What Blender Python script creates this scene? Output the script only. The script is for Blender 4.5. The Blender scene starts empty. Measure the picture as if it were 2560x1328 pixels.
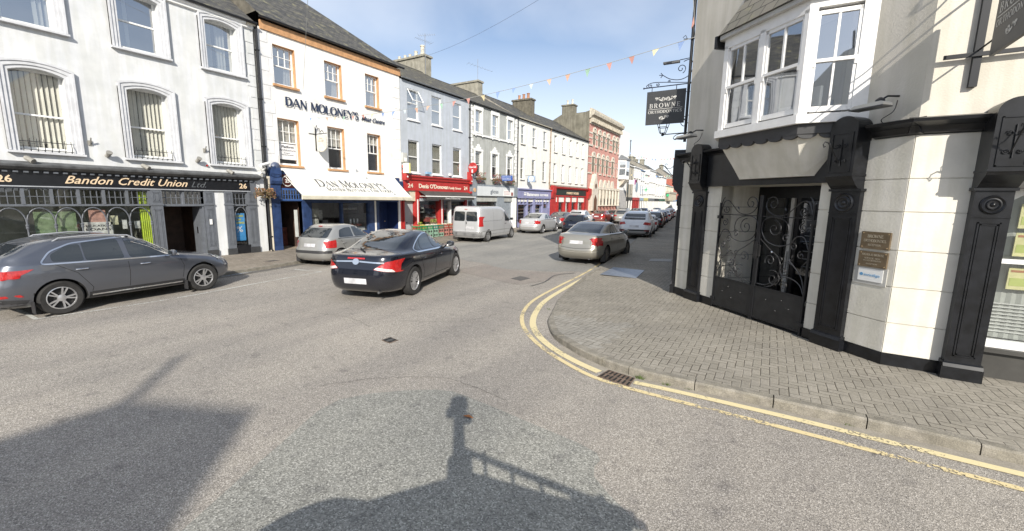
import bpy, math, random
from mathutils import Vector, Matrix
from mathutils.bvhtree import BVHTree
R = math.radians
random.seed(7)
scene = bpy.context.scene
COL = scene.collection
# ---------------------------------------------------------------- camera
cam_d = bpy.data.cameras.new('camera'); cam = bpy.data.objects.new('camera', cam_d); COL.objects.link(cam)
CPI, CRO, CAZ = R(8.964), R(0.937), R(31.27)
_f = Vector((0, math.cos(CPI), -math.sin(CPI))); _u = Vector((0, math.sin(CPI), math.cos(CPI))); _r = Vector((1, 0, 0))
_r2 = _r * math.cos(CRO) + _u * math.sin(CRO); _u2 = _u * math.cos(CRO) - _r * math.sin(CRO)
_m = Matrix((_r2, _u2, -_f)).transposed()
cam.matrix_world = Matrix.Translation((0, 0, 2.5)) @ (Matrix.Rotation(CAZ, 3, 'Z') @ _m).to_4x4()
cam_d.sensor_width = 36; cam_d.lens = 1050 / 2560 * 36; cam_d.clip_start = 0.03; cam_d.clip_end = 3000
scene.camera = cam
# ---------------------------------------------------------------- sky, sun, exposure
SUN_AZ, SUN_EL = R(141.5), R(29)        # clockwise from +Y, towards the sun
sd = Vector((math.sin(SUN_AZ) * math.cos(SUN_EL), math.cos(SUN_AZ) * math.cos(SUN_EL), math.sin(SUN_EL)))
W = bpy.data.worlds.new('World'); scene.world = W; W.use_nodes = True
nt = W.node_tree; nt.nodes.clear()
def N(nt, t, **k):
    n = nt.nodes.new(t)
    for a, b in k.items(): setattr(n, a, b)
    return n
out = N(nt, 'ShaderNodeOutputWorld'); bg = N(nt, 'ShaderNodeBackground'); sky = N(nt, 'ShaderNodeTexSky')
sky.sky_type = 'NISHITA'; sky.sun_disc = False; sky.sun_elevation = SUN_EL; sky.sun_rotation = SUN_AZ
sky.air_density = 1.0; sky.dust_density = 1.0; sky.ozone_density = 3.2
tc = N(nt, 'ShaderNodeTexCoord'); mp = N(nt, 'ShaderNodeMapping'); mp.inputs['Scale'].default_value = (1, 1, 2.4)
mp.inputs['Rotation'].default_value = (0.1, 0.15, 0.6)
ns = N(nt, 'ShaderNodeTexNoise'); ns.inputs['Scale'].default_value = 1.25; ns.inputs['Detail'].default_value = 6; ns.inputs['Roughness'].default_value = .5
ns.inputs['Distortion'].default_value = .35
cr = N(nt, 'ShaderNodeValToRGB'); cr.color_ramp.elements[0].position = .30; cr.color_ramp.elements[1].position = .72
sx = N(nt, 'ShaderNodeSeparateXYZ'); hz = N(nt, 'ShaderNodeMapRange')
hz.inputs['From Min'].default_value = .02; hz.inputs['From Max'].default_value = .38; hz.inputs['To Min'].default_value = .95; hz.inputs['To Max'].default_value = .0
ad = N(nt, 'ShaderNodeMath', operation='MAXIMUM'); ml = N(nt, 'ShaderNodeMath', operation='MULTIPLY'); ml.inputs[1].default_value = .66
mx = N(nt, 'ShaderNodeMix', data_type='RGBA'); mx.inputs['B'].default_value = (8.2, 8.5, 8.9, 1)
L = nt.links.new
L(tc.outputs['Generated'], mp.inputs['Vector']); L(mp.outputs['Vector'], ns.inputs['Vector']); L(ns.outputs['Fac'], cr.inputs['Fac'])
L(tc.outputs['Generated'], sx.inputs['Vector']); L(sx.outputs['Z'], hz.inputs['Value'])
L(cr.outputs['Color'], ml.inputs[0]); L(ml.outputs[0], ad.inputs[0]); L(hz.outputs['Result'], ad.inputs[1])
L(sky.outputs['Color'], mx.inputs['A']); L(ad.outputs[0], mx.inputs['Factor']); L(mx.outputs['Result'], bg.inputs['Color'])
bg.inputs['Strength'].default_value = 0.11
L(bg.outputs['Background'], out.inputs['Surface'])
sun_d = bpy.data.lights.new('sun', 'SUN'); sun_d.energy = 4.6; sun_d.angle = R(.55); sun_d.color = (1, .94, .84)
sun = bpy.data.objects.new('sun', sun_d); COL.objects.link(sun); sun.rotation_euler = sd.to_track_quat('Z', 'Y').to_euler()
vs = scene.view_settings; vs.view_transform = 'Standard'; vs.look = 'None'; vs.exposure = 0.42; vs.gamma = 1
scene.cycles.max_bounces = 6; scene.cycles.transparent_max_bounces = 12
# ---------------------------------------------------------------- materials
MATS = {}
def rgb(r, g, b): return (r, g, b, 1)
def mat(name, col, rough=.6, metal=0, var=.12, scale=2.5, bump=0, bscale=60, coat=0, spec=.5, col2=None, fine=0, streak=0):
    """procedural surface: large patches of tone, optional second colour, fine grain, vertical dirt streaks, bump"""
    if name in MATS: return MATS[name]
    m = bpy.data.materials.new(name); m.use_nodes = True; nt = m.node_tree; b = nt.nodes['Principled BSDF']; L = nt.links.new
    b.inputs['Roughness'].default_value = rough; b.inputs['Metallic'].default_value = metal
    b.inputs['Coat Weight'].default_value = coat; b.inputs['Coat Roughness'].default_value = .04; b.inputs['Specular IOR Level'].default_value = spec
    tc = N(nt, 'ShaderNodeTexCoord'); n1 = N(nt, 'ShaderNodeTexNoise'); n1.inputs['Scale'].default_value = scale; n1.inputs['Detail'].default_value = 6; n1.inputs['Roughness'].default_value = .62
    L(tc.outputs['Object'], n1.inputs['Vector'])
    c2 = col2 or tuple(c * (1 - var * 1.6) for c in col)
    rp = N(nt, 'ShaderNodeValToRGB'); rp.color_ramp.elements[0].position = .35; rp.color_ramp.elements[1].position = .62
    rp.color_ramp.elements[0].color = rgb(*c2); rp.color_ramp.elements[1].color = rgb(*col)
    L(n1.outputs['Fac'], rp.inputs['Fac']); last = rp.outputs['Color']
    if streak:
        mp = N(nt, 'ShaderNodeMapping'); mp.inputs['Scale'].default_value = (3.5, 3.5, .35); n2 = N(nt, 'ShaderNodeTexNoise'); n2.inputs['Scale'].default_value = 1.6; n2.inputs['Detail'].default_value = 7
        L(tc.outputs['Object'], mp.inputs['Vector']); L(mp.outputs['Vector'], n2.inputs['Vector'])
        r2 = N(nt, 'ShaderNodeValToRGB'); r2.color_ramp.elements[0].position = .42; r2.color_ramp.elements[1].position = .6
        k = 1 - streak; r2.color_ramp.elements[0].color = (k, k, k * .97, 1); r2.color_ramp.elements[1].color = (1, 1, 1, 1)
        mm = N(nt, 'ShaderNodeMix', data_type='RGBA', blend_type='MULTIPLY'); mm.inputs['Factor'].default_value = 1
        L(n2.outputs['Fac'], r2.inputs['Fac']); L(last, mm.inputs['A']); L(r2.outputs['Color'], mm.inputs['B']); last = mm.outputs['Result']
    if fine:
        n3 = N(nt, 'ShaderNodeTexNoise'); n3.inputs['Scale'].default_value = bscale; n3.inputs['Detail'].default_value = 3
        L(tc.outputs['Object'], n3.inputs['Vector'])
        r3 = N(nt, 'ShaderNodeValToRGB'); r3.color_ramp.elements[0].position = .38; r3.color_ramp.elements[1].position = .62
        r3.color_ramp.elements[0].color = (1 - fine,) * 3 + (1,); r3.color_ramp.elements[1].color = (1 + fine * .5,) * 3 + (1,)
        mm = N(nt, 'ShaderNodeMix', data_type='RGBA', blend_type='MULTIPLY'); mm.inputs['Factor'].default_value = 1
        L(n3.outputs['Fac'], r3.inputs['Fac']); L(last, mm.inputs['A']); L(r3.outputs['Color'], mm.inputs['B']); last = mm.outputs['Result']
    L(last, b.inputs['Base Color'])
    if bump:
        n4 = N(nt, 'ShaderNodeTexNoise'); n4.inputs['Scale'].default_value = bscale; n4.inputs['Detail'].default_value = 4
        bp = N(nt, 'ShaderNodeBump'); bp.inputs['Strength'].default_value = bump; bp.inputs['Distance'].default_value = .01
        L(tc.outputs['Object'], n4.inputs['Vector']); L(n4.outputs['Fac'], bp.inputs['Height']); L(bp.outputs['Normal'], b.inputs['Normal'])
    MATS[name] = m; return m
def glassmat(name, tint, trans=.5, rough=.02, refl=.32):
    if name in MATS: return MATS[name]
    m = bpy.data.materials.new(name); m.use_nodes = True; m.use_transparent_shadow = True; nt = m.node_tree; nt.nodes.clear(); L = nt.links.new
    o = N(nt, 'ShaderNodeOutputMaterial'); t = N(nt, 'ShaderNodeBsdfTransparent'); g = N(nt, 'ShaderNodeBsdfGlossy'); s = N(nt, 'ShaderNodeMixShader')
    t.inputs['Color'].default_value = rgb(*tint); g.inputs['Roughness'].default_value = rough; g.inputs['Color'].default_value = (.95, .97, 1, 1)
    fr = N(nt, 'ShaderNodeLayerWeight'); fr.inputs['Blend'].default_value = .5; pw = N(nt, 'ShaderNodeMath', operation='POWER'); pw.inputs[1].default_value = 3; mr = N(nt, 'ShaderNodeMapRange')
    mr.inputs['To Min'].default_value = refl; mr.inputs['To Max'].default_value = .9
    tc = N(nt, 'ShaderNodeTexCoord'); n4 = N(nt, 'ShaderNodeTexNoise'); n4.inputs['Scale'].default_value = 1.3; n4.inputs['Detail'].default_value = 1
    bp = N(nt, 'ShaderNodeBump'); bp.inputs['Strength'].default_value = .12; bp.inputs['Distance'].default_value = .02
    L(tc.outputs['Object'], n4.inputs['Vector']); L(n4.outputs['Fac'], bp.inputs['Height']); L(bp.outputs['Normal'], g.inputs['Normal'])
    L(fr.outputs['Facing'], pw.inputs[0]); L(pw.outputs[0], mr.inputs['Value']); L(mr.outputs['Result'], s.inputs['Fac']); L(t.outputs['BSDF'], s.inputs[1]); L(g.outputs['BSDF'], s.inputs[2]); L(s.outputs['Shader'], o.inputs['Surface'])
    MATS[name] = m; return m
def slates(name, c1, c2, s=3.6, lichen=(.30, .28, .16)):
    m = bpy.data.materials.new(name); m.use_nodes = True; nt = m.node_tree; b = nt.nodes['Principled BSDF']; L = nt.links.new
    uv = N(nt, 'ShaderNodeUVMap'); br = N(nt, 'ShaderNodeTexBrick'); br.inputs['Scale'].default_value = 1; br.inputs['Brick Width'].default_value = .28; br.inputs['Row Height'].default_value = .2
    br.inputs['Mortar Size'].default_value = .008; br.inputs['Color1'].default_value = rgb(*c1); br.inputs['Color2'].default_value = rgb(*c2); br.inputs['Mortar'].default_value = (.01, .01, .01, 1)
    L(uv.outputs['UV'], br.inputs['Vector']); n = N(nt, 'ShaderNodeTexNoise'); n.inputs['Scale'].default_value = 2.2; n.inputs['Detail'].default_value = 8; n.inputs['Roughness'].default_value = .7
    r = N(nt, 'ShaderNodeValToRGB'); r.color_ramp.elements[0].position = .54; r.color_ramp.elements[1].position = .72; L(uv.outputs['UV'], n.inputs['Vector']); L(n.outputs['Fac'], r.inputs['Fac'])
    x = N(nt, 'ShaderNodeMix', data_type='RGBA'); x.inputs['B'].default_value = rgb(*lichen); L(br.outputs['Color'], x.inputs['A']); L(r.outputs['Color'], x.inputs['Factor'])
    L(x.outputs['Result'], b.inputs['Base Color']); b.inputs['Roughness'].default_value = .75
    bp = N(nt, 'ShaderNodeBump'); bp.inputs['Strength'].default_value = .5; bp.inputs['Distance'].default_value = .02; L(br.outputs['Fac'], bp.inputs['Height']); bp.invert = True; L(bp.outputs['Normal'], b.inputs['Normal'])
    MATS[name] = m; return m
def brickwork(name, c1, c2, mortar):
    m = bpy.data.materials.new(name); m.use_nodes = True; nt = m.node_tree; b = nt.nodes['Principled BSDF']; L = nt.links.new
    uv = N(nt, 'ShaderNodeUVMap'); br = N(nt, 'ShaderNodeTexBrick'); br.inputs['Scale'].default_value = 1; br.inputs['Brick Width'].default_value = .23; br.inputs['Row Height'].default_value = .075
    br.inputs['Mortar Size'].default_value = .008; br.inputs['Color1'].default_value = rgb(*c1); br.inputs['Color2'].default_value = rgb(*c2); br.inputs['Mortar'].default_value = rgb(*mortar)
    L(uv.outputs['UV'], br.inputs['Vector']); L(br.outputs['Color'], b.inputs['Base Color']); b.inputs['Roughness'].default_value = .85; MATS[name] = m; return m
# ---------------------------------------------------------------- object helpers
THINGLOC = {}
def tag(o, label=None, cat=None, group=None, kind=None):
    if label: o['label'] = label
    if cat: o['category'] = cat
    if group: o['group'] = group
    if kind: o['kind'] = kind
    return o
def thing(name, label, cat, loc=(0, 0, 0), group=None, rz=0):
    o = bpy.data.objects.new(name, None); COL.objects.link(o); o.location = loc; o.rotation_euler.z = rz; o.empty_display_size = .2
    THINGLOC[o.name] = Vector(loc); return tag(o, label, cat, group)
class Fr:
    """a vertical facade frame: u along the wall (left to right seen from outside), d outwards, z up"""
    def __init__(s, o, ang):
        s.o = Vector(o); s.t = Vector((math.cos(ang), math.sin(ang), 0)); s.n = Vector((s.t.y, -s.t.x, 0))
    def P(s, u, d, z): return s.o + s.t * u + s.n * d + Vector((0, 0, z))
    def sub(s, u, d, z=0): q = Fr(s.P(u, d, z), 0); q.t = s.t; q.n = s.n; return q
WORLD = Fr((0, 0, 0), 0); WORLD.n = Vector((0, 1, 0))
class MB:
    def __init__(s, fr=WORLD): s.v = []; s.f = []; s.uv = {}; s.fr = fr; s.mi = []; s.cur = 0; s.sm = False
    def vert(s, u, d, z): s.v.append(s.fr.P(u, d, z)); return len(s.v) - 1
    def face(s, ids, uvs=None):
        if uvs: s.uv[len(s.f)] = uvs
        s.f.append(tuple(ids)); s.mi.append(s.cur)
    def poly(s, pts, uvs=None): s.face([s.vert(*p) for p in pts], uvs)
    def box(s, u0, u1, d0, d1, z0, z1):
        i = len(s.v)
        for z in (z0, z1):
            for (u, d) in ((u0, d0), (u1, d0), (u1, d1), (u0, d1)): s.vert(u, d, z)
        for q in ((0, 1, 2, 3), (4, 7, 6, 5), (0, 4, 5, 1), (1, 5, 6, 2), (2, 6, 7, 3), (3, 7, 4, 0)): s.face([i + k for k in q])
        return s
    def prism(s, pts, d0, d1):
        """polygon of (u,z) extruded from d0 to d1"""
        i = len(s.v); n = len(pts)
        for d in (d0, d1):
            for (u, z) in pts: s.vert(u, d, z)
        s.face([i + k for k in range(n)]); s.face([i + n + k for k in range(n - 1, -1, -1)])
        for k in range(n): s.face([i + k, i + n + k, i + n + (k + 1) % n, i + (k + 1) % n])
        return s
    def slab(s, pts, z0, z1):
        """polygon of (u,d) extruded in z"""
        i = len(s.v); n = len(pts)
        for z in (z0, z1):
            for (u, d) in pts: s.vert(u, d, z)
        s.face([i + k for k in range(n)]); s.face([i + n + k for k in range(n - 1, -1, -1)])
        for k in range(n): s.face([i + k, i + n + k, i + n + (k + 1) % n, i + (k + 1) % n])
        return s
    def prof(s, pts, u0, u1):
        """profile of (d,z) run along u"""
        i = len(s.v); n = len(pts)
        for u in (u0, u1):
            for (d, z) in pts: s.vert(u, d, z)
        s.face([i + k for k in range(n)]); s.face([i + n + k for k in range(n - 1, -1, -1)])
        for k in range(n): s.face([i + k, i + n + k, i + n + (k + 1) % n, i + (k + 1) % n])
        return s
    def tube(s, pts, r, n=6, r1=None):
        P = [Vector(p) for p in pts]; i = len(s.v); m = len(P)
        for k, p in enumerate(P):
            t = (P[min(k + 1, m - 1)] - P[max(k - 1, 0)]); t = t.normalized() if t.length > 1e-9 else Vector((0, 0, 1))
            a = Vector((0, 0, 1)) if abs(t.z) < .9 else Vector((1, 0, 0)); x = t.cross(a).normalized(); y = t.cross(x)
            rr = r if r1 is None else r + (r1 - r) * k / max(1, m - 1)
            for j in range(n): q = p + x * (rr * math.cos(2 * math.pi * j / n)) + y * (rr * math.sin(2 * math.pi * j / n)); s.vert(*q)
        for k in range(m - 1):
            for j in range(n): a = i + k * n + j; b = i + k * n + (j + 1) % n; s.face([a, b, b + n, a + n])
        s.face([i + j for j in range(n)]); s.face([i + (m - 1) * n + j for j in range(n - 1, -1, -1)]); return s
    def lathe(s, c, prof, axis='z', n=20, cap=True):
        """prof = [(r,h)] about axis through c"""
        i = len(s.v)
        for (r, h) in prof:
            for j in range(n):
                a = 2 * math.pi * j / n; x, y = r * math.cos(a), r * math.sin(a)
                q = {'z': (x, y, h), 'd': (x, h, y), 'u': (h, x, y)}[axis]; s.vert(c[0] + q[0], c[1] + q[1], c[2] + q[2])
        for k in range(len(prof) - 1):
            for j in range(n): a = i + k * n + j; b = i + k * n + (j + 1) % n; s.face([a, b, b + n, a + n])
        if cap and prof[0][0] > 1e-6: s.face([i + j for j in range(n)])
        if cap and prof[-1][0] > 1e-6: s.face([i + (len(prof) - 1) * n + j for j in range(n)])
        return s
    def build(s, name, m, parent=None, smooth=False, loc=None):
        me = bpy.data.meshes.new(name); o = bpy.data.objects.new(name, me); COL.objects.link(o)
        base = Vector((0, 0, 0))
        if parent is not None:
            base = THINGLOC.get(parent.name, base); o.parent = parent
            if parent.type != 'EMPTY' and parent.parent is None: base = Vector(parent.location)
            THINGLOC[o.name] = base
        elif loc is not None: base = Vector(loc); o.location = base; THINGLOC[o.name] = base
        me.from_pydata([tuple(v - base) for v in s.v], [], s.f)
        ms = m if isinstance(m, (list, tuple)) else [m]
        for q in ms: me.materials.append(q)
        if len(ms) > 1: me.polygons.foreach_set('material_index', s.mi)
        if s.uv:
            ul = me.uv_layers.new(name='UVMap')
            for fi, uvs in s.uv.items():
                for li, q in zip(me.polygons[fi].loop_indices, uvs): ul.data[li].uv = q
        if smooth:
            me.polygons.foreach_set('use_smooth', [True] * len(me.polygons)); me.set_sharp_from_angle(angle=R(38))
        me.validate(); me.update()
        return o
def text(s, fr, u, z, size, m, parent, name='lettering', d=.02, w=None, shear=0, bold=0, ext=.006, align='LEFT', angle=0, sp=1.0, tilt=0):
    """lettering standing on a facade; w = wanted width in metres"""
    c = bpy.data.curves.new('lettering', 'FONT'); c.body = s; c.size = size; c.shear = shear; c.offset = bold; c.extrude = ext; c.align_x = 'LEFT'; c.resolution_u = 2; c.space_character = sp
    t = bpy.data.objects.new('tmp', c); me = bpy.data.meshes.new_from_object(t); bpy.data.objects.remove(t)
    xs = [v.co.x for v in me.vertices]; x0, x1 = min(xs), max(xs); k = 1 if w is None else w / (x1 - x0); wd = (x1 - x0) * k
    off = {'LEFT': 0, 'CENTER': -wd / 2, 'RIGHT': -wd}[align]
    base = THINGLOC.get(parent.name, Vector((0, 0, 0))) if parent else Vector((0, 0, 0))
    ca, sa = math.cos(angle), math.sin(angle)
    for v in me.vertices:
        x = (v.co.x - x0) * k + off; y = v.co.y; x, y = x * ca - y * sa, x * sa + y * ca
        v.co = fr.P(u + x, d + v.co.z + tilt * y, z + y) - base
    me.materials.clear(); me.materials.append(m); me.name = name
    o = bpy.data.objects.new(name, me); COL.objects.link(o)
    if parent: o.parent = parent; THINGLOC[o.name] = base
    return o
# stroke alphabet with thick stems, thin joins and serifs (unit height 1)
def _arc(cx, cy, rx, ry, a0, a1, n=10): return [(cx + rx * math.cos(R(a0 + (a1 - a0) * k / n)), cy + ry * math.sin(R(a0 + (a1 - a0) * k / n))) for k in range(n + 1)]
SER = {
 'A': (.86, [([(.06, 0), (.43, 1)], 0), ([(.43, 1), (.80, 0)], 1), ([(.18, .34), (.68, .34)], 0)], [(.06, 0), (.80, 0)]),
 'B': (.70, [([(.14, 0), (.14, 1)], 1), ([(.14, .97)] + _arc(.36, .76, .2, .21, 90, -90) + [(.14, .54)], 2), ([(.14, .52)] + _arc(.38, .27, .24, .25, 90, -90) + [(.14, .03)], 2)], [(.1, 0), (.1, 1)]),
 'C': (.80, [(_arc(.42, .5, .36, .49, 48, 312, 16), 2), ([(.70, .66), (.70, .96)], 0), ([(.70, .30), (.70, .08)], 0)], []),
 'D': (.82, [([(.14, 0), (.14, 1)], 1), ([(.14, .97)] + _arc(.34, .5, .38, .47, 90, -90, 14) + [(.14, .03)], 2)], [(.1, 0), (.1, 1)]),
 'E': (.66, [([(.14, 0), (.14, 1)], 1), ([(.14, .97), (.58, .97), (.60, .78)], 0), ([(.14, .52), (.48, .52)], 0), ([(.14, .03), (.60, .03), (.62, .24)], 0)], [(.1, 0), (.1, 1), (.48, .52)]),
 'F': (.62, [([(.14, 0), (.14, 1)], 1), ([(.14, .97), (.56, .97), (.58, .78)], 0), ([(.14, .52), (.46, .52)], 0)], [(.14, 0), (.1, 1)]),
 'H': (.86, [([(.14, 0), (.14, 1)], 1), ([(.70, 0), (.70, 1)], 1), ([(.14, .52), (.70, .52)], 0)], [(.14, 0), (.14, 1), (.70, 0), (.70, 1)]),
 'I': (.34, [([(.17, 0), (.17, 1)], 1)], [(.17, 0), (.17, 1)]),
 'L': (.64, [([(.14, 0), (.14, 1)], 1), ([(.14, .03), (.58, .03), (.60, .24)], 0)], [(.1, 0), (.14, 1)]),
 'M': (1.0, [([(.12, 0), (.16, 1)], 0), ([(.16, 1), (.49, .06)], 1), ([(.49, .06), (.82, 1)], 0), ([(.82, 1), (.86, 0)], 1)], [(.12, 0), (.14, 1), (.84, 1), (.86, 0)]),
 'N': (.88, [([(.14, 0), (.14, 1)], 0), ([(.14, 1), (.72, 0)], 1), ([(.72, 0), (.72, 1)], 0)], [(.14, 0), (.12, 1), (.72, 1)]),
 'O': (.90, [(_arc(.45, .5, .38, .49, 0, 360, 22), 2)], []),
 'P': (.68, [([(.14, 0), (.14, 1)], 1), ([(.14, .97)] + _arc(.36, .73, .24, .24, 90, -90) + [(.14, .49)], 2)], [(.14, 0), (.1, 1)]),
 'R': (.78, [([(.14, 0), (.14, 1)], 1), ([(.14, .97)] + _arc(.36, .75, .22, .22, 90, -90) + [(.14, .53)], 2), ([(.34, .52), (.68, 0)], 1)], [(.14, 0), (.1, 1), (.72, 0)]),
 'S': (.60, [(_arc(.30, .74, .19, .23, 50, 235, 8) + _arc(.30, .26, .21, .24, 60, -140, 8), 2), ([(.46, .72), (.46, .96)], 0), ([(.1, .28), (.1, .06)], 0)], []),
 'T': (.74, [([(.37, 0), (.37, 1)], 1), ([(.06, .76), (.08, .97), (.66, .97), (.68, .76)], 0)], [(.37, 0)]),
 'U': (.86, [([(.14, 1)] + _arc(.42, .32, .28, .31, 180, 360, 10) + [(.70, 1)], 1)], [(.14, 1), (.70, 1)]),
 'W': (1.15, [([(.06, 1), (.32, 0)], 1), ([(.32, 0), (.56, .9)], 0), ([(.56, .9), (.80, 0)], 1), ([(.80, 0), (1.06, 1)], 0)], [(.06, 1), (.56, .92), (1.06, 1)]),
 'Y': (.80, [([(.06, 1), (.40, .48)], 1), ([(.40, .48), (.74, 1)], 0), ([(.40, .48), (.40, 0)], 1)], [(.06, 1), (.74, 1), (.40, 0)]),
 "'": (.22, [([(.12, 1), (.09, .74)], 1)], []), '&': (.85, [(_arc(.36, .76, .17, .2, -60, 230, 10) + [(.72, .02)], 0), (_arc(.33, .26, .25, .25, 110, 380, 10), 2)], []), ' ': (.38, [], []), '.': (.25, [([(.1, 0), (.1, .1)], 1)], []),
 'G': (.86, [(_arc(.44, .5, .38, .49, 48, 330, 16), 2), ([(.74, .4), (.74, .08)], 1), ([(.71, .66), (.71, .96)], 0)], [(.74, .42)]),
}
def serif(s, fr, u, z, h, m, parent, name='lettering', d=.02, w=None, thick=.15, thin=.055, th=.008, slope=0, big=None, tilt=0, sp=0):
    """letters in capitals; characters in `big` positions are drawn taller (small capitals)"""
    tot = 0
    for i, ch in enumerate(s): tot += (SER.get(ch.upper(), SER['I'])[0] + sp) * (1.28 if big and i in big else 1)
    k = h if w is None else w / tot
    mb = MB(fr); x = u
    def P(px, pz, sc): return (x + px * k * sc, (z + pz * h * sc) + slope * (x + px * k * sc - u))
    for i, ch in enumerate(s):
        adv, strokes, sers = SER.get(ch.upper(), SER['I']); sc = 1.28 if big and i in big else 1
        for pts, kind in strokes:
            for a, b in zip(pts[:-1], pts[1:]):
                dx, dz = b[0] - a[0], b[1] - a[1]; l = math.hypot(dx, dz) or 1
                if kind == 0: ww = thin
                elif kind == 1: ww = thick
                else: ww = thin + (thick * 1.15 - thin) * abs(dz / l) ** 1.5
                # widths are horizontal for steep strokes, vertical for flat ones
                nx, nz = -dz / l * ww / 2, dx / l * ww / 2
                q = [(a[0] - nx, a[1] - nz), (b[0] - nx, b[1] - nz), (b[0] + nx, b[1] + nz), (a[0] + nx, a[1] + nz)]
                pp = [P(px, pz, sc) for px, pz in q]; mb.poly([(p[0], d + tilt * (p[1] - z), p[1]) for p in pp][::-1])
        for (a, b) in sers:
            e = .03 if b < .5 else -.03; q = [(a - .12, b), (a + .12, b), (a + .12, b + e * 1.6), (a - .12, b + e * 1.6)]
            pp = [P(px, pz, sc) for px, pz in q]; mb.poly([(p[0], d + .0008 + tilt * (p[1] - z), p[1]) for p in pp])
        x += (adv + sp) * k * sc
    return mb.build(name, m, parent)
# shared materials
WHITE = mat('white_gloss_paint', (.80, .80, .78), .4, var=.03)
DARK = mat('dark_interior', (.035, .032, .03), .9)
WIRON = mat('worn_iron', (.075, .075, .078), .38, .5, var=.3, scale=9)
IRON = mat('black_iron', (.02, .021, .024), .42, .3, var=.05)
LEAD = mat('lead_grey', (.16, .17, .18), .6)
GLASS = glassmat('window_glass', (.86, .88, .89), refl=.16)
SHOPGLASS = glassmat('shop_window_glass', (.84, .86, .86), refl=.10)
DEEPGLASS = glassmat('upper_window_glass', (.62, .65, .68), refl=.44)
BLACKP = mat('black_gloss_paint', (.012, .013, .016), .3, var=.15, scale=6)
CURTAIN = mat('curtain_cloth', (.62, .60, .55), .9, var=.2, scale=14)
BLIND = mat('blind_slat', (.86, .82, .70), .8, var=.08)
CONC = mat('concrete', (.33, .31, .27), .9, var=.25, scale=5, bump=.5, bscale=70, fine=.15)
GOLD = mat('gold_leaf_lettering', (.80, .62, .42), .45, .15, var=.05)
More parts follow.
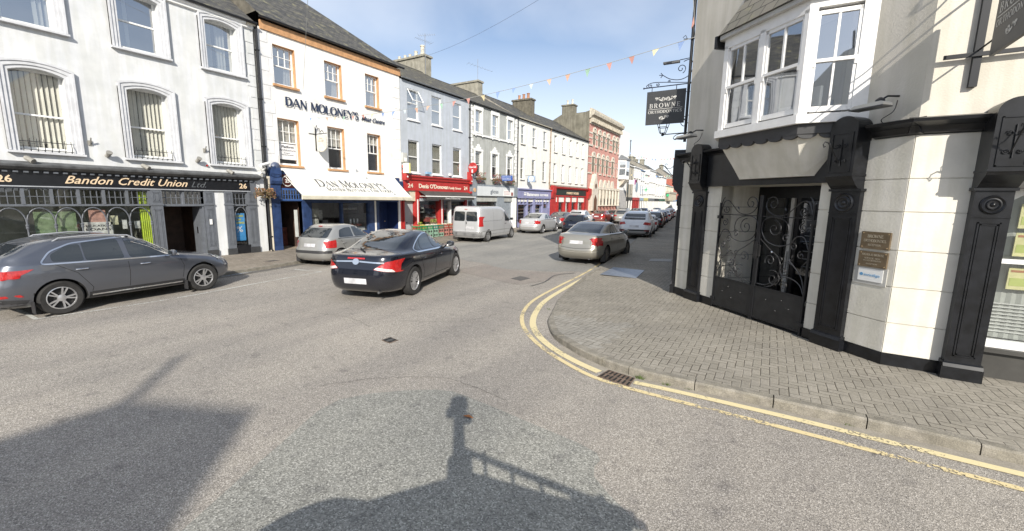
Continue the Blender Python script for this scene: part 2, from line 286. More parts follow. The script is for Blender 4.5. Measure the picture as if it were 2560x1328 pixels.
# ================================================================ GROUND, ROAD, PAVEMENTS
def mathn(nt, op, a, b=None):
    n = N(nt, 'ShaderNodeMath', operation=op)
    for i, x in enumerate((a, b)):
        if x is None: continue
        if isinstance(x, (int, float)): n.inputs[i].default_value = x
        else: nt.links.new(x, n.inputs[i])
    return n.outputs[0]
def asphalt(name, base, chip, dark, mixscale=.35, chips=95, amount=.5):
    m = bpy.data.materials.new(name); m.use_nodes = True; nt = m.node_tree; b = nt.nodes['Principled BSDF']; L = nt.links.new
    tc = N(nt, 'ShaderNodeTexCoord'); v = N(nt, 'ShaderNodeTexVoronoi'); v.inputs['Scale'].default_value = chips; L(tc.outputs['Object'], v.inputs['Vector'])
    sp = N(nt, 'ShaderNodeSeparateColor'); L(v.outputs['Color'], sp.inputs['Color'])
    r = N(nt, 'ShaderNodeValToRGB'); e = r.color_ramp.elements; e[0].position = 0; e[0].color = rgb(*dark); e[1].position = 1; e[1].color = rgb(*chip)
    q = r.color_ramp.elements.new(.30); q.color = rgb(*[c * .82 for c in base]); q = r.color_ramp.elements.new(.8); q.color = rgb(*[c * 1.12 for c in base])
    L(sp.outputs[0], r.inputs['Fac'])
    big = N(nt, 'ShaderNodeTexNoise'); big.inputs['Scale'].default_value = mixscale; big.inputs['Detail'].default_value = 7; big.inputs['Roughness'].default_value = .6; L(tc.outputs['Object'], big.inputs['Vector'])
    r2 = N(nt, 'ShaderNodeValToRGB'); r2.color_ramp.elements[0].position = .3; r2.color_ramp.elements[1].position = .7
    r2.color_ramp.elements[0].color = (.84, .84, .85, 1); r2.color_ramp.elements[1].color = (1.1, 1.08, 1.06, 1); L(big.outputs['Fac'], r2.inputs['Fac'])
    mm = N(nt, 'ShaderNodeMix', data_type='RGBA', blend_type='MULTIPLY'); mm.inputs['Factor'].default_value = 1; L(r.outputs['Color'], mm.inputs['A']); L(r2.outputs['Color'], mm.inputs['B'])
    # tyre-polished, slightly darker bands along the carriageway and scattered oil spots
    sp2 = N(nt, 'ShaderNodeTexNoise'); sp2.inputs['Scale'].default_value = 5; sp2.inputs['Detail'].default_value = 5; L(tc.outputs['Object'], sp2.inputs['Vector'])
    r3 = N(nt, 'ShaderNodeValToRGB'); r3.color_ramp.elements[0].position = .25; r3.color_ramp.elements[1].position = .42; r3.color_ramp.elements[0].color = (.72, .72, .74, 1); r3.color_ramp.elements[1].color = (1, 1, 1, 1)
    L(sp2.outputs['Fac'], r3.inputs['Fac']); m2 = N(nt, 'ShaderNodeMix', data_type='RGBA', blend_type='MULTIPLY'); m2.inputs['Factor'].default_value = 1; L(mm.outputs['Result'], m2.inputs['A']); L(r3.outputs['Color'], m2.inputs['B'])
    # wheel-polished bands running with the traffic
    mp = N(nt, 'ShaderNodeMapping'); mp.inputs['Rotation'].default_value = (0, 0, R(-14)); mp.inputs['Scale'].default_value = (.9, .07, 1); L(tc.outputs['Object'], mp.inputs['Vector'])
    n5 = N(nt, 'ShaderNodeTexNoise'); n5.inputs['Scale'].default_value = 1; n5.inputs['Detail'].default_value = 4; L(mp.outputs['Vector'], n5.inputs['Vector'])
    r5 = N(nt, 'ShaderNodeValToRGB'); r5.color_ramp.elements[0].position = .38; r5.color_ramp.elements[1].position = .6; r5.color_ramp.elements[0].color = (.90, .90, .905, 1); r5.color_ramp.elements[1].color = (1.07, 1.065, 1.05, 1); L(n5.outputs['Fac'], r5.inputs['Fac'])
    m5 = N(nt, 'ShaderNodeMix', data_type='RGBA', blend_type='MULTIPLY'); m5.inputs['Factor'].default_value = 1; L(m2.outputs['Result'], m5.inputs['A']); L(r5.outputs['Color'], m5.inputs['B'])
    L(m5.outputs['Result'], b.inputs['Base Color']); b.inputs['Roughness'].default_value = .85; b.inputs['Specular IOR Level'].default_value = .3
    bp = N(nt, 'ShaderNodeBump'); bp.inputs['Strength'].default_value = .55; bp.inputs['Distance'].default_value = .006; L(v.outputs['Distance'], bp.inputs['Height']); L(bp.outputs['Normal'], b.inputs['Normal'])
    MATS[name] = m; return m
A_CHIP = asphalt('chipped_asphalt', (.325, .302, .268), (.60, .565, .515), (.15, .138, .125), chips=125)
A_GREY = asphalt('grey_asphalt', (.29, .285, .265), (.37, .365, .34), (.21, .207, .192), chips=120)
A_PATCH = asphalt('old_patch_asphalt', (.275, .275, .25), (.47, .468, .43), (.14, .14, .128), chips=85)
A_PALE = asphalt('pale_patch_asphalt', (.30, .27, .24), (.40, .37, .33), (.2, .18, .165), chips=110)
def herring(name, unit, c1, c2, c3, joint, rot=0, stretcher=False):
    """interlocking 2:1 block paving"""
    m = bpy.data.materials.new(name); m.use_nodes = True; nt = m.node_tree; b = nt.nodes['Principled BSDF']; L = nt.links.new; M = lambda op, a, bb=None: mathn(nt, op, a, bb)
    tc = N(nt, 'ShaderNodeTexCoord'); mp = N(nt, 'ShaderNodeMapping'); mp.inputs['Rotation'].default_value = (0, 0, rot); L(tc.outputs['Object'], mp.inputs['Vector'])
    wn = N(nt, 'ShaderNodeTexNoise'); wn.inputs['Scale'].default_value = 3; L(tc.outputs['Object'], wn.inputs['Vector'])
    wv = N(nt, 'ShaderNodeVectorMath', operation='SCALE'); wv.inputs['Scale'].default_value = .02; L(wn.outputs['Color'], wv.inputs[0])
    av = N(nt, 'ShaderNodeVectorMath', operation='ADD'); L(mp.outputs['Vector'], av.inputs[0]); L(wv.outputs['Vector'], av.inputs[1])
    s = N(nt, 'ShaderNodeSeparateXYZ'); L(av.outputs['Vector'], s.inputs['Vector'])
    x = M('DIVIDE', s.outputs['X'], unit); y = M('DIVIDE', s.outputs['Y'], unit); i = M('FLOOR', x); j = M('FLOOR', y); fx = M('FRACT', x); fy = M('FRACT', y)
    k = M('FLOORED_MODULO', M('SUBTRACT', i, j), 4)
    def eq(v): return M('COMPARE', k, float(v))
    def cmp(v):
        n = N(nt, 'ShaderNodeMath', operation='COMPARE'); L(k, n.inputs[0]); n.inputs[1].default_value = v; n.inputs[2].default_value = .3; return n.outputs[0]
    k0, k1, k2, k3 = cmp(0), cmp(1), cmp(2), cmp(3)
    dl = M('ADD', fx, k1); dr = M('ADD', M('SUBTRACT', 1, fx), k0); db = M('ADD', fy, k2); dt = M('ADD', M('SUBTRACT', 1, fy), k3)
    dd = M('MINIMUM', M('MINIMUM', dl, dr), M('MINIMUM', db, dt))
    ci = M('SUBTRACT', i, k1); cj = M('SUBTRACT', j, k2); cb = N(nt, 'ShaderNodeCombineXYZ'); L(ci, cb.inputs[0]); L(cj, cb.inputs[1])
    wh = N(nt, 'ShaderNodeTexWhiteNoise'); wh.noise_dimensions = '3D'; L(cb.outputs[0], wh.inputs['Vector'])
    r = N(nt, 'ShaderNodeValToRGB'); e = r.color_ramp.elements; e[0].color = rgb(*c1); e[1].color = rgb(*c3); q = e.new(.5); q.color = rgb(*c2); L(wh.outputs['Value'], r.inputs['Fac'])
    g = N(nt, 'ShaderNodeTexNoise'); g.inputs['Scale'].default_value = 45; g.inputs['Detail'].default_value = 5; L(tc.outputs['Object'], g.inputs['Vector'])
    gr = N(nt, 'ShaderNodeValToRGB'); gr.color_ramp.elements[0].position = .35; gr.color_ramp.elements[1].position = .65; gr.color_ramp.elements[0].color = (.84, .84, .84, 1); gr.color_ramp.elements[1].color = (1.08, 1.08, 1.08, 1); L(g.outputs['Fac'], gr.inputs['Fac'])
    g2 = N(nt, 'ShaderNodeTexNoise'); g2.inputs['Scale'].default_value = .9; g2.inputs['Detail'].default_value = 6; L(tc.outputs['Object'], g2.inputs['Vector'])
    gr2 = N(nt, 'ShaderNodeValToRGB'); gr2.color_ramp.elements[0].position = .35; gr2.color_ramp.elements[1].position = .65; gr2.color_ramp.elements[0].color = (.86, .86, .86, 1); gr2.color_ramp.elements[1].color = (1.05, 1.05, 1.04, 1); L(g2.outputs['Fac'], gr2.inputs['Fac'])
    m1 = N(nt, 'ShaderNodeMix', data_type='RGBA', blend_type='MULTIPLY'); m1.inputs['Factor'].default_value = 1; L(r.outputs['Color'], m1.inputs['A']); L(gr.outputs['Color'], m1.inputs['B'])
    m2 = N(nt, 'ShaderNodeMix', data_type='RGBA', blend_type='MULTIPLY'); m2.inputs['Factor'].default_value = 1; L(m1.outputs['Result'], m2.inputs['A']); L(gr2.outputs['Color'], m2.inputs['B'])
    # joint width and darkness vary over the pavement
    jw = N(nt, 'ShaderNodeMapRange'); jw.inputs['From Min'].default_value = .35; jw.inputs['From Max'].default_value = .65; jw.inputs['To Min'].default_value = .012; jw.inputs['To Max'].default_value = .06; L(wn.outputs['Fac'], jw.inputs['Value'])
    jm = N(nt, 'ShaderNodeMath', operation='LESS_THAN'); L(dd, jm.inputs[0]); L(jw.outputs['Result'], jm.inputs[1])
    m3 = N(nt, 'ShaderNodeMix', data_type='RGBA'); L(jm.outputs[0], m3.inputs['Factor']); L(m2.outputs['Result'], m3.inputs['A']); m3.inputs['B'].default_value = rgb(*joint)
    # trodden gum spots and darker stains
    v = N(nt, 'ShaderNodeTexVoronoi'); v.inputs['Scale'].default_value = 2.6; L(tc.outputs['Object'], v.inputs['Vector']); gs = N(nt, 'ShaderNodeMath', operation='LESS_THAN'); gs.inputs[1].default_value = .045; L(v.outputs['Distance'], gs.inputs[0]); g5 = mathn(nt, 'MULTIPLY', gs.outputs[0], .35)
    s1 = N(nt, 'ShaderNodeTexNoise'); s1.inputs['Scale'].default_value = 2.3; s1.inputs['Detail'].default_value = 8; s1.inputs['Roughness'].default_value = .7; L(tc.outputs['Object'], s1.inputs['Vector']); s2 = N(nt, 'ShaderNodeMapRange'); s2.inputs['From Min'].default_value = .55; s2.inputs['From Max'].default_value = .75; s2.inputs['To Max'].default_value = .4; L(s1.outputs['Fac'], s2.inputs['Value'])
    m4 = N(nt, 'ShaderNodeMix', data_type='RGBA'); m4.inputs['B'].default_value = (.10, .09, .075, 1); L(mathn(nt, 'MAXIMUM', g5, s2.outputs['Result']), m4.inputs['Factor']); L(m3.outputs['Result'], m4.inputs['A'])
    L(m4.outputs['Result'], b.inputs['Base Color']); b.inputs['Roughness'].default_value = .8
    h = N(nt, 'ShaderNodeMapRange'); h.inputs['From Max'].default_value = .09; L(dd, h.inputs['Value'])
    bp = N(nt, 'ShaderNodeBump'); bp.inputs['Strength'].default_value = .6; bp.inputs['Distance'].default_value = .008; L(h.outputs['Result'], bp.inputs['Height']); L(bp.outputs['Normal'], b.inputs['Normal'])
    MATS[name] = m; return m
PAVER = herring('block_paving', .108, (.268, .245, .203), (.288, .264, .220), (.315, .288, .243), (.085, .073, .054))
PAVER_G = herring('grey_block_paving', .115, (.285, .265, .228), (.305, .285, .248), (.335, .315, .275), (.09, .08, .06), rot=R(8))
PAVER_L = herring('brown_block_paving', .1, (.24, .205, .165), (.27, .235, .19), (.31, .27, .225), (.09, .075, .055))
def sheet(name, pts, z, m, kind='structure', label=None, cat=None):
    mb = MB(); mb.poly([(x, y, z) for x, y in pts]); o = mb.build(name, m)
    tag(o, kind=kind) if kind else tag(o, label, cat)
    return o
def smoothpath(pts, n=6, closed=False):
    out = []; P = [Vector((p[0], p[1], 0)) for p in pts]; m = len(P)
    for i in range(m - 1):
        a = P[max(i - 1, 0)]; b = P[i]; c = P[i + 1]; d = P[min(i + 2, m - 1)]
        for k in range(n):
            t = k / n; out.append(.5 * ((2 * b) + (c - a) * t + (2 * a - 5 * b + 4 * c - d) * t * t + (3 * b - a - 3 * c + d) * t ** 3))
    out.append(P[-1]); return [(p.x, p.y) for p in out]
def offset(path, dist):
    out = []
    for i, p in enumerate(path):
        a = path[max(i - 1, 0)]; b = path[min(i + 1, len(path) - 1)]; t = Vector((b[0] - a[0], b[1] - a[1])).normalized(); out.append((p[0] - t.y * dist, p[1] + t.x * dist))
    return out
sheet('ground', [(-1500, -1500), (1500, -1500), (1500, 1500), (-1500, 1500)], -.02, mat('earth', (.12, .11, .09), .95))
sheet('road', [(-60, -40), (60, -40), (60, 8), (-1, 14), (-8, 40), (-22, 130), (-30, 130), (-22, 60), (-18, 30), (-18, -40)], 0, A_CHIP)
# smoother, older grey surfacing further up the street, with an irregular edge
edge = [(-14.9, 14.6), (-13.2, 14.9), (-11.6, 14.2), (-10.4, 13.5), (-9.3, 13.3), (-8.2, 12.7), (-7.4, 12.9), (-6.4, 13.2), (-5.7, 13.8), (-5.0, 13.6)]
sheet('road', [(-4.6, 13.4)] + [(-7.4, 31), (-10.7, 49), (-16, 80), (-21, 128), (-27, 128), (-18.4, 60), (-18.2, 30), (-15, 22)] + smoothpath(edge, 4), .004, A_GREY)
sheet('road_patch', smoothpath([(-9.3, 11.3), (-6.2, 10.5), (-5.75, 11.6), (-5.9, 13.1), (-7.6, 12.6), (-9.2, 13.1)], 1), .005, A_PALE)
sheet('road_patch', smoothpath([(-4.05, 2.2), (-4.35, 3.1), (-3.55, 3.95), (-2.9, 4.0), (-2.1, 3.9), (-1.25, 3.76), (-1.15, 3.4), (-.5, 2.9), (.2, 2.0), (-.6, .4), (-3, .5), (-4.05, 2.2)], 3), .004, A_PATCH)
TAR = mat('tar_seam', (.07, .07, .07), .6, var=.3, scale=12)
def ribbon(name, path, w, z, m, kind='structure', label=None, cat=None, group=None, jag=0, parent=None):
    a = offset(path, w / 2); b = offset(path, -w / 2); mb = MB()
    for i in range(len(path) - 1):
        mb.poly([(b[i][0], b[i][1], z), (b[i + 1][0], b[i + 1][1], z), (a[i + 1][0], a[i + 1][1], z), (a[i][0], a[i][1], z)])
    o = mb.build(name, m, parent); tag(o, label, cat, group, kind) if parent is None else None; return o
ribbon('road_seam', smoothpath([(-5.75, 10.55), (-5.72, 11.4), (-5.95, 12.6), (-5.6, 13.4)], 4), .045, .0088, TAR)
# worn line paint: the surfacing shows through where the paint has gone
def linepaint(name, col, wear):
    m = bpy.data.materials.new(name); m.use_nodes = True; nt = m.node_tree; b = nt.nodes['Principled BSDF']; L = nt.links.new
    tc = N(nt, 'ShaderNodeTexCoord'); n = N(nt, 'ShaderNodeTexNoise'); n.inputs['Scale'].default_value = 26; n.inputs['Detail'].default_value = 6; n.inputs['Roughness'].default_value = .7
    n2 = N(nt, 'ShaderNodeTexNoise'); n2.inputs['Scale'].default_value = 1.1; n2.inputs['Detail'].default_value = 3; L(tc.outputs['Object'], n.inputs['Vector']); L(tc.outputs['Object'], n2.inputs['Vector'])
    s = mathn(nt, 'ADD', n.outputs['Fac'], mathn(nt, 'MULTIPLY', n2.outputs['Fac'], .9)); r = N(nt, 'ShaderNodeMapRange'); r.inputs['From Min'].default_value = wear; r.inputs['From Max'].default_value = wear + .05; L(s, r.inputs['Value'])
    L(r.outputs['Result'], b.inputs['Alpha']); c = N(nt, 'ShaderNodeMix', data_type='RGBA'); c.inputs['A'].default_value = rgb(*[q * .78 for q in col]); c.inputs['B'].default_value = rgb(*col); L(n.outputs['Fac'], c.inputs['Factor'])
    L(c.outputs['Result'], b.inputs['Base Color']); b.inputs['Roughness'].default_value = .7; return m
YEL = linepaint('yellow_line_paint', (.76, .65, .38), .80); YEL2 = linepaint('worn_yellow_line_paint', (.74, .61, .34), .86); WPAINT = linepaint('white_line_paint', (.62, .62, .58), .90)
yin = smoothpath([(-5.6, 17.2), (-5.25, 15.2), (-5.02, 13.3), (-4.86, 11.42), (-4.62, 9.34), (-4.29, 8.15), (-3.91, 7.29), (-3.45, 6.68), (-2.93, 6.22), (-2.4, 5.9), (-1.93, 5.70)], 6)
yin2 = smoothpath([(-1.40, 5.63), (-.8, 5.66), (.53, 5.67), (1.56, 5.64), (3.5, 5.62), (9, 5.6)], 6)
yout = smoothpath([(-5.85, 17.3), (-5.5, 15.2), (-5.27, 13.3), (-5.10, 11.2), (-4.88, 9.2), (-4.57, 8.1), (-4.2, 7.35), (-3.72, 6.72), (-3.1, 6.15), (-2.5, 5.76), (-1.97, 5.50), (-1.48, 5.41), (-.76, 5.38), (.51, 5.36), (1.49, 5.33), (3.5, 5.30), (9, 5.28)], 6)
ribbon('yellow_line', yin, .13, .008, YEL); ribbon('yellow_line', yin2, .11, .008, YEL); ribbon('yellow_line', yout, .085, .008, YEL2)
pk = [(-12.2, 1.95), (-12.08, 3.2), (-12.1, 4.6), (-12.35, 6.3), (-12.62, 8.5)]
ribbon('parking_line', smoothpath(pk, 5), .075, .0078, WPAINT); ribbon('parking_line', [(-13.9, 1.95), (-12.16, 1.98)], .08, .0082, WPAINT); ribbon('parking_line', [(-14.4, 8.1), (-12.62, 8.5)], .08, .0082, WPAINT)
ribbon('parking_line', [(-12.62, 8.5), (-12.9, 14), (-13.3, 18)], .07, .0078, linepaint('faded_line_paint', (.5, .5, .46), 1.0))
BLUEP = linepaint('pale_blue_line_paint', (.45, .55, .66), .86); ribbon('kerbside_line', [(-14.25, 5.0), (-14.3, 6.6), (-14.9, 9.4)], .09, .0078, BLUEP)
# pavement corner on the right: kerb path from far to near, then along the side street
kp = smoothpath([(-21.5, 125), (-16.4, 90), (-11.3, 49.4), (-7.9, 31), (-6.3, 22), (-5.45, 16.8), (-4.95, 12.35), (-4.62, 10.6), (-4.36, 9.5), (-4.1, 8.46), (-3.78, 7.69), (-3.4, 7.05), (-3.1, 6.66), (-2.72, 6.36), (-2.36, 6.13), (-1.93, 5.94), (-1.45, 5.84), (-.95, 5.82), (0, 5.84), (1, 5.85), (2.2, 5.85), (5, 5.84), (14, 5.8)], 4)
def kerbz(x, y):
    if y < 6.45: return .125
    if y < 8.2: return .05 + .075 * max(0, min(1, (7.0 - y) / .55))
    if y < 12: return .05
    return min(.12, .05 + (y - 12) * .02)
n = len(kp); inner = offset(kp, -.13)
if inner[-1][1] < kp[-1][1]: inner = offset(kp, .13)
SG = 1 if inner[-1][1] > kp[-1][1] and offset(kp, .13)[-1][1] > kp[-1][1] else -1
pav = MB()
# simple triangulated apron: fan strips from the kerb to a line at the building
tgt = []
for i, (x, y) in enumerate(inner):
    t = i / (n - 1)
    if y > 13: tgt.append((x + 4.5, y + .6))
    else: tgt.append(None)
first = next(i for i, q in enumerate(tgt) if q is None); wall = [(.2, 13.4), (.2, 12.5), (.0, 11.6), (.6, 10.9), (1.3, 10.2), (1.9, 9.6), (2.5, 9.2), (3.2, 9.0), (6, 9.0), (14, 9.0)]
wp = smoothpath(wall, 8); cnt = n - first
for i in range(first, n):
    k = (i - first) / (cnt - 1) * (len(wp) - 1); a = int(k); f = k - a; b = min(a + 1, len(wp) - 1); tgt[i] = (wp[a][0] * (1 - f) + wp[b][0] * f, wp[a][1] * (1 - f) + wp[b][1] * f)
for i in range(n - 1):
    a, b, c, d = inner[i], inner[i + 1], tgt[i + 1], tgt[i]
    for s in range(18):
        t0, t1 = s / 18, (s + 1) / 18
        def L2(p, q, t, kz): z = kz - .003; e = min(1, t * 2.5); return (p[0] + (q[0] - p[0]) * t, p[1] + (q[1] - p[1]) * t, z + (.12 - z) * e)
        za, zb = kerbz(*kp[i]), kerbz(*kp[i + 1])
        q = [L2(a, d, t0, za), L2(b, c, t0, zb), L2(b, c, t1, zb), L2(a, d, t1, za)]; cx = sum(p[0] for p in q) / 4; cy = sum(p[1] for p in q) / 4
        pav.cur = 1 if (cy < 8.05 and cy > 6.2 and cx < -2.15 + (cy - 6.3) * .02) else 0
        pav.poly(q)
tag(pav.build('pavement', [PAVER, PAVER_G]), kind='structure')
KERB = mat('kerb_concrete', (.30, .275, .23), .9, var=.22, scale=7, bump=.6, bscale=80, fine=.2, streak=.12)
# kerbstones: one mesh of separate stones with open joints
kb = MB()
def lerp_path(path, s0, s1, acc):
    res = []
    for i in range(len(path) - 1):
        for s in (acc[i],):
            if s0 < s < s1: res.append(path[i])
    return res
def pt_at(path, acc, s):
    for i in range(len(path) - 1):
        if acc[i + 1] >= s: f = (s - acc[i]) / (acc[i + 1] - acc[i]); return (path[i][0] + (path[i + 1][0] - path[i][0]) * f, path[i][1] + (path[i + 1][1] - path[i][1]) * f)
    return path[-1]
acc = [0]
for i in range(n - 1): acc.append(acc[-1] + math.dist(kp[i], kp[i + 1]))
s = 0; rnd = random.Random(3)
while s < acc[-1] - .3:
    p = pt_at(kp, acc, s); near = p[1] < 9
    ln = (.62 if p[1] > 6.2 and p[1] < 9 else (.9 if p[1] < 5.93 else .45)) if near else 1.8
    e = min(s + ln, acc[-1]); g = .006 if near else .01; m_ = 4 if near else 1
    pts = [pt_at(kp, acc, s + g + (e - s - 2 * g) * k / m_) for k in range(m_ + 1)]; dz = rnd.uniform(-.004, .004)
    o_in = offset(pts, .14 * SG); o_b = offset(pts, .022 * SG)
    i0 = len(kb.v)
    for k in range(m_ + 1):
        z = kerbz(*pts[k]) + dz; (x, y), (bx, by), (ix, iy) = pts[k], o_b[k], o_in[k]
        kb.vert(x, y, -.03); kb.vert(x, y, z - .022); kb.vert(bx, by, z); kb.vert(ix, iy, z); kb.vert(ix, iy, -.03)
    for k in range(m_):
        for j in range(5): a = i0 + k * 5 + j; b = i0 + k * 5 + (j + 1) % 5; kb.face([a, b, b + 5, a + 5])
    kb.face([i0 + j for j in range(5)]); kb.face([i0 + m_ * 5 + j for j in range(5)][::-1]); s = e
tag(kb.build('kerb', KERB), kind='structure')
# dusty gutter channel against the near kerb
gut = offset([p for p in kp if p[1] < 6.5], -.085 * SG); ribbon('gutter_channel', gut, .17, .0045, mat('gutter_grit', (.33, .30, .25), .95, var=.16, scale=4, fine=.2, bscale=120))
# left pavement with its kerb
lk = [(-14.0, -14), (-14.0, 1.8), (-14.3, 6.5), (-15.0, 10.1), (-15.6, 13), (-15.55, 17), (-15.9, 22), (-16.6, 29), (-17.0, 45), (-17.6, 60), (-22, 120)]
lks = smoothpath(lk, 5); mb = MB()
for i in range(len(lks) - 1):
    a, b = lks[i], lks[i + 1]; mb.poly([(-26, a[1], .10), (a[0] - .12, a[1], .10), (b[0] - .12, b[1], .10), (-26, b[1], .10)])
tag(mb.build('pavement', PAVER_L), kind='structure')
mb = MB(); o2 = [(x - .13, y) for x, y in lks]
for i in range(len(lks) - 1):
    a, b, c, d = lks[i], lks[i + 1], o2[i + 1], o2[i]
    mb.poly([(a[0], a[1], .106), (b[0], b[1], .106), (c[0], c[1], .106), (d[0], d[1], .106)]); mb.poly([(a[0], a[1], -.02), (b[0], b[1], -.02), (b[0], b[1], .106), (a[0], a[1], .106)])
tag(mb.build('kerb', KERB), kind='structure')
tag(ribbon('gutter_channel', [(x + .16, y) for x, y in lks if 0 < y < 20], .3, .0046, mat('gutter_damp', (.16, .15, .135), .8, var=.3, scale=3)), kind='structure')
# covers and grates
def flatcover(name, label, quad, z, m, rim=None, cat='manhole cover', bars=0):
    c = Vector((sum(p[0] for p in quad) / 4, sum(p[1] for p in quad) / 4, z)); t = thing(name, label, cat, c)
    mb = MB(); i = len(mb.v)
    for zz in (z - .01, z + .004):
        for p in quad: mb.vert(p[0], p[1], zz)
    for q in ((4, 5, 6, 7), (0, 1, 5, 4), (1, 2, 6, 5), (2, 3, 7, 6), (3, 0, 4, 7)): mb.face(q)
    mb.build('frame', rim or m, t)
    mb = MB(); q2 = [c + (Vector((p[0], p[1], z)) - c) * .86 for p in quad]
    mb.poly([(q.x, q.y, z + .0055) for q in q2]); mb.build('cover_plate', m, t)
    a, b, cc, d = [Vector((p[0], p[1], 0)) for p in quad]
    if bars:
        mb = MB()
        for k in range(bars):
            for row in (0, 1):
                f = (k + .5) / bars; g0, g1 = (.08, .46) if row == 0 else (.54, .92); P = lambda f, g: (a.lerp(b, f)).lerp(d.lerp(cc, f), g)
                p0, p1, p2, p3 = P(f - .2 / bars, g0), P(f + .24 / bars, g0), P(f + .30 / bars, g1), P(f - .14 / bars, g1)
                mb.poly([(p.x, p.y, z + .008) for p in (p0, p1, p2, p3)])
        mb.build('grating_slots', mat('drain_slot', (.012, .011, .01), .9), t)
    return t
RUST = mat('rusty_iron', (.22, .16, .12), .75, .2, var=.4, scale=14); STEEL = mat('galvanised_plate', (.30, .33, .38), .42, .55, var=.15, scale=9)
flatcover('manhole_cover', 'small square black iron cover alone in the middle of the road', [(-5.65, 4.90), (-5.40, 4.86), (-5.40, 5.06), (-5.65, 5.10)], .004, mat('dark_iron_cover', (.10, .10, .095), .6, var=.3, scale=30), rim=RUST, cat='cover', bars=2)
flatcover('manhole_cover', 'rectangular brown iron cover in pale road patch beside the grey asphalt', [(-6.84, 11.2), (-6.4, 11.08), (-6.36, 11.62), (-6.82, 11.76)], .008, mat('brown_iron_cover', (.13, .12, .11), .7, var=.3, scale=30), cat='manhole cover')
flatcover('pavement_hatch', 'large blue-grey steel access plate in the corner paving near kerb', [(-4.56, 13.1), (-3.39, 13.1), (-3.55, 14.75), (-4.66, 14.8)], .124, STEEL, cat='access plate')
flatcover('pavement_hatch', 'patterned light steel cover in shaded paving beyond the large plate', [(-4.0, 17.2), (-3.22, 17.6), (-3.35, 18.4), (-4.1, 18.0)], .126, mat('pale_steel_plate', (.34, .33, .31), .6, .2, var=.2, scale=30), cat='access cover')
flatcover('drain_grate', 'rusty slotted drain grate between the yellow lines at the kerb', [(-1.90, 5.54), (-1.42, 5.44), (-1.42, 5.78), (-1.84, 5.86)], .004, RUST, cat='drain', bars=7)
flatcover('pavement_hatch', 'small dark cover set in the left pavement by the dark bumper', [(-15.75, 8.3), (-15.45, 8.35), (-15.45, 8.75), (-15.75, 8.7)], .101, mat('small_dark_cover', (.1, .09, .08), .8), cat='cover')
# weeds growing in kerb joints
gr = MB(); rw = random.Random(5)
for (cx, cy, k, sz) in ((-1.36, 5.80, 40, .06), (-1.0, 5.80, 22, .04), (-.72, 5.83, 14, .03), (-4.15, 8.5, 14, .04), (1.0, 5.85, 10, .03)):
    for _ in range(k):
        a = rw.uniform(0, 6.28); l = sz * rw.uniform(.4, 1.1); x, y = cx + rw.uniform(-.05, .05), cy + rw.uniform(-.03, .01); z0 = .006; 
        gr.poly([(x, y, z0), (x + .008, y, z0), (x + math.cos(a) * l * .8, y + math.sin(a) * l * .5 - .01, z0 + l)])
tag(gr.build('weeds', mat('weed_green', (.10, .15, .03), .8)), kind='stuff')
lf = thing('fallen_leaf', 'single curled orange leaf on the grey road patch beside the mast shadow', 'leaf', (-2.75, 3.62, .01)); q = MB(); q.face([q.vert(-2.82, 3.60, .012), q.vert(-2.77, 3.585, .022), q.vert(-2.68, 3.62, .012), q.vert(-2.76, 3.64, .026)]); q.build('leaf_blade', mat('orange_leaf', (.42, .17, .06), .8), lf)
rc_ = random.Random(12)
for pts in (((-4.9, 3.2), (-4.3, 3.9), (-3.6, 4.3), (-2.6, 4.2)), ((-6.3, 5.9), (-5.2, 6.6), (-4.9, 7.6)), ((-8.5, 5.2), (-7.4, 5.5), (-6.4, 5.3))):
    p = [(x + rc_.uniform(-.025, .025), y + rc_.uniform(-.025, .025)) for x, y in smoothpath(pts, 12)]; ribbon('road_crack', p, .007, .0092, mat('crack_grit', (.13, .12, .11), .9))
# ================================================================ BUILDING TOOLS
def wall_with_openings(fr, u0, u1, z0, z1, ops, m, parent, depth=.14, name='wall', reveal=None, back=8, uv=False):
    """front skin with real openings and reveals, plus side and back walls; ops = [(ua,ub,za,zb[,depth])]"""
    mb = MB(fr); us = sorted({u0, u1} | {o[0] for o in ops} | {o[1] for o in ops}); zs = sorted({z0, z1} | {o[2] for o in ops} | {o[3] for o in ops})
    zs = [z for z in zs if z0 - 1e-6 <= z <= z1 + 1e-6]
    for i in range(len(us) - 1):
        for j in range(len(zs) - 1):
            cu, cz = (us[i] + us[i + 1]) / 2, (zs[j] + zs[j + 1]) / 2
            if any(o[0] < cu < o[1] and o[2] < cz < o[3] for o in ops): continue
            a, b, c, d = us[i], us[i + 1], zs[j], zs[j + 1]
            mb.poly([(a, 0, c), (b, 0, c), (b, 0, d), (a, 0, d)], [(a, c), (b, c), (b, d), (a, d)] if uv else None)
    for o in ops:
        a, b, c, d = o[:4]; dp = -(o[4] if len(o) > 4 else depth)
        q = [[(a, 0, c), (a, 0, d), (a, dp, d), (a, dp, c)], [(b, 0, d), (b, 0, c), (b, dp, c), (b, dp, d)], [(a, 0, d), (b, 0, d), (b, dp, d), (a, dp, d)]]
        if c > z0 + .01: q.append([(b, 0, c), (a, 0, c), (a, dp, c), (b, dp, c)])
        for k in q: mb.poly(k, [(0, 0), (.1, 0), (.1, .1), (0, .1)] if uv else None)
    if back:
        for k in ([(u0, 0, z0), (u0, 0, z1), (u0, -back, z1), (u0, -back, z0)], [(u1, 0, z1), (u1, 0, z0), (u1, -back, z0), (u1, -back, z1)], [(u0, -back, z0), (u0, -back, z1), (u1, -back, z1), (u1, -back, z0)]):
            mb.poly(k, [(0, 0), (.1, 0), (.1, .1), (0, .1)] if uv else None)
    return mb.build(name, m, parent)
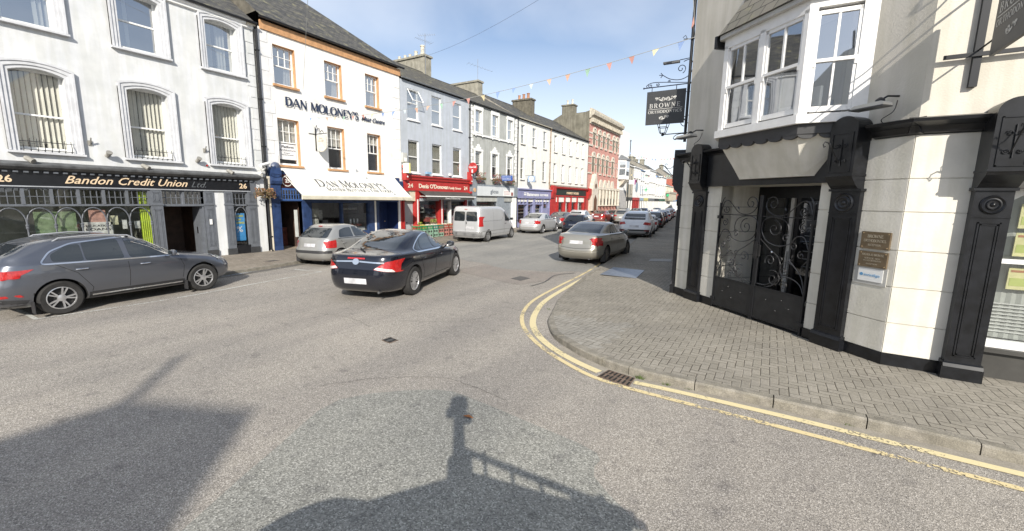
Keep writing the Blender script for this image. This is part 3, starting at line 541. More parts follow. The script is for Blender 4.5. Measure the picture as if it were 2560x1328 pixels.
def sash(fr, a, b, c, d, parent, frame=None, glass=None, dep=.13, fw=.055, mid=.5, bars=(0, 0), lower_bars=(0, 0), inner=None, sillm=None, sill=(.09, .07, .06), back=.35, wn=0, lean=0):
    """sliding sash window filling the opening a..b, c..d: frame > pane, blind/curtain; sill"""
    frame = frame or WHITE; glass = glass or GLASS; w = MB(fr); d0, d1 = -dep, -dep + .05; zm = c + (d - c) * mid
    w.box(a, a + fw, d0, d1, c, d); w.box(b - fw, b, d0, d1, c, d); w.box(a + fw, b - fw, d0, d1, d - fw, d); w.box(a + fw, b - fw, d0, d1, c, c + fw * 1.3)
    if mid: w.box(a + fw, b - fw, d0, d1 + .012, zm - .025, zm + .025)
    def bar(nx, nz, za, zb):
        for k in range(1, nx + 1): u = a + fw + (b - a - 2 * fw) * k / (nx + 1); w.box(u - .011, u + .011, d0 + .012, d1 - .008, za, zb)
        for k in range(1, nz + 1): z = za + (zb - za) * k / (nz + 1); w.box(a + fw, b - fw, d0 + .014, d1 - .01, z - .011, z + .011)
    bar(*bars, zm + .025, d - fw); bar(*lower_bars, c + fw * 1.3, zm - .025 if mid else d - fw)
    o = w.build('window', frame, parent)
    p = MB(fr); q = d0 + .018; p.poly([(a + fw, q, c + fw), (b - fw, q, c + fw), (b - fw, q, d - fw), (a + fw, q, d - fw)]); p.build('pane', glass, o)
    r = MB(fr); bk = -dep - back
    for k in ([(a, bk, c), (b, bk, c), (b, bk, d), (a, bk, d)], [(a, d0, c), (a, d0, d), (a, bk, d), (a, bk, c)], [(b, d0, d), (b, d0, c), (b, bk, c), (b, bk, d)], [(a, d0, d), (b, d0, d), (b, bk, d), (a, bk, d)], [(b, d0, c), (a, d0, c), (a, bk, c), (b, bk, c)]): r.poly(k)
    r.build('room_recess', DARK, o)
    if inner:
        kind, im = inner[0], inner[1]; z = MB(fr); dd = -dep - .07; rn = random.Random(int(a * 100) + int(c * 10))
        if kind == 'slats':
            nn = int((b - a) / .118); 
            for k in range(nn):
                if rn.random() < inner[2]: continue
                u = a + .03 + (b - a - .06) * (k + .5) / nn; an = inner[3] + rn.uniform(-.12, .12); du, dz = .052 * math.cos(an), .052 * math.sin(an); bl = c + .04 + rn.uniform(0, .03); sw = rn.uniform(-.01, .01)
                z.poly([(u - du + sw, dd - dz, bl), (u + du + sw, dd + dz, bl), (u + du, dd + dz, d - .03), (u - du, dd - dz, d - .03)])
            z.build('vertical_blind', im, o)
        elif kind == 'curtain':
            # gathered cloth drawn to one side or both
            for (f0, f1, f2) in inner[2]:
                nn = 14
                for k in range(nn):
                    g0, g1 = k / nn, (k + 1) / nn; D = lambda g: dd - .03 * math.sin(g * 22); T = lambda g: a + (b - a) * (f0 + (f1 - f0) * g); B = lambda g: a + (b - a) * (f0 + (f2 - f0) * g)
                    z.poly([(B(g0), D(g0), c + .03), (B(g1), D(g1), c + .03), (T(g1), D(g1), d - .03), (T(g0), D(g0), d - .03)])
            z.build('curtain', im, o)
        elif kind == 'net':
            nn = 22; z0 = c + (d - c) * inner[2]
            for k in range(nn):
                g0, g1 = k / nn, (k + 1) / nn; D = lambda g: dd - .015 * math.sin(g * 40); z.poly([(a + (b - a) * g0, D(g0), z0), (a + (b - a) * g1, D(g1), z0), (a + (b - a) * g1, D(g1), d - .02), (a + (b - a) * g0, D(g0), d - .02)])
            z.build('net_curtain', im, o)
        elif kind == 'roller':
            z.poly([(a, dd, c + (d - c) * inner[2]), (b, dd, c + (d - c) * inner[2]), (b, dd, d), (a, dd, d)]); z.build('roller_blind', im, o)
    if sill:
        s = MB(fr); s.prof([(-.02, c - sill[1]), (sill[0], c - sill[1]), (sill[0], c - .015), (-dep + .05, c)][::1], a - sill[2], b + sill[2]); s.build('sill', sillm or WHITE, o)
    return o
def pitched(fr, u0, u1, ze, rise, depth, m, parent, over=.18, hip=(0, 0), wallm=None):
    """roof ridge parallel to the street; gable triangles closed"""
    mb = MB(fr); rd = -depth / 2; h0, h1 = hip; L_ = math.hypot(depth / 2 + over, rise)
    zo = ze - over * rise / (depth / 2)
    mb.poly([(u0, over, zo), (u1, over, zo), (u1 - h1, rd, ze + rise), (u0 + h0, rd, ze + rise)], [(u0, 0), (u1, 0), (u1 - h1, L_), (u0 + h0, L_)])
    mb.poly([(u1, -depth, ze), (u0, -depth, ze), (u0 + h0, rd, ze + rise), (u1 - h1, rd, ze + rise)], [(u0, 0), (u1, 0), (u1 - h1, L_), (u0 + h0, L_)])
    if h0: mb.poly([(u0, -depth, ze), (u0, over, zo), (u0 + h0, rd, ze + rise)], [(0, 0), (depth, 0), (depth / 2, L_)])
    if h1: mb.poly([(u1, over, zo), (u1, -depth, ze), (u1 - h1, rd, ze + rise)], [(0, 0), (depth, 0), (depth / 2, L_)])
    o = mb.build('roof', m, parent)
    mb = MB(fr)
    if not h0: mb.poly([(u0 + .001, 0, ze), (u0 + .001, -depth, ze), (u0 + .001, rd, ze + rise - .01)])
    if not h1: mb.poly([(u1 - .001, -depth, ze), (u1 - .001, 0, ze), (u1 - .001, rd, ze + rise - .01)])
    if mb.f: mb.build('gable', wallm or CONC, o)
    mb = MB(fr); mb.prof([(rd - .1, ze + rise - .04), (rd, ze + rise + .05), (rd + .1, ze + rise - .04)], u0 + h0, u1 - h1); mb.build('ridge_tiles', mat('ridge_tile', (.10, .095, .085), .85, var=.3), o)
    return o
def gutter(fr, u0, u1, z, parent, m=None, d=.16):
    mb = MB(fr); pts = [(d - .055, z), (d - .055, z - .02), (d - .045, z - .055), (d, z - .075), (d + .05, z - .055), (d + .06, z - .02), (d + .06, z)]
    mb.prof(pts, u0, u1); o = mb.build('gutter', m or IRON, parent); return o
def downpipe(fr, u, z0, z1, parent, m=None, d=.09, r=.042):
    mb = MB(fr); mb.tube([(u, d + .05, z1), (u, d, z1 - .15), (u, d, z0 + .08), (u, d + .1, z0)], r, 8); z = z0 + .6
    while z < z1 - .3: mb.box(u - .07, u + .07, .004, d + .052, z, z + .05); z += 1.9
    return mb.build('downpipe', m or IRON, parent)
POT = mat('clay_pot', (.42, .22, .13), .85, var=.2); POTW = mat('buff_pot', (.62, .58, .48), .85, var=.15)
def chimney(fr, u0, u1, d0, d1, z0, z1, parent, m, pots=(), potm=None, cap=.16):
    mb = MB(fr); mb.box(u0, u1, d0, d1, z0, z1 - cap); mb.box(u0 - .09, u1 + .09, d0 - .09, d1 + .09, z1 - cap, z1 - .04); mb.box(u0 - .04, u1 + .04, d0 - .04, d1 + .04, z1 - .04, z1)
    o = mb.build('chimney', m, parent)
    for (u, d, h, r) in pots:
        p = MB(fr); p.lathe((u, d, z1), [(r * 1.15, 0), (r * 1.1, .05), (r * .85, h * .3), (r * .8, h * .85), (r, h * .88), (r, h), (r * .75, h), (r * .7, h - .1)], n=12); p.build('chimney_pot', potm or POT, o)
    return o
def aerial(fr, u, d, z0, z1, label, yagi, rot=0):
    t = thing('tv_aerial', label, 'aerial', fr.P(u, d, z0)); m = mat('aerial_metal', (.3, .31, .33), .5, .4)
    mb = MB(fr); mb.tube([(u, d, z0), (u, d, z1)], .018, 6); mb.build('mast', m, t)
    for (zz, l, n, ang, tilt) in yagi:
        b = MB(fr); ca, sa = math.cos(ang), math.sin(ang); P = lambda s, k, h=0: (u + ca * s - sa * k, d + sa * s + ca * k, z0 + zz + s * tilt + h)
        b.tube([P(-l * .4, 0), P(l * .6, 0)], .008, 5)
        for i in range(n): s = -l * .38 + l * .95 * i / (n - 1); h = .34 - .2 * i / n; b.tube([P(s, -h), P(s, h)], .006, 4)
        b.build('antenna', m, t)
    return t
def arc_pts(a, b, z, rise, n=12):
    """segmental arch from (a,z) up and over to (b,z)"""
    w = (b - a) / 2; r = (w * w + rise * rise) / (2 * rise); cz = z + rise - r; th = math.asin(min(1, w / r)); return [((a + b) / 2 - r * math.sin(th - 2 * th * k / n), cz + r * math.cos(th - 2 * th * k / n)) for k in range(n + 1)]
def arch_head(fr, a, b, z, rise, top, dep, m, parent, name='arched_head'):
    """fills the rectangle above a segmental arch inside an opening"""
    mb = MB(fr); p = arc_pts(a, b, z, rise); n = len(p)
    for k in range(n - 1):
        (u, q), (u2, q2) = p[k], p[k + 1]; mb.poly([(u, .001, q), (u2, .001, q2), (u2, .001, top), (u, .001, top)]); mb.poly([(u, .001, q), (u, -dep, q), (u2, -dep, q2), (u2, .001, q2)])
    return mb.build(name, m, parent)
def surround(fr, a, b, c, z, rise, w, parent, m, steps=((0, .045), (.35, .075), (.75, .10)), name='architrave'):
    """stepped moulding round jambs and segmental head; w = width"""
    mb = MB(fr)
    for (f, pr) in steps:
        w1 = w if f == 0 else w; i0 = w * f; i1 = w
        A = arc_pts(a - i0, b + i0, z, rise + .0) if rise > .01 else [(a - i0, z), (b + i0, z)]
        A = [(u, q + i0) for u, q in A]; B = arc_pts(a - i1, b + i1, z, rise) if rise > .01 else [(a - i1, z), (b + i1, z)]; B = [(u, q + i1) for u, q in B]
        mb.box(a - i1, a - i0 if f else a - .0, 0.002, pr, c, A[0][1]); mb.box(b + i0, b + i1, 0.002, pr, c, A[-1][1])
        for k in range(len(A) - 1):
            (u, q), (u2, q2), (U, Q), (U2, Q2) = A[k], A[k + 1], B[k], B[k + 1]
            mb.poly([(u, pr, q), (u2, pr, q2), (U2, pr, Q2), (U, pr, Q)]); mb.poly([(u, .002, q), (u, pr, q), (u2, pr, q2), (u2, .002, q2)][::-1]); mb.poly([(U, .002, Q), (U, pr, Q), (U2, pr, Q2), (U2, .002, Q2)])
        (u, q), (U, Q) = A[0], B[0]; mb.poly([(U, pr, q), (u, pr, q), (u, pr, q), (U, pr, Q)][:1] + [(u, pr, q), (U, pr, Q)]) if abs(Q - q) > 1e-4 else None
        (u, q), (U, Q) = A[-1], B[-1]; mb.poly([(u, pr, q), (U, pr, q), (U, pr, Q)]) if abs(Q - q) > 1e-4 else None
    return mb.build(name, m, parent)
def quoins(fr, u0, u1, z0, z1, h, parent, m, side, pr=.018, alt=.72):
    mb = MB(fr); z = z0; k = 0
    while z < z1 - .1:
        zz = min(z + h, z1); a, b = (u0, u1) if k % 2 == 0 else ((u0, u0 + (u1 - u0) * alt) if side < 0 else (u1 - (u1 - u0) * alt, u1)); mb.box(a, b, .002, pr, z + .012, zz - .012); z = zz; k += 1
    return mb.build('quoins', m, parent)
def panelled(mb, fr, u0, u1, d, z0, z1, m=.05, deep=.02):
    """raised moulding rectangle on a flat face"""
    for (a, b, c, e) in ((u0, u0 + .016, z0, z1), (u1 - .016, u1, z0, z1), (u0, u1, z0, z0 + .016), (u0, u1, z1 - .016, z1)): mb.box(a, b, d, d + .012, c, e)
def flowers(fr, u, d, z, w, label, cat='hanging basket', cols=((.55, .05, .08), (.10, .18, .04)), basket=(.16, .11, .06), n=160, seed=1, hang=True, trail=.25, group=None):
    t = thing('hanging_basket' if hang else 'window_box', label, cat, fr.P(u, d, z), group); mb = MB(fr)
    if hang: mb.lathe((u, d, z), [(.02, -.16), (w * .28, -.12), (w * .42, -.02), (w * .45, .02)], n=12)
    else: mb.box(u - w / 2, u + w / 2, d - .1, d + .1, z - .14, z + .02)
    mb.build('basket' if hang else 'planter', mat('basket_%d' % seed, basket, .9, var=.3), t)
    rn = random.Random(seed)
    for ci, c in enumerate(cols):
        q = MB(fr)
        for _ in range(n):
            a = rn.uniform(0, 6.28); r = w * .55 * math.sqrt(rn.random()); x = u + math.cos(a) * r; y = d + math.sin(a) * r * (1 if hang else .45); zz = z + rn.uniform(-trail if r > w * .3 else 0, .2 * w / .5); s = rn.uniform(.018, .034)
            e = Vector((rn.gauss(0, 1), rn.gauss(0, 1), rn.gauss(0, 1))).normalized(); f = e.orthogonal().normalized(); g = e.cross(f)
            q.poly([(x + f.x * s, y + f.y * s, zz + f.z * s), (x + g.x * s, y + g.y * s, zz + g.z * s), (x - f.x * s, y - f.y * s, zz - f.z * s), (x - g.x * s, y - g.y * s, zz - g.z * s)])
        q.build('blooms' if ci == 0 else 'foliage', mat('plant_%02d_%02d_%02d' % tuple(int(v * 99) for v in c), c, .8, var=.35, scale=20), t)
    return t
XL = -18.5
LEFT = Fr((XL, 0, 0), R(90))      # facades along the left side: u = world y
SLATE = slates('roof_slate', (.05, .05, .05), (.105, .10, .088)); SLATE2 = slates('mossy_slate', (.075, .072, .062), (.10, .092, .075))
# ================================================================ CREDIT UNION (number 26)
RENDER26 = mat('weathered_white_render', (.67, .68, .69), .85, var=.10, scale=1.3, col2=(.57, .585, .60), bump=.3, bscale=30, streak=.08)
TRIM26 = mat('grey_white_trim', (.60, .61, .63), .7, var=.10, scale=5)
GREYP = mat('slate_grey_paint', (.135, .147, .17), .5, var=.12, scale=5, streak=.08); GREYP2 = mat('weathered_grey_cornice', (.13, .135, .14), .75, var=.3, scale=4)
b26 = thing('shop_building', 'white rendered building with arched sash windows over dark grey credit union shopfront', 'building', (XL, 3.5, 0)); F = LEFT
WB = [(3.22, 4.33), (5.77, 6.88), (8.27, 9.36)]; ops = [(a, b, 3.72, 5.99, .34) for a, b in WB] + [(a, b, 7.22, 8.97, .34) for a, b in WB] + [(.55, 1.7, 3.72, 5.99, .34), (.55, 1.7, 7.22, 8.97, .34)]
wall_with_openings(F, -3, 10.02, 2.9, 9.3, ops, RENDER26, b26, back=9)
for i, (a, b) in enumerate(WB + [(.55, 1.7)]):
    for fl, (c, z, top, ri) in enumerate(((3.72, 5.86, 5.99, .13), (7.22, 8.86, 8.97, .11))):
        arch_head(F, a, b, z, ri, top, .34, RENDER26, b26)
        sl = ('slats', BLIND, (.04, .03, .2, .1)[i] if fl == 0 else (.75, .45, .1, .3)[i], (.72, .7, .85, .7)[i])
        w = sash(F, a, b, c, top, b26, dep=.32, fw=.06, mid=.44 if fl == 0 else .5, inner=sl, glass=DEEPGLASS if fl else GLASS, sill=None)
        surround(F, a, b, c - .06, z, ri, .22, b26, TRIM26)
        s = MB(F); s.prof([(.003, c - .13), (.14, c - .13), (.14, c - .075), (.003, c - .05)], a - .25, b + .25); s.build('sill', TRIM26, w)
        if fl == 0:                                   # bowed iron guard rail standing on the sill
            g = MB(F); u0, u1 = a + .06, b - .06; P = lambda u, z, e=0: (u, .07 + .07 * math.sin(math.pi * min(1, max(0, (z - 3.66) / .34))) + e, z)
            for zz in (3.70, 3.93): g.tube([(u0 - .05, .03, zz), (u0, .09, zz), (u1, .09, zz), (u1 + .05, .03, zz)], .011, 5)
            for k in range(8):
                u = u0 + (u1 - u0) * k / 7; g.tube([(u, .08, 3.64), (u, .13, 3.72), (u, .13, 3.82), (u, .09, 3.92), (u, .09, 3.99), (u, .12, 4.01)], .009, 5)
            g.build('guard_rail', IRON, w)
q = MB(F); q.prof([(.002, 3.10), (.13, 3.12), (.26, 3.2), (.28, 3.25), (.28, 3.28), (.002, 3.36)], -3, 9.78); q.build('shopfront_cornice', GREYP2, b26)
q = MB(F)
for k in range(62): q.box(-2.6 + k * .2, -2.5 + k * .2, .06, .12, 3.035, 3.085)
q.build('dentils', GREYP, b26)
fs = MB(F).box(-3, 9.42, -.3, .05, 2.66, 3.10).build('sign_fascia', BLACKP, b26)
MB(F).box(-3, 9.42, .045, .075, 2.63, 2.662).build('fascia_moulding', mat('silver_moulding', (.4, .42, .45), .5), fs)
text('Bandon Credit Union', F, 4.02, 2.76, .34, GOLD, fs, d=.062, w=3.2, shear=.45, bold=.003); text('Ltd.', F, 7.33, 2.75, .3, mat('unlit_letters', (.11, .12, .13), .4), fs, d=.06, w=.5, shear=.45)
for u in (2.68, 9.0): text('26', F, u, 2.76, .27, GOLD, fs, d=.062, w=.29, bold=.006)
gg = MB(F); gg.prof([(.002, 9.05), (.09, 9.08), (.09, 9.16), (.15, 9.2), (.15, 9.28), (.002, 9.3)], -3, 10.0); gg.build('eaves_moulding', WHITE, b26); gutter(F, -3, 10.1, 9.32, b26, d=.2)
pitched(F, -3, 10.02, 9.46, 3.1, 9, SLATE, b26, over=.22, wallm=RENDER26)
q = MB(F); q.box(10.02 - .28, 10.06, -4.5, .05, 9.3, 9.35); i = 0
mb = MB(F); mb.poly([(9.72, .2, 9.3), (10.05, .2, 9.3), (10.05, -4.5, 12.5), (9.72, -4.5, 12.5)]); mb.poly([(9.72, .2, 9.3), (9.72, .2, 9.17), (10.05, .2, 9.17), (10.05, .2, 9.3)]); mb.poly([(9.72, .2, 9.3), (9.72, -4.5, 12.5), (9.72, -4.5, 12.3), (9.72, .2, 9.1)]); mb.build('verge_coping', mat('stone_coping', (.16, .145, .115), .9, var=.3), b26)
quoins(F, 9.66, 10.0, 3.5, 9.0, .42, b26, RENDER26, 1, pr=.02)
# shopfront
PIL = [(6.08, 6.41), (7.71, 8.03), (8.42, 8.72), (9.29, 9.62)]
for (a, b) in PIL:
    mb = MB(F); mb.box(a, b, -.3, .055, .35, 2.63); mb.box(a - .02, b + .02, .0, .075, 2.08, 2.14)
    for (c, d) in ((.5, 1.95), (2.2, 2.56)): panelled(mb, F, a + .06, b - .06, .055, c, d); panelled(mb, F, a + .1, b - .1, .056, c + .04, d - .04)
    if a > 9: mb.box(9.42, 9.62, -.3, .055, 2.63, 3.10)
    o = mb.build('pilaster', GREYP, b26); MB(F).box(a - .02, b + .02, -.3, .08, 0, .35).build('pilaster_block', mat('dark_plinth', (.045, .047, .05), .6, var=.2), o)
MB(F).box(8.03, 8.42, -.3, .0, 0, 2.66).build('pier', RENDER26, b26); MB(F).box(9.62, 10.02, -.3, 0, 0, 2.9).build('pier', RENDER26, b26); MB(F).box(-3, 6.08, -.25, .03, 0, .62).build('stall_riser', GREYP, b26); MB(F).box(8.72, 9.29, -.25, .03, 0, .45).build('stall_riser', BLACKP, b26)
cols = [-.38, .205, .79, 1.375, 1.96, 2.545, 3.13, 3.71, 4.29, 4.88, 5.46, 6.05]
sf = MB(F); sf.box(-3, 6.08, -.12, .02, 2.07, 2.13); sf.box(-3, 6.08, -.12, .02, 2.58, 2.66)
for u in cols: sf.box(u - .035, u + .035, -.12, .03, 2.13, 2.58)
for u in cols[:-1]:
    for k in range(1, 4): sf.box(u + .145 * k - .009, u + .145 * k + .009, -.05, -.02, 2.13, 2.58)
    sf.box(u, u + .58, -.049, -.021, 2.345, 2.365)
disp = sf.build('display_window', GREYP, b26)
ar = MB(F)
for u in cols:
    ar.lathe((u, .01, .62), [(.035, 0), (.03, .06), (.022, .1), (.022, .76), (.045, .82), (.03, .84), (.045, .9), (.03, .92)], n=10)
for u in cols[:-1]:
    for s in (0, 1):                 # interlacing arches
        pts = []
        for k in range(13):
            t = k / 12 * math.pi; x = u + .2925 - .2925 * math.cos(t); z = 1.52 + .5 * math.sin(t) ** .85; pts.append((x, .01, z))
    ar.tube(pts, .02, 6)
ar.build('arcade_tracery', mat('tracery_grey', (.12, .13, .15), .5, var=.2, scale=8), disp)
g = MB(F); g.poly([(-3, -.08, .62), (6.08, -.08, .62), (6.08, -.08, 2.6), (-3, -.08, 2.6)]); g.build('pane', SHOPGLASS, disp)
def shop_interior(F, u0, u1, z0, z1, depth, parent, back=(.30, .28, .24), items=(), seed=1, floor=(.2, .18, .15), light=None):
    r = MB(F); b = -depth
    for k in ([(u0, b, z0), (u1, b, z0), (u1, b, z1), (u0, b, z1)], [(u0, -.1, z0), (u0, -.1, z1), (u0, b, z1), (u0, b, z0)], [(u1, -.1, z1), (u1, -.1, z0), (u1, b, z0), (u1, b, z1)], [(u0, -.1, z1), (u1, -.1, z1), (u1, b, z1), (u0, b, z1)], [(u1, -.1, z0), (u0, -.1, z0), (u0, b, z0), (u1, b, z0)]): r.poly(k)
    r.build('shop_room', mat('shop_room_%02d%02d%02d' % tuple(int(c * 99) for c in back), back, .9, var=.3, scale=1.4), parent)
shop_interior(F, -3, 6.08, .5, 2.6, 2.2, disp, back=(.36, .36, .30)); rn = random.Random(4)
for (a, b, c, d, col, nm) in ((4.35, 5.05, .8, 1.55, (.75, .75, .70), 'poster'), (4.5, 4.9, 1.55, 1.95, (.62, .35, .28), 'poster'), (5.0, 5.2, 1.45, 1.75, (.7, .68, .45), 'poster'), (5.3, 5.42, 1.3, 1.6, (.7, .7, .66), 'poster'), (5.62, 5.76, 1.3, 1.55, (.7, .7, .66), 'poster'), (3.3, 4.2, .7, 1.9, (.22, .30, .16), 'display_board')):
    o = MB(F).box(a, b, -.16, -.14, c, d).build(nm, mat('%s_%02d%02d%02d' % (nm, int(col[0] * 99), int(col[1] * 99), int(col[2] * 99)), col, .7, var=.25, scale=9), disp)
    if b == 5.05: text('EDUCATION', F, a + .04, 1.40, .09, DARK, o, d=-.138, w=.6); text('LOANS', F, a + .04, 1.28, .11, DARK, o, d=-.138, w=.6)
c = MB(F)
for k in range(10): u = 5.78 + k * .028; c.poly([(u, -.13 - .03 * (k % 2), .65), (u + .028, -.13 - .03 * ((k + 1) % 2), .65), (u + .028 + .01, -.13 - .03 * ((k + 1) % 2), 2.55), (u + .01, -.13 - .03 * (k % 2), 2.55)])
c.build('curtain', mat('lime_curtain', (.50, .62, .06), .8, var=.2, scale=10), disp)
# doorway with paned fanlight
dw = MB(F); dw.box(6.41, 7.71, -.2, .0, 2.05, 2.13); dw.box(7.04, 7.10, -.2, .0, 2.13, 2.6); dw.box(6.41, 7.71, -.2, .0, 2.58, 2.66); dw.box(7.66, 7.71, -.3, -.02, .1, 2.05)
for s0 in (6.41, 7.10):
    for k in range(1, 4): dw.box(s0 + .155 * k - .009, s0 + .155 * k + .009, -.12, -.09, 2.13, 2.58)
    dw.box(s0, s0 + .61, -.121, -.091, 2.35, 2.37)
dr = dw.build('doorway', GREYP, b26); g = MB(F); g.poly([(6.41, -.11, 2.13), (7.71, -.11, 2.13), (7.71, -.11, 2.58), (6.41, -.11, 2.58)]); g.build('pane', DEEPGLASS, dr)
r = MB(F); BRN = mat('brown_panelling', (.085, .05, .032), .6, var=.3, scale=4)
for k in ([(6.41, -2, 0), (7.71, -2, 0), (7.71, -2, 2.6), (6.41, -2, 2.6)], [(6.41, 0, 0), (6.41, 0, 2.6), (6.41, -2, 2.6), (6.41, -2, 0)], [(7.71, 0, 2.6), (7.71, 0, 0), (7.71, -2, 0), (7.71, -2, 2.6)], [(6.41, 0, .12), (7.71, 0, .12), (7.71, -2, .12), (6.41, -2, .12)], [(6.41, -.14, 2.05), (7.71, -.14, 2.05), (7.71, -2, 2.05), (6.41, -2, 2.05)]): r.poly(k)
r.build('porch', BRN, dr)
dl = MB(F); dl.box(7.6, 7.66, -.75, -.12, .14, 2.03); panelled(dl, F, 7.2, 7.5, -.2, .3, .9) if False else None; o = dl.build('door', GREYP, dr)
MB(F).box(7.58, 7.60, -.45, -.35, 1.0, 1.25).build('handle', mat('chrome', (.7, .7, .72), .15, 1, var=0), o)
for u in (7.72 + .05,): MB(F).box(7.82, 7.9, .06, .1, 1.35, 1.55).build('door_bell', WHITE, dr)
nw = MB(F); nw.box(8.72, 9.29, -.1, .01, 2.05, 2.12); nw.box(8.72, 8.76, -.1, .01, .45, 2.6); nw.box(9.25, 9.29, -.1, .01, .45, 2.6); nw.box(8.72, 9.29, -.1, .01, 2.56, 2.66)
for k in range(1, 4): nw.box(8.72 + .142 * k - .009, 8.72 + .142 * k + .009, -.06, -.03, 2.12, 2.56)
nw.box(8.76, 9.25, -.061, -.031, 2.33, 2.35); nw = nw.build('narrow_window', GREYP, b26); g = MB(F); g.poly([(8.72, -.07, .45), (9.29, -.07, .45), (9.29, -.07, 2.6), (8.72, -.07, 2.6)]); g.build('pane', SHOPGLASS, nw)
pts = [(8.76 + .245 - .245 * math.cos(k / 12 * math.pi), -.0, 1.52 + .48 * math.sin(k / 12 * math.pi)) for k in range(13)]; MB(F).tube(pts, .018, 6).build('arcade_tracery', GREYP, nw); shop_interior(F, 8.72, 9.29, .45, 2.6, .7, nw, back=(.2, .2, .18))
ps = MB(F).box(8.83, 9.2, -.16, -.14, .62, 1.75).build('poster', mat('blue_poster', (.08, .36, .75), .5, var=.15), nw); PY = mat('yellow_print', (.65, .62, .12), .6); 
for s_, z, mm, w in (('LOANS', 1.6, PY, .28), ('LOW', 1.45, PY, .2), ('SAVINGS', 1.32, PY, .32), ('%', .98, mat('white_print', (.8, .8, .8), .6), .24)): text(s_, F, 8.86, z, .11 if s_ != '%' else .34, mm, ps, d=-.137, w=w, bold=.004)
# small lamps and fittings on the wall: each its own thing
SPOT = mat('stone_coloured_spotlight', (.30, .29, .26), .55, var=.2)
def spot(u, z, on_cornice, label):
    t = thing('wall_spotlight', label, 'spotlight', F.P(u, 0, z), 'spotlights over the credit union sign'); d0 = .1 if on_cornice else .03
    mb = MB(F); mb.lathe((u, d0 + .03, z), [(.03, -.04), (.06, -.02), (.065, .02), (.02, .05)], 'd', 12); mb.build('base', SPOT, t)
    mb = MB(F); c = Vector((u, d0 + .06, z))
    if on_cornice: mb.tube([(u, d0 + .06, z), (u + .1, d0 + .2, z - .1)], .07, 10, .075)
    else: mb.tube([(u, d0 + .06, z - .02), (u + .02, d0 + .2, z + .10)], .05, 10, .085)
    mb.build('shade', SPOT, t)
for u, z, k, l in ((3.3, 3.45, 1, 'stone grey spotlight on the cornice left of the credit union lettering'), (5.95, 3.43, 1, 'stone grey spotlight on the cornice under the middle first floor window'), (8.6, 3.43, 1, 'stone grey spotlight on the cornice near the right end of sign'), (5.08, 3.68, 0, 'upturned spotlight on white wall between the two left arched windows'), (7.6, 3.72, 0, 'upturned spotlight on white wall left of the right arched window')): spot(u, z, k, l)
for i, (u, z) in enumerate(((4.72, 4.06), (7.9, 4.16))):
    t = thing('flagpole_socket', ['small pale flagpole bracket on white wall beside the middle arched window', 'small pale flagpole bracket on white wall left of the right arched window'][i], 'bracket', F.P(u, 0, z), 'flagpole brackets'); MB(F).box(u - .05, u + .05, .002, .03, z - .1, z + .05).build('plate', SPOT, t); MB(F).tube([(u, .03, z - .06), (u, .16, z + .12)], .02, 8).build('socket', SPOT, t)
t = thing('alarm_light', 'small round red alarm beacon on white wall above dark cornice', 'alarm', F.P(7.92, 0, 3.58)); MB(F).lathe((7.92, 0, 3.58), [(.045, 0), (.045, .04)], 'd', 12).build('base', WHITE, t); MB(F).lathe((7.92, 0, 3.58), [(.04, .04), (.034, .07), (.01, .085)], 'd', 12).build('lens', mat('red_lens', (.6, .03, .02), .3), t)
downpipe(F, 10.1, .1, 9.25, b26, r=.05)
# ================================================================ BUTCHER (number 25)
W25 = mat('clean_white_render', (.80, .79, .77), .8, var=.05, scale=2, streak=.05); ORG = mat('orange_stone_paint', (.56, .31, .15), .7, var=.18, scale=6); BLUE = mat('royal_blue_paint', (.03, .06, .155), .4, var=.25, scale=5)
b25 = thing('shop_building', 'white butcher building with orange eaves board, blue shopfront and steep slate roof', 'building', (XL, 14, 0))
o1 = [(10.78, 11.74), (13.2, 14.12), (15.55, 16.42)]; ops = [(a, b, 3.84, 5.80, .24) for a, b in o1] + [(a, b, 7.2, 8.78, .24) for a, b in o1]
wall_with_openings(F, 10.16, 17.92, 2.3, 9.3, ops, W25, b25, back=10)
CREAM = mat('cream_curtain', (.72, .68, .6), .9, var=.2, scale=12)
for i, (a, b) in enumerate(o1):
    for fl, (c, d) in enumerate(((3.84, 5.80), (7.2, 8.78))):
        inner = ('curtain', CREAM, [(1, .68, .55)]) if fl else (('roller', CREAM, .5) if i == 0 else ('roller', CREAM, (.5, .56, .72)[i]))
        w = sash(F, a, b, c, d, b25, dep=.22, fw=.06, mid=.5, bars=(2, 1), inner=inner, glass=DEEPGLASS if fl else GLASS, sillm=ORG, sill=(.12, .10, .10))
        if fl == 0 and i == 0:
            p = MB(F).box(a + .07, b - .08, -.175, -.17, c + .25, c + .92).build('window_sign', mat('white_sign_board', (.78, .78, .78), .5), w); BT = mat('dark_print', (.05, .05, .06), .6)
            text('Platform', F, a + .22, c + .75, .15, BT, p, d=-.168, w=.55, bold=.004, ext=.002); text('Architecture', F, a + .11, c + .61, .14, BT, p, d=-.168, w=.74, ext=.002)
            text('Architects', F, a + .3, c + .51, .07, BT, p, d=-.168, w=.3, ext=.002); text('Planning Consultants', F, a + .2, c + .43, .07, BT, p, d=-.168, w=.55, ext=.002)
for (a, b) in o1:                                  # orange painted surrounds and jamb linings
    for (c, d) in ((3.84, 5.80), (7.2, 8.78)): rv = MB(F); rv.box(b, b + .012, -.10, .005, c, d + .012); rv.box(a, b, -.10, .005, d, d + .012); rv.box(b - .004, b - .001, -.218, -.002, c, d); rv.box(a, b, -.218, -.002, d - .004, d - .001); rv.build('window_surround', ORG, b25)
quoins(F, 10.2, 10.72, 3.7, 9.2, .56, b25, mat('quoin_grey_white', (.70, .70, .70), .8, var=.08), -1); quoins(F, 17.35, 17.9, 3.5, 9.2, .56, b25, W25, 1)
MB(F).box(10.3, 17.95, -.02, .07, 9.22, 9.56).build('eaves_board', ORG, b25); gutter(F, 10.2, 18.1, 9.66, b25, d=.22)
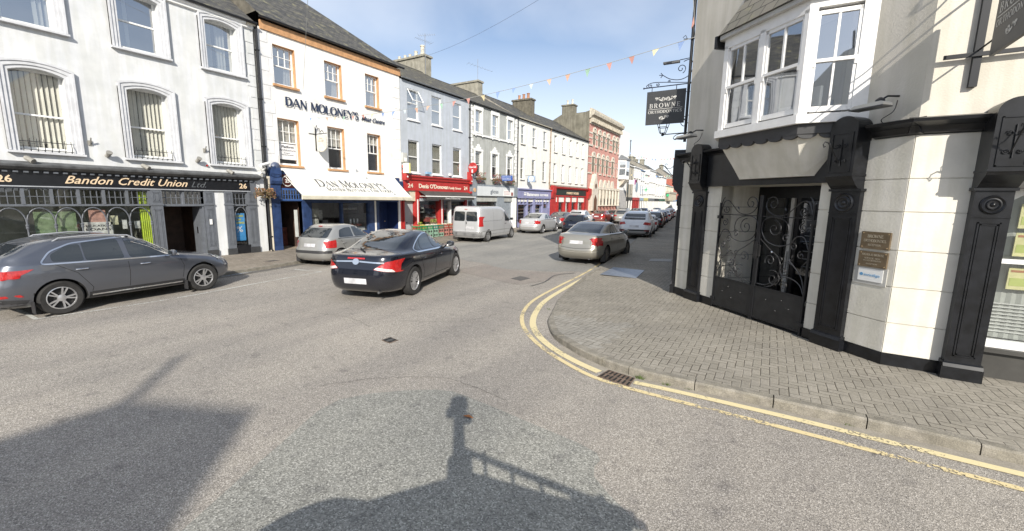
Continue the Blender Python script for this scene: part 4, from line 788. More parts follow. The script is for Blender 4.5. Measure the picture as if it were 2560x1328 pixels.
pitched(F, 10.2, 17.95, 9.86, 3.6, 10, SLATE, b25, over=.26, hip=(0, 3.3), wallm=mat('stone_coping', (.16, .145, .115), .9, var=.3))
serif("DAN MOLONEY'S", F, 11.15, 6.38, .36, mat('navy_letters', (.03, .045, .09), .5), b25, d=.07, w=3.85, thick=.23, thin=.11, slope=-.004); text('Meat Centre', F, 15.18, 6.42, .30, mat('navy_letters', (.02, .03, .06), .5), b25, d=.05, w=1.55, shear=.5, bold=.006)
MB(F).box(10.16, 10.2, -.1, .02, .0, 2.3).build('pier', W25, b25)
# blue shopfront
pil = MB(F)
for (a, b) in ((10.22, 10.62), (11.66, 12.08)):
    pil.box(a, b, -.25, .10, .1, 2.3 if a < 11 else 2.3)
    for k in range(8): u = a + .03 + (b - a - .06) * k / 7.; pil.box(u - .008, u + .008, .10, .114, .3, 2.2)
pil.box(10.22, 10.66, -.2, .14, 2.3, 3.42); pil.prof([(.14, 2.95), (.22, 3.0), (.26, 3.12), (.2, 3.3), (.26, 3.42), (.14, 3.5)], 10.2, 10.68); pil.lathe((10.44, .12, 3.5), [(.24, -.12), (.24, .12)], 'd', 20)
pil.box(17.6, 17.9, -.2, .14, 2.9, 3.42); pil.box(10.6, 17.7, -.2, .05, 2.25, 3.6); pil.box(15.5, 15.82, -.25, .06, .1, 2.3); pil.box(15.92, 16.12, -.25, .06, .1, 2.3); pil.box(12.08, 15.5, -.2, .06, .1, .72); pil.box(12.08, 15.5, -.2, .04, 2.18, 2.28); pil.box(13.76, 13.85, -.16, .04, .72, 2.2); pil.box(12.08, 12.14, -.16, .04, .72, 2.2); pil.box(15.44, 15.5, -.16, .04, .72, 2.2)
sfr = pil.build('shopfront', BLUE, b25)
g = MB(F); g.poly([(12.1, -.08, .72), (15.5, -.08, .72), (15.5, -.08, 2.2), (12.1, -.08, 2.2)]); g.build('pane', SHOPGLASS, sfr)
shop_interior(F, 12.08, 15.5, .1, 2.25, 3.0, sfr, back=(.17, .14, .115))
ct = MB(F).box(12.3, 15.4, -.75, -.25, .72, .9).build('display_counter', mat('counter_white', (.6, .6, .58), .4), sfr); rn = random.Random(8)
for nm, col, k in (('meat_trays', (.75, .22, .16), 90), ('prepared_meats', (.8, .55, .45), 60), ('garnish', (.5, .45, .38), 30)):
    mm = MB(F)
    for _ in range(k): u = rn.uniform(12.35, 15.3); d = rn.uniform(-.7, -.3); s = rn.uniform(.02, .06); z = .905 + (-d - .3) * .25 + .04 * math.sin(u * 3); mm.box(u - s, u + s, d - s * .7, d + s * .7, z, z + rn.uniform(.02, .07))
    mm.build(nm, mat(nm, col, .6, var=.4, scale=20), ct)
for (a, b, c, d, col, nm) in ((14.5, 15.5, 1.62, 2.05, (.05, .035, .03), 'wall_sign'), (12.25, 12.55, 1.02, 1.42, (.55, .55, .5), 'notice'), (12.25, 12.6, 1.5, 1.9, (.35, .35, .3), 'notice'), (13.1, 13.3, 1.05, 1.8, (.55, .55, .52), 'hanging_apron'), (13.0, 13.6, 1.0, 1.3, (.4, .4, .38), 'hanging_apron')):
    o = MB(F).box(a, b, -.9 if nm != 'notice' else -.14, -.88 if nm != 'notice' else -.12, c, d).build(nm, mat('%s%02d' % (nm, int(col[0] * 99)), col, .7, var=.3, scale=9), sfr)
    if nm == 'wall_sign': text("DAN MOLONEY'S", F, a + .06, c + .18, .15, mat('pale_print', (.6, .55, .5), .6), o, d=-.878, w=.85)
for k in range(3): MB(F).lathe((14.75 + k * .22, -.6, 1.05), [(.05, 0), (.055, .1), (.05, .28)], n=10).build('steel_pot', mat('dull_steel', (.5, .5, .5), .3, .8), sfr)
rb = MB(F); 
for k in ([(10.62, -3, .11), (11.66, -3, .11), (11.66, -3, 2.3), (10.62, -3, 2.3)], [(10.62, 0, .1), (10.62, 0, 2.3), (10.62, -3, 2.3), (10.62, -3, .1)], [(11.66, 0, 2.3), (11.66, 0, .1), (11.66, -3, .1), (11.66, -3, 2.3)]): rb.poly(k)
en = rb.build('entrance', mat('dim_shop_brown', (.10, .06, .045), .8, var=.4, scale=2), sfr)
mm = MB(F); mm.box(10.7, 11.6, -1.6, -1.2, .12, 1.0); mm.build('counter', mat('red_brown_counter', (.18, .05, .035), .6, var=.4, scale=6), en); mm = MB(F); mm.poly([(10.62, .02, .105), (11.66, .02, .105), (11.66, -3, .115), (10.62, -3, .115)]); mm.build('shop_floor', mat('buff_floor', (.4, .33, .25), .6), en)
mm = MB(F); mm.box(11.45, 11.6, -.3, -.27, .6, 1.85); mm.build('door', mat('pale_side_panel', (.6, .62, .6), .5), en)
sg = MB(F).box(10.66, 12.0, .05, .075, 2.85, 3.42).build('number_board', mat('dark_red_brown', (.07, .018, .015), .5), sfr); MB(F).lathe((11.0, .08, 3.14), [(.24, -.004), (.24, .006)], 'd', 24).build('number_disc', WHITE, sg); MB(F).lathe((11.0, .087, 3.14), [(.2, -.002), (.2, .005)], 'd', 24).build('disc_field', mat('disc_brown', (.07, .018, .015), .5), sg); text('25', F, 11.0, 3.07, .2, WHITE, sg, d=.098, w=.2, align='CENTER', bold=.005)
tw = MB(F); tw.box(10.62, 11.66, -.04, .07, 2.28, 2.34)
tw.box(10.62, 11.66, .052, .07, 2.74, 2.82)
for k in range(9): u = 10.64 + k * .125; tw.box(u - .012, u + .012, .052, .068, 2.34, 2.74)
tw.box(10.62, 11.66, .052, .066, 2.53, 2.55); tw.build('transom_grille', mat('mid_blue_paint', (.05, .12, .33), .4), sfr)
tg = MB(F); tg.box(10.63, 11.65, .0505, .0515, 2.34, 2.74); tg.build('pane', DEEPGLASS, sfr)
MB(F).box(15.82, 15.92, -.2, .08, .1, 2.3).build('white_post', W25, sfr); MB(F).box(17.58, 17.7, -.2, .08, .1, 2.9).build('white_post', W25, sfr)
mm = MB(F); mm.box(16.12, 17.58, -.9, -.86, .1, 2.3); mm.box(16.12, 16.15, -.86, 0, .1, 2.3); mm.box(17.55, 17.58, -.86, 0, .1, 2.3)
for k in range(7): mm.box(16.3 + k * .19, 16.32 + k * .19, -.86, -.85, .2, 2.2)
dd = mm.build('door', mat('deep_blue_door', (.02, .04, .13), .4), sfr); MB(F).lathe((17.3, -.84, 1.1), [(.03, 0), (.035, .04), (.01, .06)], 'd', 10).build('handle', GOLD, dd)
# awning: thing of its own, fixed to the wall
aw = thing('shop_awning', 'large white lettered sloping awning over the butcher shopfront', 'awning', F.P(14, 0, 3.5)); CAN = mat('white_canvas', (.80, .79, .74), .85, var=.08, scale=3, streak=.06)
mb = MB(F); A0, A1 = (.12, 3.60), (1.44, 2.52); K = 14
for k in range(K):
    f0, f1 = k / K, (k + 1) / K; u0, u1 = 10.82 + 6.42 * f0, 10.82 + 6.42 * f1
    for j in range(6):
        g0, g1 = j / 6, (j + 1) / 6; Z = lambda g, f: A0[1] + (A1[1] - A0[1]) * g - .03 * math.sin(math.pi * g) - .006 * abs(math.sin(f * 12)); D = lambda g: A0[0] + (A1[0] - A0[0]) * g
        mb.poly([(u0, D(g1), Z(g1, f0)), (u1, D(g1), Z(g1, f1)), (u1, D(g0), Z(g0, f1)), (u0, D(g0), Z(g0, f0))])
cv = mb.build('canopy', CAN, aw, smooth=True); ms = MB(F)
for u in (12.95, 15.1):
    ms.poly([(u - .012, A1[0] + .004, A1[1] + .006), (u + .012, A1[0] + .004, A1[1] + .006), (u + .012, A0[0] + .004, A0[1] + .006), (u - .012, A0[0] + .004, A0[1] + .006)])
ms.build('seam', mat('canvas_seam', (.5, .49, .45), .8), cv)
v = MB(F); v.prof([(1.40, 2.53), (1.47, 2.55), (1.5, 2.5), (1.48, 2.36), (1.42, 2.34), (1.40, 2.36)], 10.8, 17.26); v.build('front_bar', mat('cream_bar', (.68, .64, .52), .5, var=.1), aw)
v = MB(F); v.tube([(10.95, .1, 3.3), (10.95, 1.4, 2.42)], .02, 6); v.tube([(17.1, .1, 3.3), (17.1, 1.4, 2.42)], .02, 6); v.build('arm', WHITE, aw); v = MB(F); v.box(10.7, 17.35, .004, .14, 3.58, 3.68); v.build('cassette', WHITE, aw)
INK = mat('charcoal_print', (.07, .075, .09), .7); tl = -(A0[0] - A1[0]) / (A1[1] - A0[1]) 
def onawn(u, g): return F.P(u, A0[0] + (A1[0] - A0[0]) * g, A0[1] + (A1[1] - A0[1]) * g)
class Sl:                                         # sloping frame lying on the canvas
    def __init__(s, g): s.g = g; dv = Vector((0, A0[0] - A1[0], A0[1] - A1[1])); l = dv.length; s.up = F.n * (dv.y / l) + Vector((0, 0, dv.z / l)); s.nn = F.t.cross(s.up) * 1.0; s.o = onawn(0, g); s.nn = s.nn if s.nn.z > 0 else -s.nn
    def P(s, u, d, z): return s.o + F.t * u + s.up * z + s.nn * d
serif("DAN MOLONEY'S", Sl(.62), 11.95, 0, .40, INK, aw, d=.022, w=3.95, thick=.13, thin=.05, big=(0, 4)); serif("MASTER BUTCHER & FINE FOODS", Sl(.62), 12.25, -.30, .19, INK, aw, d=.022, w=3.9, thick=.13, thin=.06, big=(0, 7, 17, 22))
# projecting sign with iron bracket
hs = thing('hanging_sign', 'small cream rounded sign on iron bracket above the white awning', 'sign', F.P(12.55, 0, 5.4)); mb = MB(F)
mb.box(12.53, 12.56, .002, .05, 4.6, 5.6); mb.tube([(12.55, .03, 5.35), (12.55, .85, 5.35)], .018, 6); mb.tube([(12.55, .03, 5.55), (12.55, .12, 5.75), (12.55, .2, 5.55), (12.55, .3, 5.6), (12.55, .38, 5.42), (12.55, .5, 5.5), (12.55, .62, 5.4)], .014, 6); mb.tube([(12.2, .03, 5.35), (12.55, .03, 5.35)], .014, 6); mb.build('bracket', IRON, hs)
mb = MB(F); pts = [(.12, 5.28), (.72, 5.28), (.80, 5.2), (.80, 4.68), (.66, 4.58), (.5, 4.54), (.34, 4.54), (.2, 4.6), (.12, 4.68)]; mb.prof(pts, 12.52, 12.58); sb = mb.build('sign_board', mat('cream_sign', (.66, .63, .55), .6, var=.15, scale=8), hs)
class SideF:
    def __init__(s, u): s.u = u
    def P(s, u, d, z): return F.P(s.u - d, .46 + u, z)
text('DAN', SideF(12.52), -.12, 5.1, .10, mat('brown_print', (.3, .24, .2), .7), sb, d=.004, w=.2, ext=.001); text('MOLONEY', SideF(12.52), -.24, 4.98, .10, mat('brown_print', (.3, .24, .2), .7), sb, d=.004, w=.46, ext=.001)
# security camera and hanging baskets on the party wall
cc = thing('security_camera', 'white security camera on stacked brackets at the party wall', 'camera', F.P(9.95, 0, 3.7)); MB(F).box(9.88, 10.06, .002, .1, 3.25, 3.6).build('junction_box', mat('grey_box', (.5, .5, .48), .6), cc); mb = MB(F); mb.tube([(9.98, .08, 3.55), (9.98, .28, 3.62), (9.9, .34, 3.7)], .03, 8); mb.build('arm', WHITE, cc); mb = MB(F); mb.tube([(10.12, .3, 3.83), (9.66, .5, 3.70)], .065, 8); mb.build('housing', WHITE, cc); mb = MB(F); mb.tube([(9.98, .14, 3.4), (9.75, .3, 3.42)], .04, 8); mb.build('lower_housing', WHITE, cc)
cb = thing('satellite_box', 'round dark lamp hood on the wall above the blue pilaster', 'lamp', F.P(10.45, 0, 3.6)); MB(F).lathe((10.5, .1, 3.72), [(.2, 0), (.19, .06), (.12, .12), (.03, .15)], 'd', 16).build('hood', mat('blue_grey_hood', (.08, .1, .16), .4), cb); MB(F).box(10.46, 10.54, .0, .1, 3.68, 3.76).build('stem', IRON, cb)
for i, (u, dd) in enumerate(((9.62, .42), (10.02, .42))):
    h = flowers(F, u, dd, 2.62, .42, ['hanging basket of dry straw-coloured flowers, left of the grey pipe', 'hanging basket of dry straw-coloured flowers, right of the grey pipe by blue pilaster'][i], cols=((.42, .20, .10), (.22, .17, .07)), seed=11 + i, group='dried hanging baskets', n=110); mb = MB(F); mb.tube([(u, .01, 2.95), (u, dd, 2.95), (u, dd, 2.7)], .01, 5); mb.build('bracket', IRON, h)
fp = thing('fire_pipe', 'cream painted vertical service pipe at the edge of blue shopfront', 'pipe', F.P(10.18, 0, .1)); MB(F).box(10.10, 10.2, .02, .13, .1, 3.25).build('casing', mat('cream_paint', (.66, .60, .48), .6, var=.1), fp); MB(F).box(10.08, 10.22, .01, .15, 3.2, 3.3).build('cap', mat('cream_paint', (.66, .60, .48), .6), fp)
# ================================================================ GROCER (number 24)
W24 = mat('blue_grey_render', (.45, .485, .54), .85, var=.07, scale=1.5, streak=.07); RED = mat('post_red_paint', (.43, .035, .032), .38, var=.12, scale=5)
b24 = thing('shop_building', 'blue-grey rendered building over the red grocer shopfront', 'building', (XL, 21, 0)); o1 = [(18.5, 19.4), (20.57, 21.47), (22.62, 23.5)]
ops = [(a, b, 3.97, 5.86, .13) for a, b in o1] + [(a, b, 7.02, 8.74, .13) for a, b in o1]; wall_with_openings(F, 17.96, 24.4, 2.3, 9.12, ops, W24, b24, back=8); NET = mat('net_curtain', (.5, .5, .47), .9, var=.25, scale=20)
for i, (a, b) in enumerate(o1):
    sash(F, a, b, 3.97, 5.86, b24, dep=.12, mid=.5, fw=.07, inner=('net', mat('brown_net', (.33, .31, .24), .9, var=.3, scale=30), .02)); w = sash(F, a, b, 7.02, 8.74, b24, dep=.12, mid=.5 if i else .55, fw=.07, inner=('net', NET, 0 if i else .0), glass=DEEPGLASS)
    if i == 0:                                      # open top-hung light
        m_ = MB(F); P = lambda u, t: (u, .02 + t * .42, 8.68 - t * .66)
        for (p, q) in ((P(a + .02, 0), P(b - .02, 0)), (P(a + .02, 1), P(b - .02, 1)), (P(a + .02, 0), P(a + .02, 1)), (P(b - .02, 0), P(b - .02, 1))): m_.tube([p, q], .028, 4)
        oc = m_.build('open_casement', WHITE, w); g = MB(F); g.poly([P(a, 0), P(b, 0), P(b, 1), P(a, 1)]); g.build('pane', GLASS, oc)
gutter(F, 17.96, 24.4, 9.22, b24, m=LEAD, d=.16); pitched(F, 17.96, 24.4, 9.28, 2.2, 8, SLATE2, b24, over=.2); CEM = mat('old_cement_stack', (.36, .34, .28), .95, var=.22, scale=3, bump=.4, streak=.18)
chimney(F, 24.05, 24.75, -7.0, -3.75, 9.3, 12.72, b24, CEM, pots=[(24.4, -6.6, .3, .12), (24.4, -6.0, .3, .12), (24.4, -5.5, .3, .12), (24.4, -4.9, .42, .14), (24.4, -4.25, .72, .17)], potm=POTW)
fs = MB(F); fs.box(18.02, 24.3, -.2, .12, 2.92, 3.52); fs.prof([(.12, 3.52), (.2, 3.56), (.22, 3.66), (.3, 3.74), (.3, 3.80), (.12, 3.84)], 18.0, 24.32); fs = fs.build('sign_fascia', RED, b24)
for u in (18.0, 24.2): c = MB(F); c.box(u - .06, u + .18, -.1, .3, 2.86, 3.0); c.prof([(.0, 3.5), (.32, 3.5), (.34, 3.8), (.28, 4.2), (.18, 4.34), (.0, 4.36)], u - .04, u + .16); c.build('console_bracket', RED, fs); w_ = MB(F); w_.lathe((u + .06, .345, 4.12), [(.05, 0), (.05, .02)], 'd', 10); w_.lathe((u + .06, .345, 3.7), [(.05, 0), (.05, .02)], 'd', 10); w_.build('rosette', WHITE, fs)
CRM = mat('cream_letters', (.78, .70, .56), .5); text("Denis O'Donovan", F, 19.2, 3.09, .36, CRM, fs, d=.135, w=2.75, bold=.008, sp=.95); text('Family Grocer', F, 22.05, 3.09, .24, CRM, fs, d=.135, w=1.25, bold=.003); text('24', F, 18.28, 3.09, .34, CRM, fs, d=.135, w=.42, bold=.006); text('24', F, 23.62, 3.09, .34, CRM, fs, d=.135, w=.4, bold=.006)
sp = MB(F)
for (a, b) in ((18.98, 19.26), (21.18, 21.5), (23.85, 24.05)): sp.box(a, b, -.3, .08, .1, 2.92)
sp.box(17.72, 17.86, -.1, .06, .1, 2.3); sp.box(17.96, 18.06, -.2, .06, .1, 2.92); sp.box(19.26, 23.85, -.3, .04, 2.5, 2.92); sf24 = sp.build('shopfront', RED, b24)
wt = MB(F); wt.box(19.07, 19.17, .081, .09, .2, 2.4); wt.box(21.3, 21.4, .081, .09, .2, 2.4); wt.box(22.3, 22.38, -.25, .02, .1, 2.5); wt.box(24.08, 24.2, -.2, .06, .1, 2.92); wt.build('white_flutes', WHITE, sf24)
MB(F).box(19.26, 23.85, -.3, .03, .1, .55).build('stall_riser', mat('dark_stall', (.1, .08, .07), .7), sf24); g = MB(F); g.poly([(19.26, -.15, .5), (23.85, -.15, .5), (23.85, -.15, 2.5), (19.26, -.15, 2.5)]); g.build('pane', SHOPGLASS, sf24); shop_interior(F, 19.26, 23.85, .1, 2.6, 2.6, sf24, back=(.22, .21, .19)); rn = random.Random(21)
for k in range(26):
    u = rn.uniform(19.4, 23.7); z = rn.uniform(.6, 2.0); s = rn.uniform(.06, .2); c = rn.choice([(.5, .5, .45), (.45, .1, .08), (.1, .1, .1), (.3, .32, .3), (.5, .42, .2)]); MB(F).box(u - s, u + s, -.5 - rn.random(), -.45, z, z + s * 1.6).build('shelf_goods', mat('goods_%02d' % int(c[0] * 90 + c[1] * 30), c, .7, var=.4, scale=9), sf24)
sd_ = MB(F); sd_.box(18.06, 18.96, -.25, -.18, .1, 2.25); 
for k in range(7): sd_.box(18.14 + k * .12, 18.15 + k * .12, -.18, -.172, .2, 2.15)
side = sd_.build('door', mat('pale_grey_door', (.40, .42, .42), .55, var=.1), b24); MB(F).lathe((18.4, -.17, 1.0), [(.03, 0), (.03, .04)], 'd', 10).build('handle', IRON, side); MB(F).box(18.06, 18.98, -.2, .03, 2.3, 2.92).build('door_head', mat('cream_head', (.6, .55, .42), .7), b24)
ga = thing('shop_awning', 'dark grey sloping awning with white bar over the grocer window', 'awning', F.P(21.5, 0, 2.8)); mb = MB(F)
mb.poly([(19.15, .75, 2.62), (24.1, .75, 2.62), (24.1, .12, 2.92), (19.15, .12, 2.92)]); mb.build('canopy', mat('dark_canvas', (.075, .072, .065), .8, var=.2), ga); MB(F).box(19.12, 24.15, .73, .79, 2.57, 2.63).build('front_bar', WHITE, ga); v = MB(F); v.box(19.2, 24.0, .74, .75, 2.40, 2.57); va = v.build('valance', mat('dark_canvas', (.075, .072, .065), .8), ga); text("Denis O'Donovan", F, 20.95, 2.44, .14, mat('white_print', (.8, .8, .8), .6), va, d=.755, w=1.5, ext=.002); v = MB(F); v.tube([(19.3, .1, 2.6), (19.3, .74, 2.58)], .02, 5); v.tube([(23.9, .1, 2.6), (23.9, .74, 2.58)], .02, 5); v.build('arm', WHITE, ga)
# lit-box sign, electric boxes, round drinks sign
lb = thing('box_sign', 'projecting white and yellow box sign above the red fascia', 'sign', F.P(18.2, 0, 4.1)); MB(F).box(17.93, 18.03, .12, .62, 3.9, 4.45).build('sign_case', mat('yellow_acrylic', (.75, .70, .22), .4), lb); o = MB(F).box(17.925, 17.93, .13, .61, 3.91, 4.44).build('sign_face', WHITE, lb); MB(F).box(17.96, 18.0, .0, .12, 4.1, 4.2).build('bracket', IRON, lb)
text('National', SideF(17.92), -.24, 4.12, .08, mat('green_print', (.2, .35, .12), .6), o, d=.004, w=.3, ext=.001); text('Lottery', SideF(17.92), -.22, 4.02, .08, mat('green_print', (.2, .35, .12), .6), o, d=.004, w=.26, ext=.001)
eb = thing('meter_box', 'pale metal meter box on the wall between white and blue-grey buildings', 'meter box', F.P(18.15, 0, 4.8)); MB(F).box(17.92, 18.26, .002, .16, 4.5, 5.05).build('case', mat('pale_box', (.5, .5, .47), .6), eb); MB(F).box(18.0, 18.2, .16, .165, 4.58, 4.78).build('label_plate', WHITE, eb)
ck = thing('round_sign', 'round red projecting drinks sign with white lettering on grocer corner', 'sign', F.P(24.3, 0, 4.6)); mb = MB(F); mb.lathe((24.3, .40, 4.62), [(.36, -.05), (.38, -.03), (.38, .03), (.36, .05)], 'u', 28); cd = mb.build('disc', RED, ck); MB(F).tube([(24.3, 0, 4.62), (24.3, .1, 4.62)], .03, 6).build('bracket', IRON, ck); text('Coca-Cola', SideF(24.245), -.34, 4.62, .2, mat('white_print', (.8, .8, .8), .6), cd, d=.006, w=.6, shear=.4, ext=.001, bold=.004); MB(F).box(24.243, 24.25, .33, .45, 4.3, 4.52).build('bottle_motif', mat('white_print', (.8, .8, .8), .6), cd)
fl = thing('floodlight', 'small blue-hooded floodlight above the red fascia', 'floodlight', F.P(19.9, 0, 4.0)); MB(F).box(19.75, 20.1, .14, .34, 3.95, 4.08).build('housing', mat('pale_blue_lamp', (.25, .42, .6), .4), fl); MB(F).tube([(20.1, 0, 4.05), (20.1, .15, 4.0)], .02, 5).build('arm', IRON, fl)
fl = thing('floodlight', 'small white floodlight between first floor windows above red fascia', 'floodlight', F.P(22.2, 0, 4.0)); MB(F).box(22.1, 22.25, .04, .16, 3.98, 4.12).build('housing', WHITE, fl); MB(F).tube([(22.2, 0, 4.05), (22.2, .05, 4.05)], .02, 5).build('arm', IRON, fl)
# produce crates on the pavement
def crate(u, d, z, m, label, fill=None, w=.44, h=.24, rz=0):
    t = thing('plastic_crate', label, 'crate', F.P(u, d, z), 'crates of produce outside the grocer'); mb = MB(F); a, b, c, e = u - w / 2, u + w / 2, d - .18, d + .18
    for (x0, x1, y0, y1) in ((a, b, c, c + .02), (a, b, e - .02, e), (a, a + .02, c, e), (b - .02, b, c, e)):
        mb.box(x0, x1, y0, y1, z, z + .06); mb.box(x0, x1, y0, y1, z + h - .06, z + h)
        if x1 - x0 > .1:
            for f in (0, .46, .94): mb.box(x0 + (w - .03) * f, x0 + (w - .03) * f + .03, y0, y1, z + .06, z + h - .06)
        else: mb.box(x0, x1, y0, y0 + .03, z + .06, z + h - .06); mb.box(x0, x1, y1 - .03, y1, z + .06, z + h - .06)
    mb.box(a, b, c, e, z, z + .012); mb.build('frame', m, t)
    q = MB(F); q.box(a + .03, b - .03, c + .03, e - .03, z + .02, z + h - .07); q.build('contents', DARK if fill is None else mat('bed_%02d%02d' % (int(fill[0] * 99), int(fill[1] * 99)), tuple(x * .6 for x in fill), .9), t)
    if fill:
        q = MB(F); rr = random.Random(int(u * 100))
        for _ in range(46): x = rr.uniform(a + .05, b - .05); y = rr.uniform(c + .05, e - .05); s = rr.uniform(.03, .055); zz = z + h - .05 + rr.uniform(0, .09); q.lathe((x, y, zz), [(.005, -s), (s * .8, -s * .5), (s, 0), (s * .8, s * .5), (.005, s)], n=6)
        q.build('produce', mat('produce_%02d%02d%02d' % tuple(int(x * 99) for x in fill), fill, .7, var=.35, scale=15), t, smooth=True)
GC = mat('green_crate', (.03, .28, .11), .5, var=.1); RC = mat('red_crate', (.42, .06, .04), .5, var=.1); PG = mat('pale_green_crate', (.30, .48, .36), .5, var=.1); PR = mat('pale_red_crate', (.55, .24, .2), .5, var=.1); TC = mat('teal_crate', (.03, .22, .17), .5, var=.1)
lay = [(18.45, GC, (.55, .1, .06)), (18.95, GC, (.5, .42, .1)), (19.45, GC, (.62, .55, .45)), (19.95, TC, (.66, .62, .52)), (20.45, TC, (.6, .3, .12)), (20.95, RC, (.66, .62, .5)), (21.45, RC, (.55, .5, .35)), (21.95, GC, (.55, .14, .1))]
words_ = ['first', 'second', 'third', 'fourth', 'fifth', 'sixth', 'seventh', 'eighth']; nmc = {id(GC): 'green', id(RC): 'red', id(TC): 'teal'}; whatf = ['red fruit', 'yellow fruit', 'pale vegetables', 'white vegetables', 'orange fruit', 'white cauliflowers', 'pale potatoes', 'red apples']
for k, (u, m_, fcol) in enumerate(lay):
    m0 = (GC, GC, GC, GC, GC, RC, RC, RC)[k]; crate(u, .62, .1, (PG, PG, PG, PG, PG, PR, PR, PR)[k], 'empty pale %s bottom crate of the %s column from the grey side door' % (nmc[id(m0)], words_[k])); m1 = (GC, GC, GC, GC, RC, RC, RC, GC)[k]; crate(u, .62, .345, (PG, PG, PG, PG, PR, PR, PR, PG)[k], 'empty pale %s middle crate of the %s column from the grey side door' % (nmc[id(m1)], words_[k])); crate(u, .60, .59, m_, 'top %s crate of %s, %s column from the grey side door' % (nmc[id(m_)], whatf[k], words_[k]), fcol)
flowers(F, 20.2, .38, .98, .5, 'leafy potted plants standing among the produce crates', cat='plants', cols=((.50, .42, .12), (.12, .24, .05)), seed=31, hang=False, n=120, trail=0)
flowers(F, 19.0, .36, .9, .3, 'yellow-green bunch of flowers behind the green crates', cat='flowers', cols=((.55, .60, .08), (.10, .2, .04)), seed=32, hang=False, n=70, trail=0)
# ================================================================ GREY BUILDING (salon)
W23 = mat('sage_grey_render', (.42, .43, .41), .85, var=.1, scale=1.5, streak=.12); WS = mat('white_stucco', (.78, .78, .76), .8, var=.06, scale=4)
b23 = thing('shop_building', 'grey rendered building with white quoins and white window surrounds over the salon', 'building', (XL, 27.5, 0)); o1 = [(25.08, 25.88), (27.22, 28.05), (29.42, 30.2)]
wall_with_openings(F, 24.4, 30.95, 2.3, 9.1, [(a, b, 4.02, 5.9, .14) for a, b in o1] + [(a, b, 7.2, 8.75, .14) for a, b in o1], W23, b23, back=8)
for a, b in o1:
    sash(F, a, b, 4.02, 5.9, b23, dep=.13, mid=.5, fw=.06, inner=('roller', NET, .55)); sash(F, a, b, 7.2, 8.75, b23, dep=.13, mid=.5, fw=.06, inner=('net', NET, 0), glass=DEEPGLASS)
for a, b in o1:
    for (c, d, up) in ((4.0, 5.9, 0), (7.1, 8.75, 1)):
        s = MB(F); s.box(a - .13, a, .002, .05, c, d); s.box(b, b + .13, .002, .05, c, d); s.box(a - .16, b + .16, .002, .055, d, d + (.28 if up else .16))
        if not up: s.box((a + b) / 2 - .28, (a + b) / 2 + .28, .002, .06, d + .16, d + .32); s.box((a + b) / 2 - .11, (a + b) / 2 + .11, .002, .065, d + .32, d + .48)
        else: s.lathe((a - .02, .1, c - .12), [(.06, -.03), (.06, .03)], 'u', 8); s.lathe((b + .02, .1, c - .12), [(.06, -.03), (.06, .03)], 'u', 8)
        s.build('window_surround', WS, b23)
s = MB(F); s.box(24.85, 30.6, .002, .10, 6.98, 7.1); s.build('string_course', WS, b23)
quoins(F, 24.42, 24.86, 3.9, 9.0, .26, b23, WS, -1, pr=.03); quoins(F, 30.55, 30.93, 3.9, 9.0, .26, b23, WS, 1, pr=.03); gutter(F, 24.4, 30.95, 9.16, b23, d=.14); downpipe(F, 24.38, 4.2, 9.1, b23); downpipe(F, 30.95, .1, 9.1, b23)
pitched(F, 24.4, 30.95, 9.24, 2.1, 8, SLATE2, b23, over=.2); chimney(F, 30.6, 31.25, -7.0, -3.75, 9.3, 12.5, b23, CEM); chimney(F, 36.8, 37.5, -4.1, -2.0, 9.3, 12.1, b23, mat('dark_cement_stack', (.17, .155, .12), .95, var=.25, scale=4, streak=.15), pots=[(37.1, -3.5, .42, .14), (37.1, -3.0, .48, .15), (37.1, -2.5, .52, .16)])
GY = mat('salon_grey_paint', (.25, .28, .31), .5, var=.12, scale=5); sb = MB(F).box(25.25, 30.35, .1, .16, 2.72, 3.42).build('sign_fascia', mat('pale_sign_board', (.60, .63, .64), .4, var=.05), b23); text('gloss', F, 26.85, 2.93, .42, mat('grey_print', (.08, .1, .13), .5), sb, d=.172, w=1.1); o = MB(F).box(28.7, 30.2, .162, .17, 2.75, 3.25).build('notice_panel', WHITE, sb)
for z in (3.08, 2.97, 2.86): text('Hair and Beauty', F, 28.8, z, .08, mat('red_print', (.4, .05, .05), .6), o, d=.175, w=.8, ext=.001)
MB(F).box(29.85, 30.15, .171, .176, 2.78, 3.05).build('photo_print', mat('photo_print', (.35, .1, .08), .6, var=.4, scale=9), o)
s = MB(F); s.box(24.42, 30.95, -.2, .1, 3.42, 3.56); s.box(24.42, 25.2, -.2, .14, 2.7, 3.9); s.box(30.4, 30.95, -.2, .14, 2.7, 3.5); s.box(24.6, 25.15, -.2, .1, .1, 2.7); s.box(28.0, 29.0, -.3, .05, .1, 2.7); s.box(25.15, 28.0, -.25, .05, .1, .7)
for k in range(5): s.box(28.05 + k * .19, 28.09 + k * .19, .05, .065, .2, 2.6); s.box(29.1 + k * .22, 29.14 + k * .22, -.1, -.08, .2, 2.6)
s.box(29.0, 30.3, -.15, -.1, .1, 2.7); s.build('shopfront', GY, b23); MB(F).box(30.3, 30.8, -.1, .04, .1, 2.7).build('white_pier', WS, b23); g = MB(F); g.poly([(25.15, -.1, .7), (28, -.1, .7), (28, -.1, 2.7), (25.15, -.1, 2.7)]); gp = g.build('pane', SHOPGLASS, b23); shop_interior(F, 25.15, 28.0, .1, 2.7, 1.6, gp, back=(.42, .40, .36))
for k in range(3): MB(F).lathe((25.9 + k * .42, -.5, 2.25), [(.17, 0), (.15, .1), (.05, .3)], n=12).build('pendant_lamp_shade', WHITE, gp)
MB(F).box(25.8, 27.5, -.6, -.5, 2.12, 2.17).build('display_rail', RED, gp)
pd = MB(F); pd.box(30.85, 30.95, -.1, .06, .1, 3.4); pd.build('pier', WS, b23)
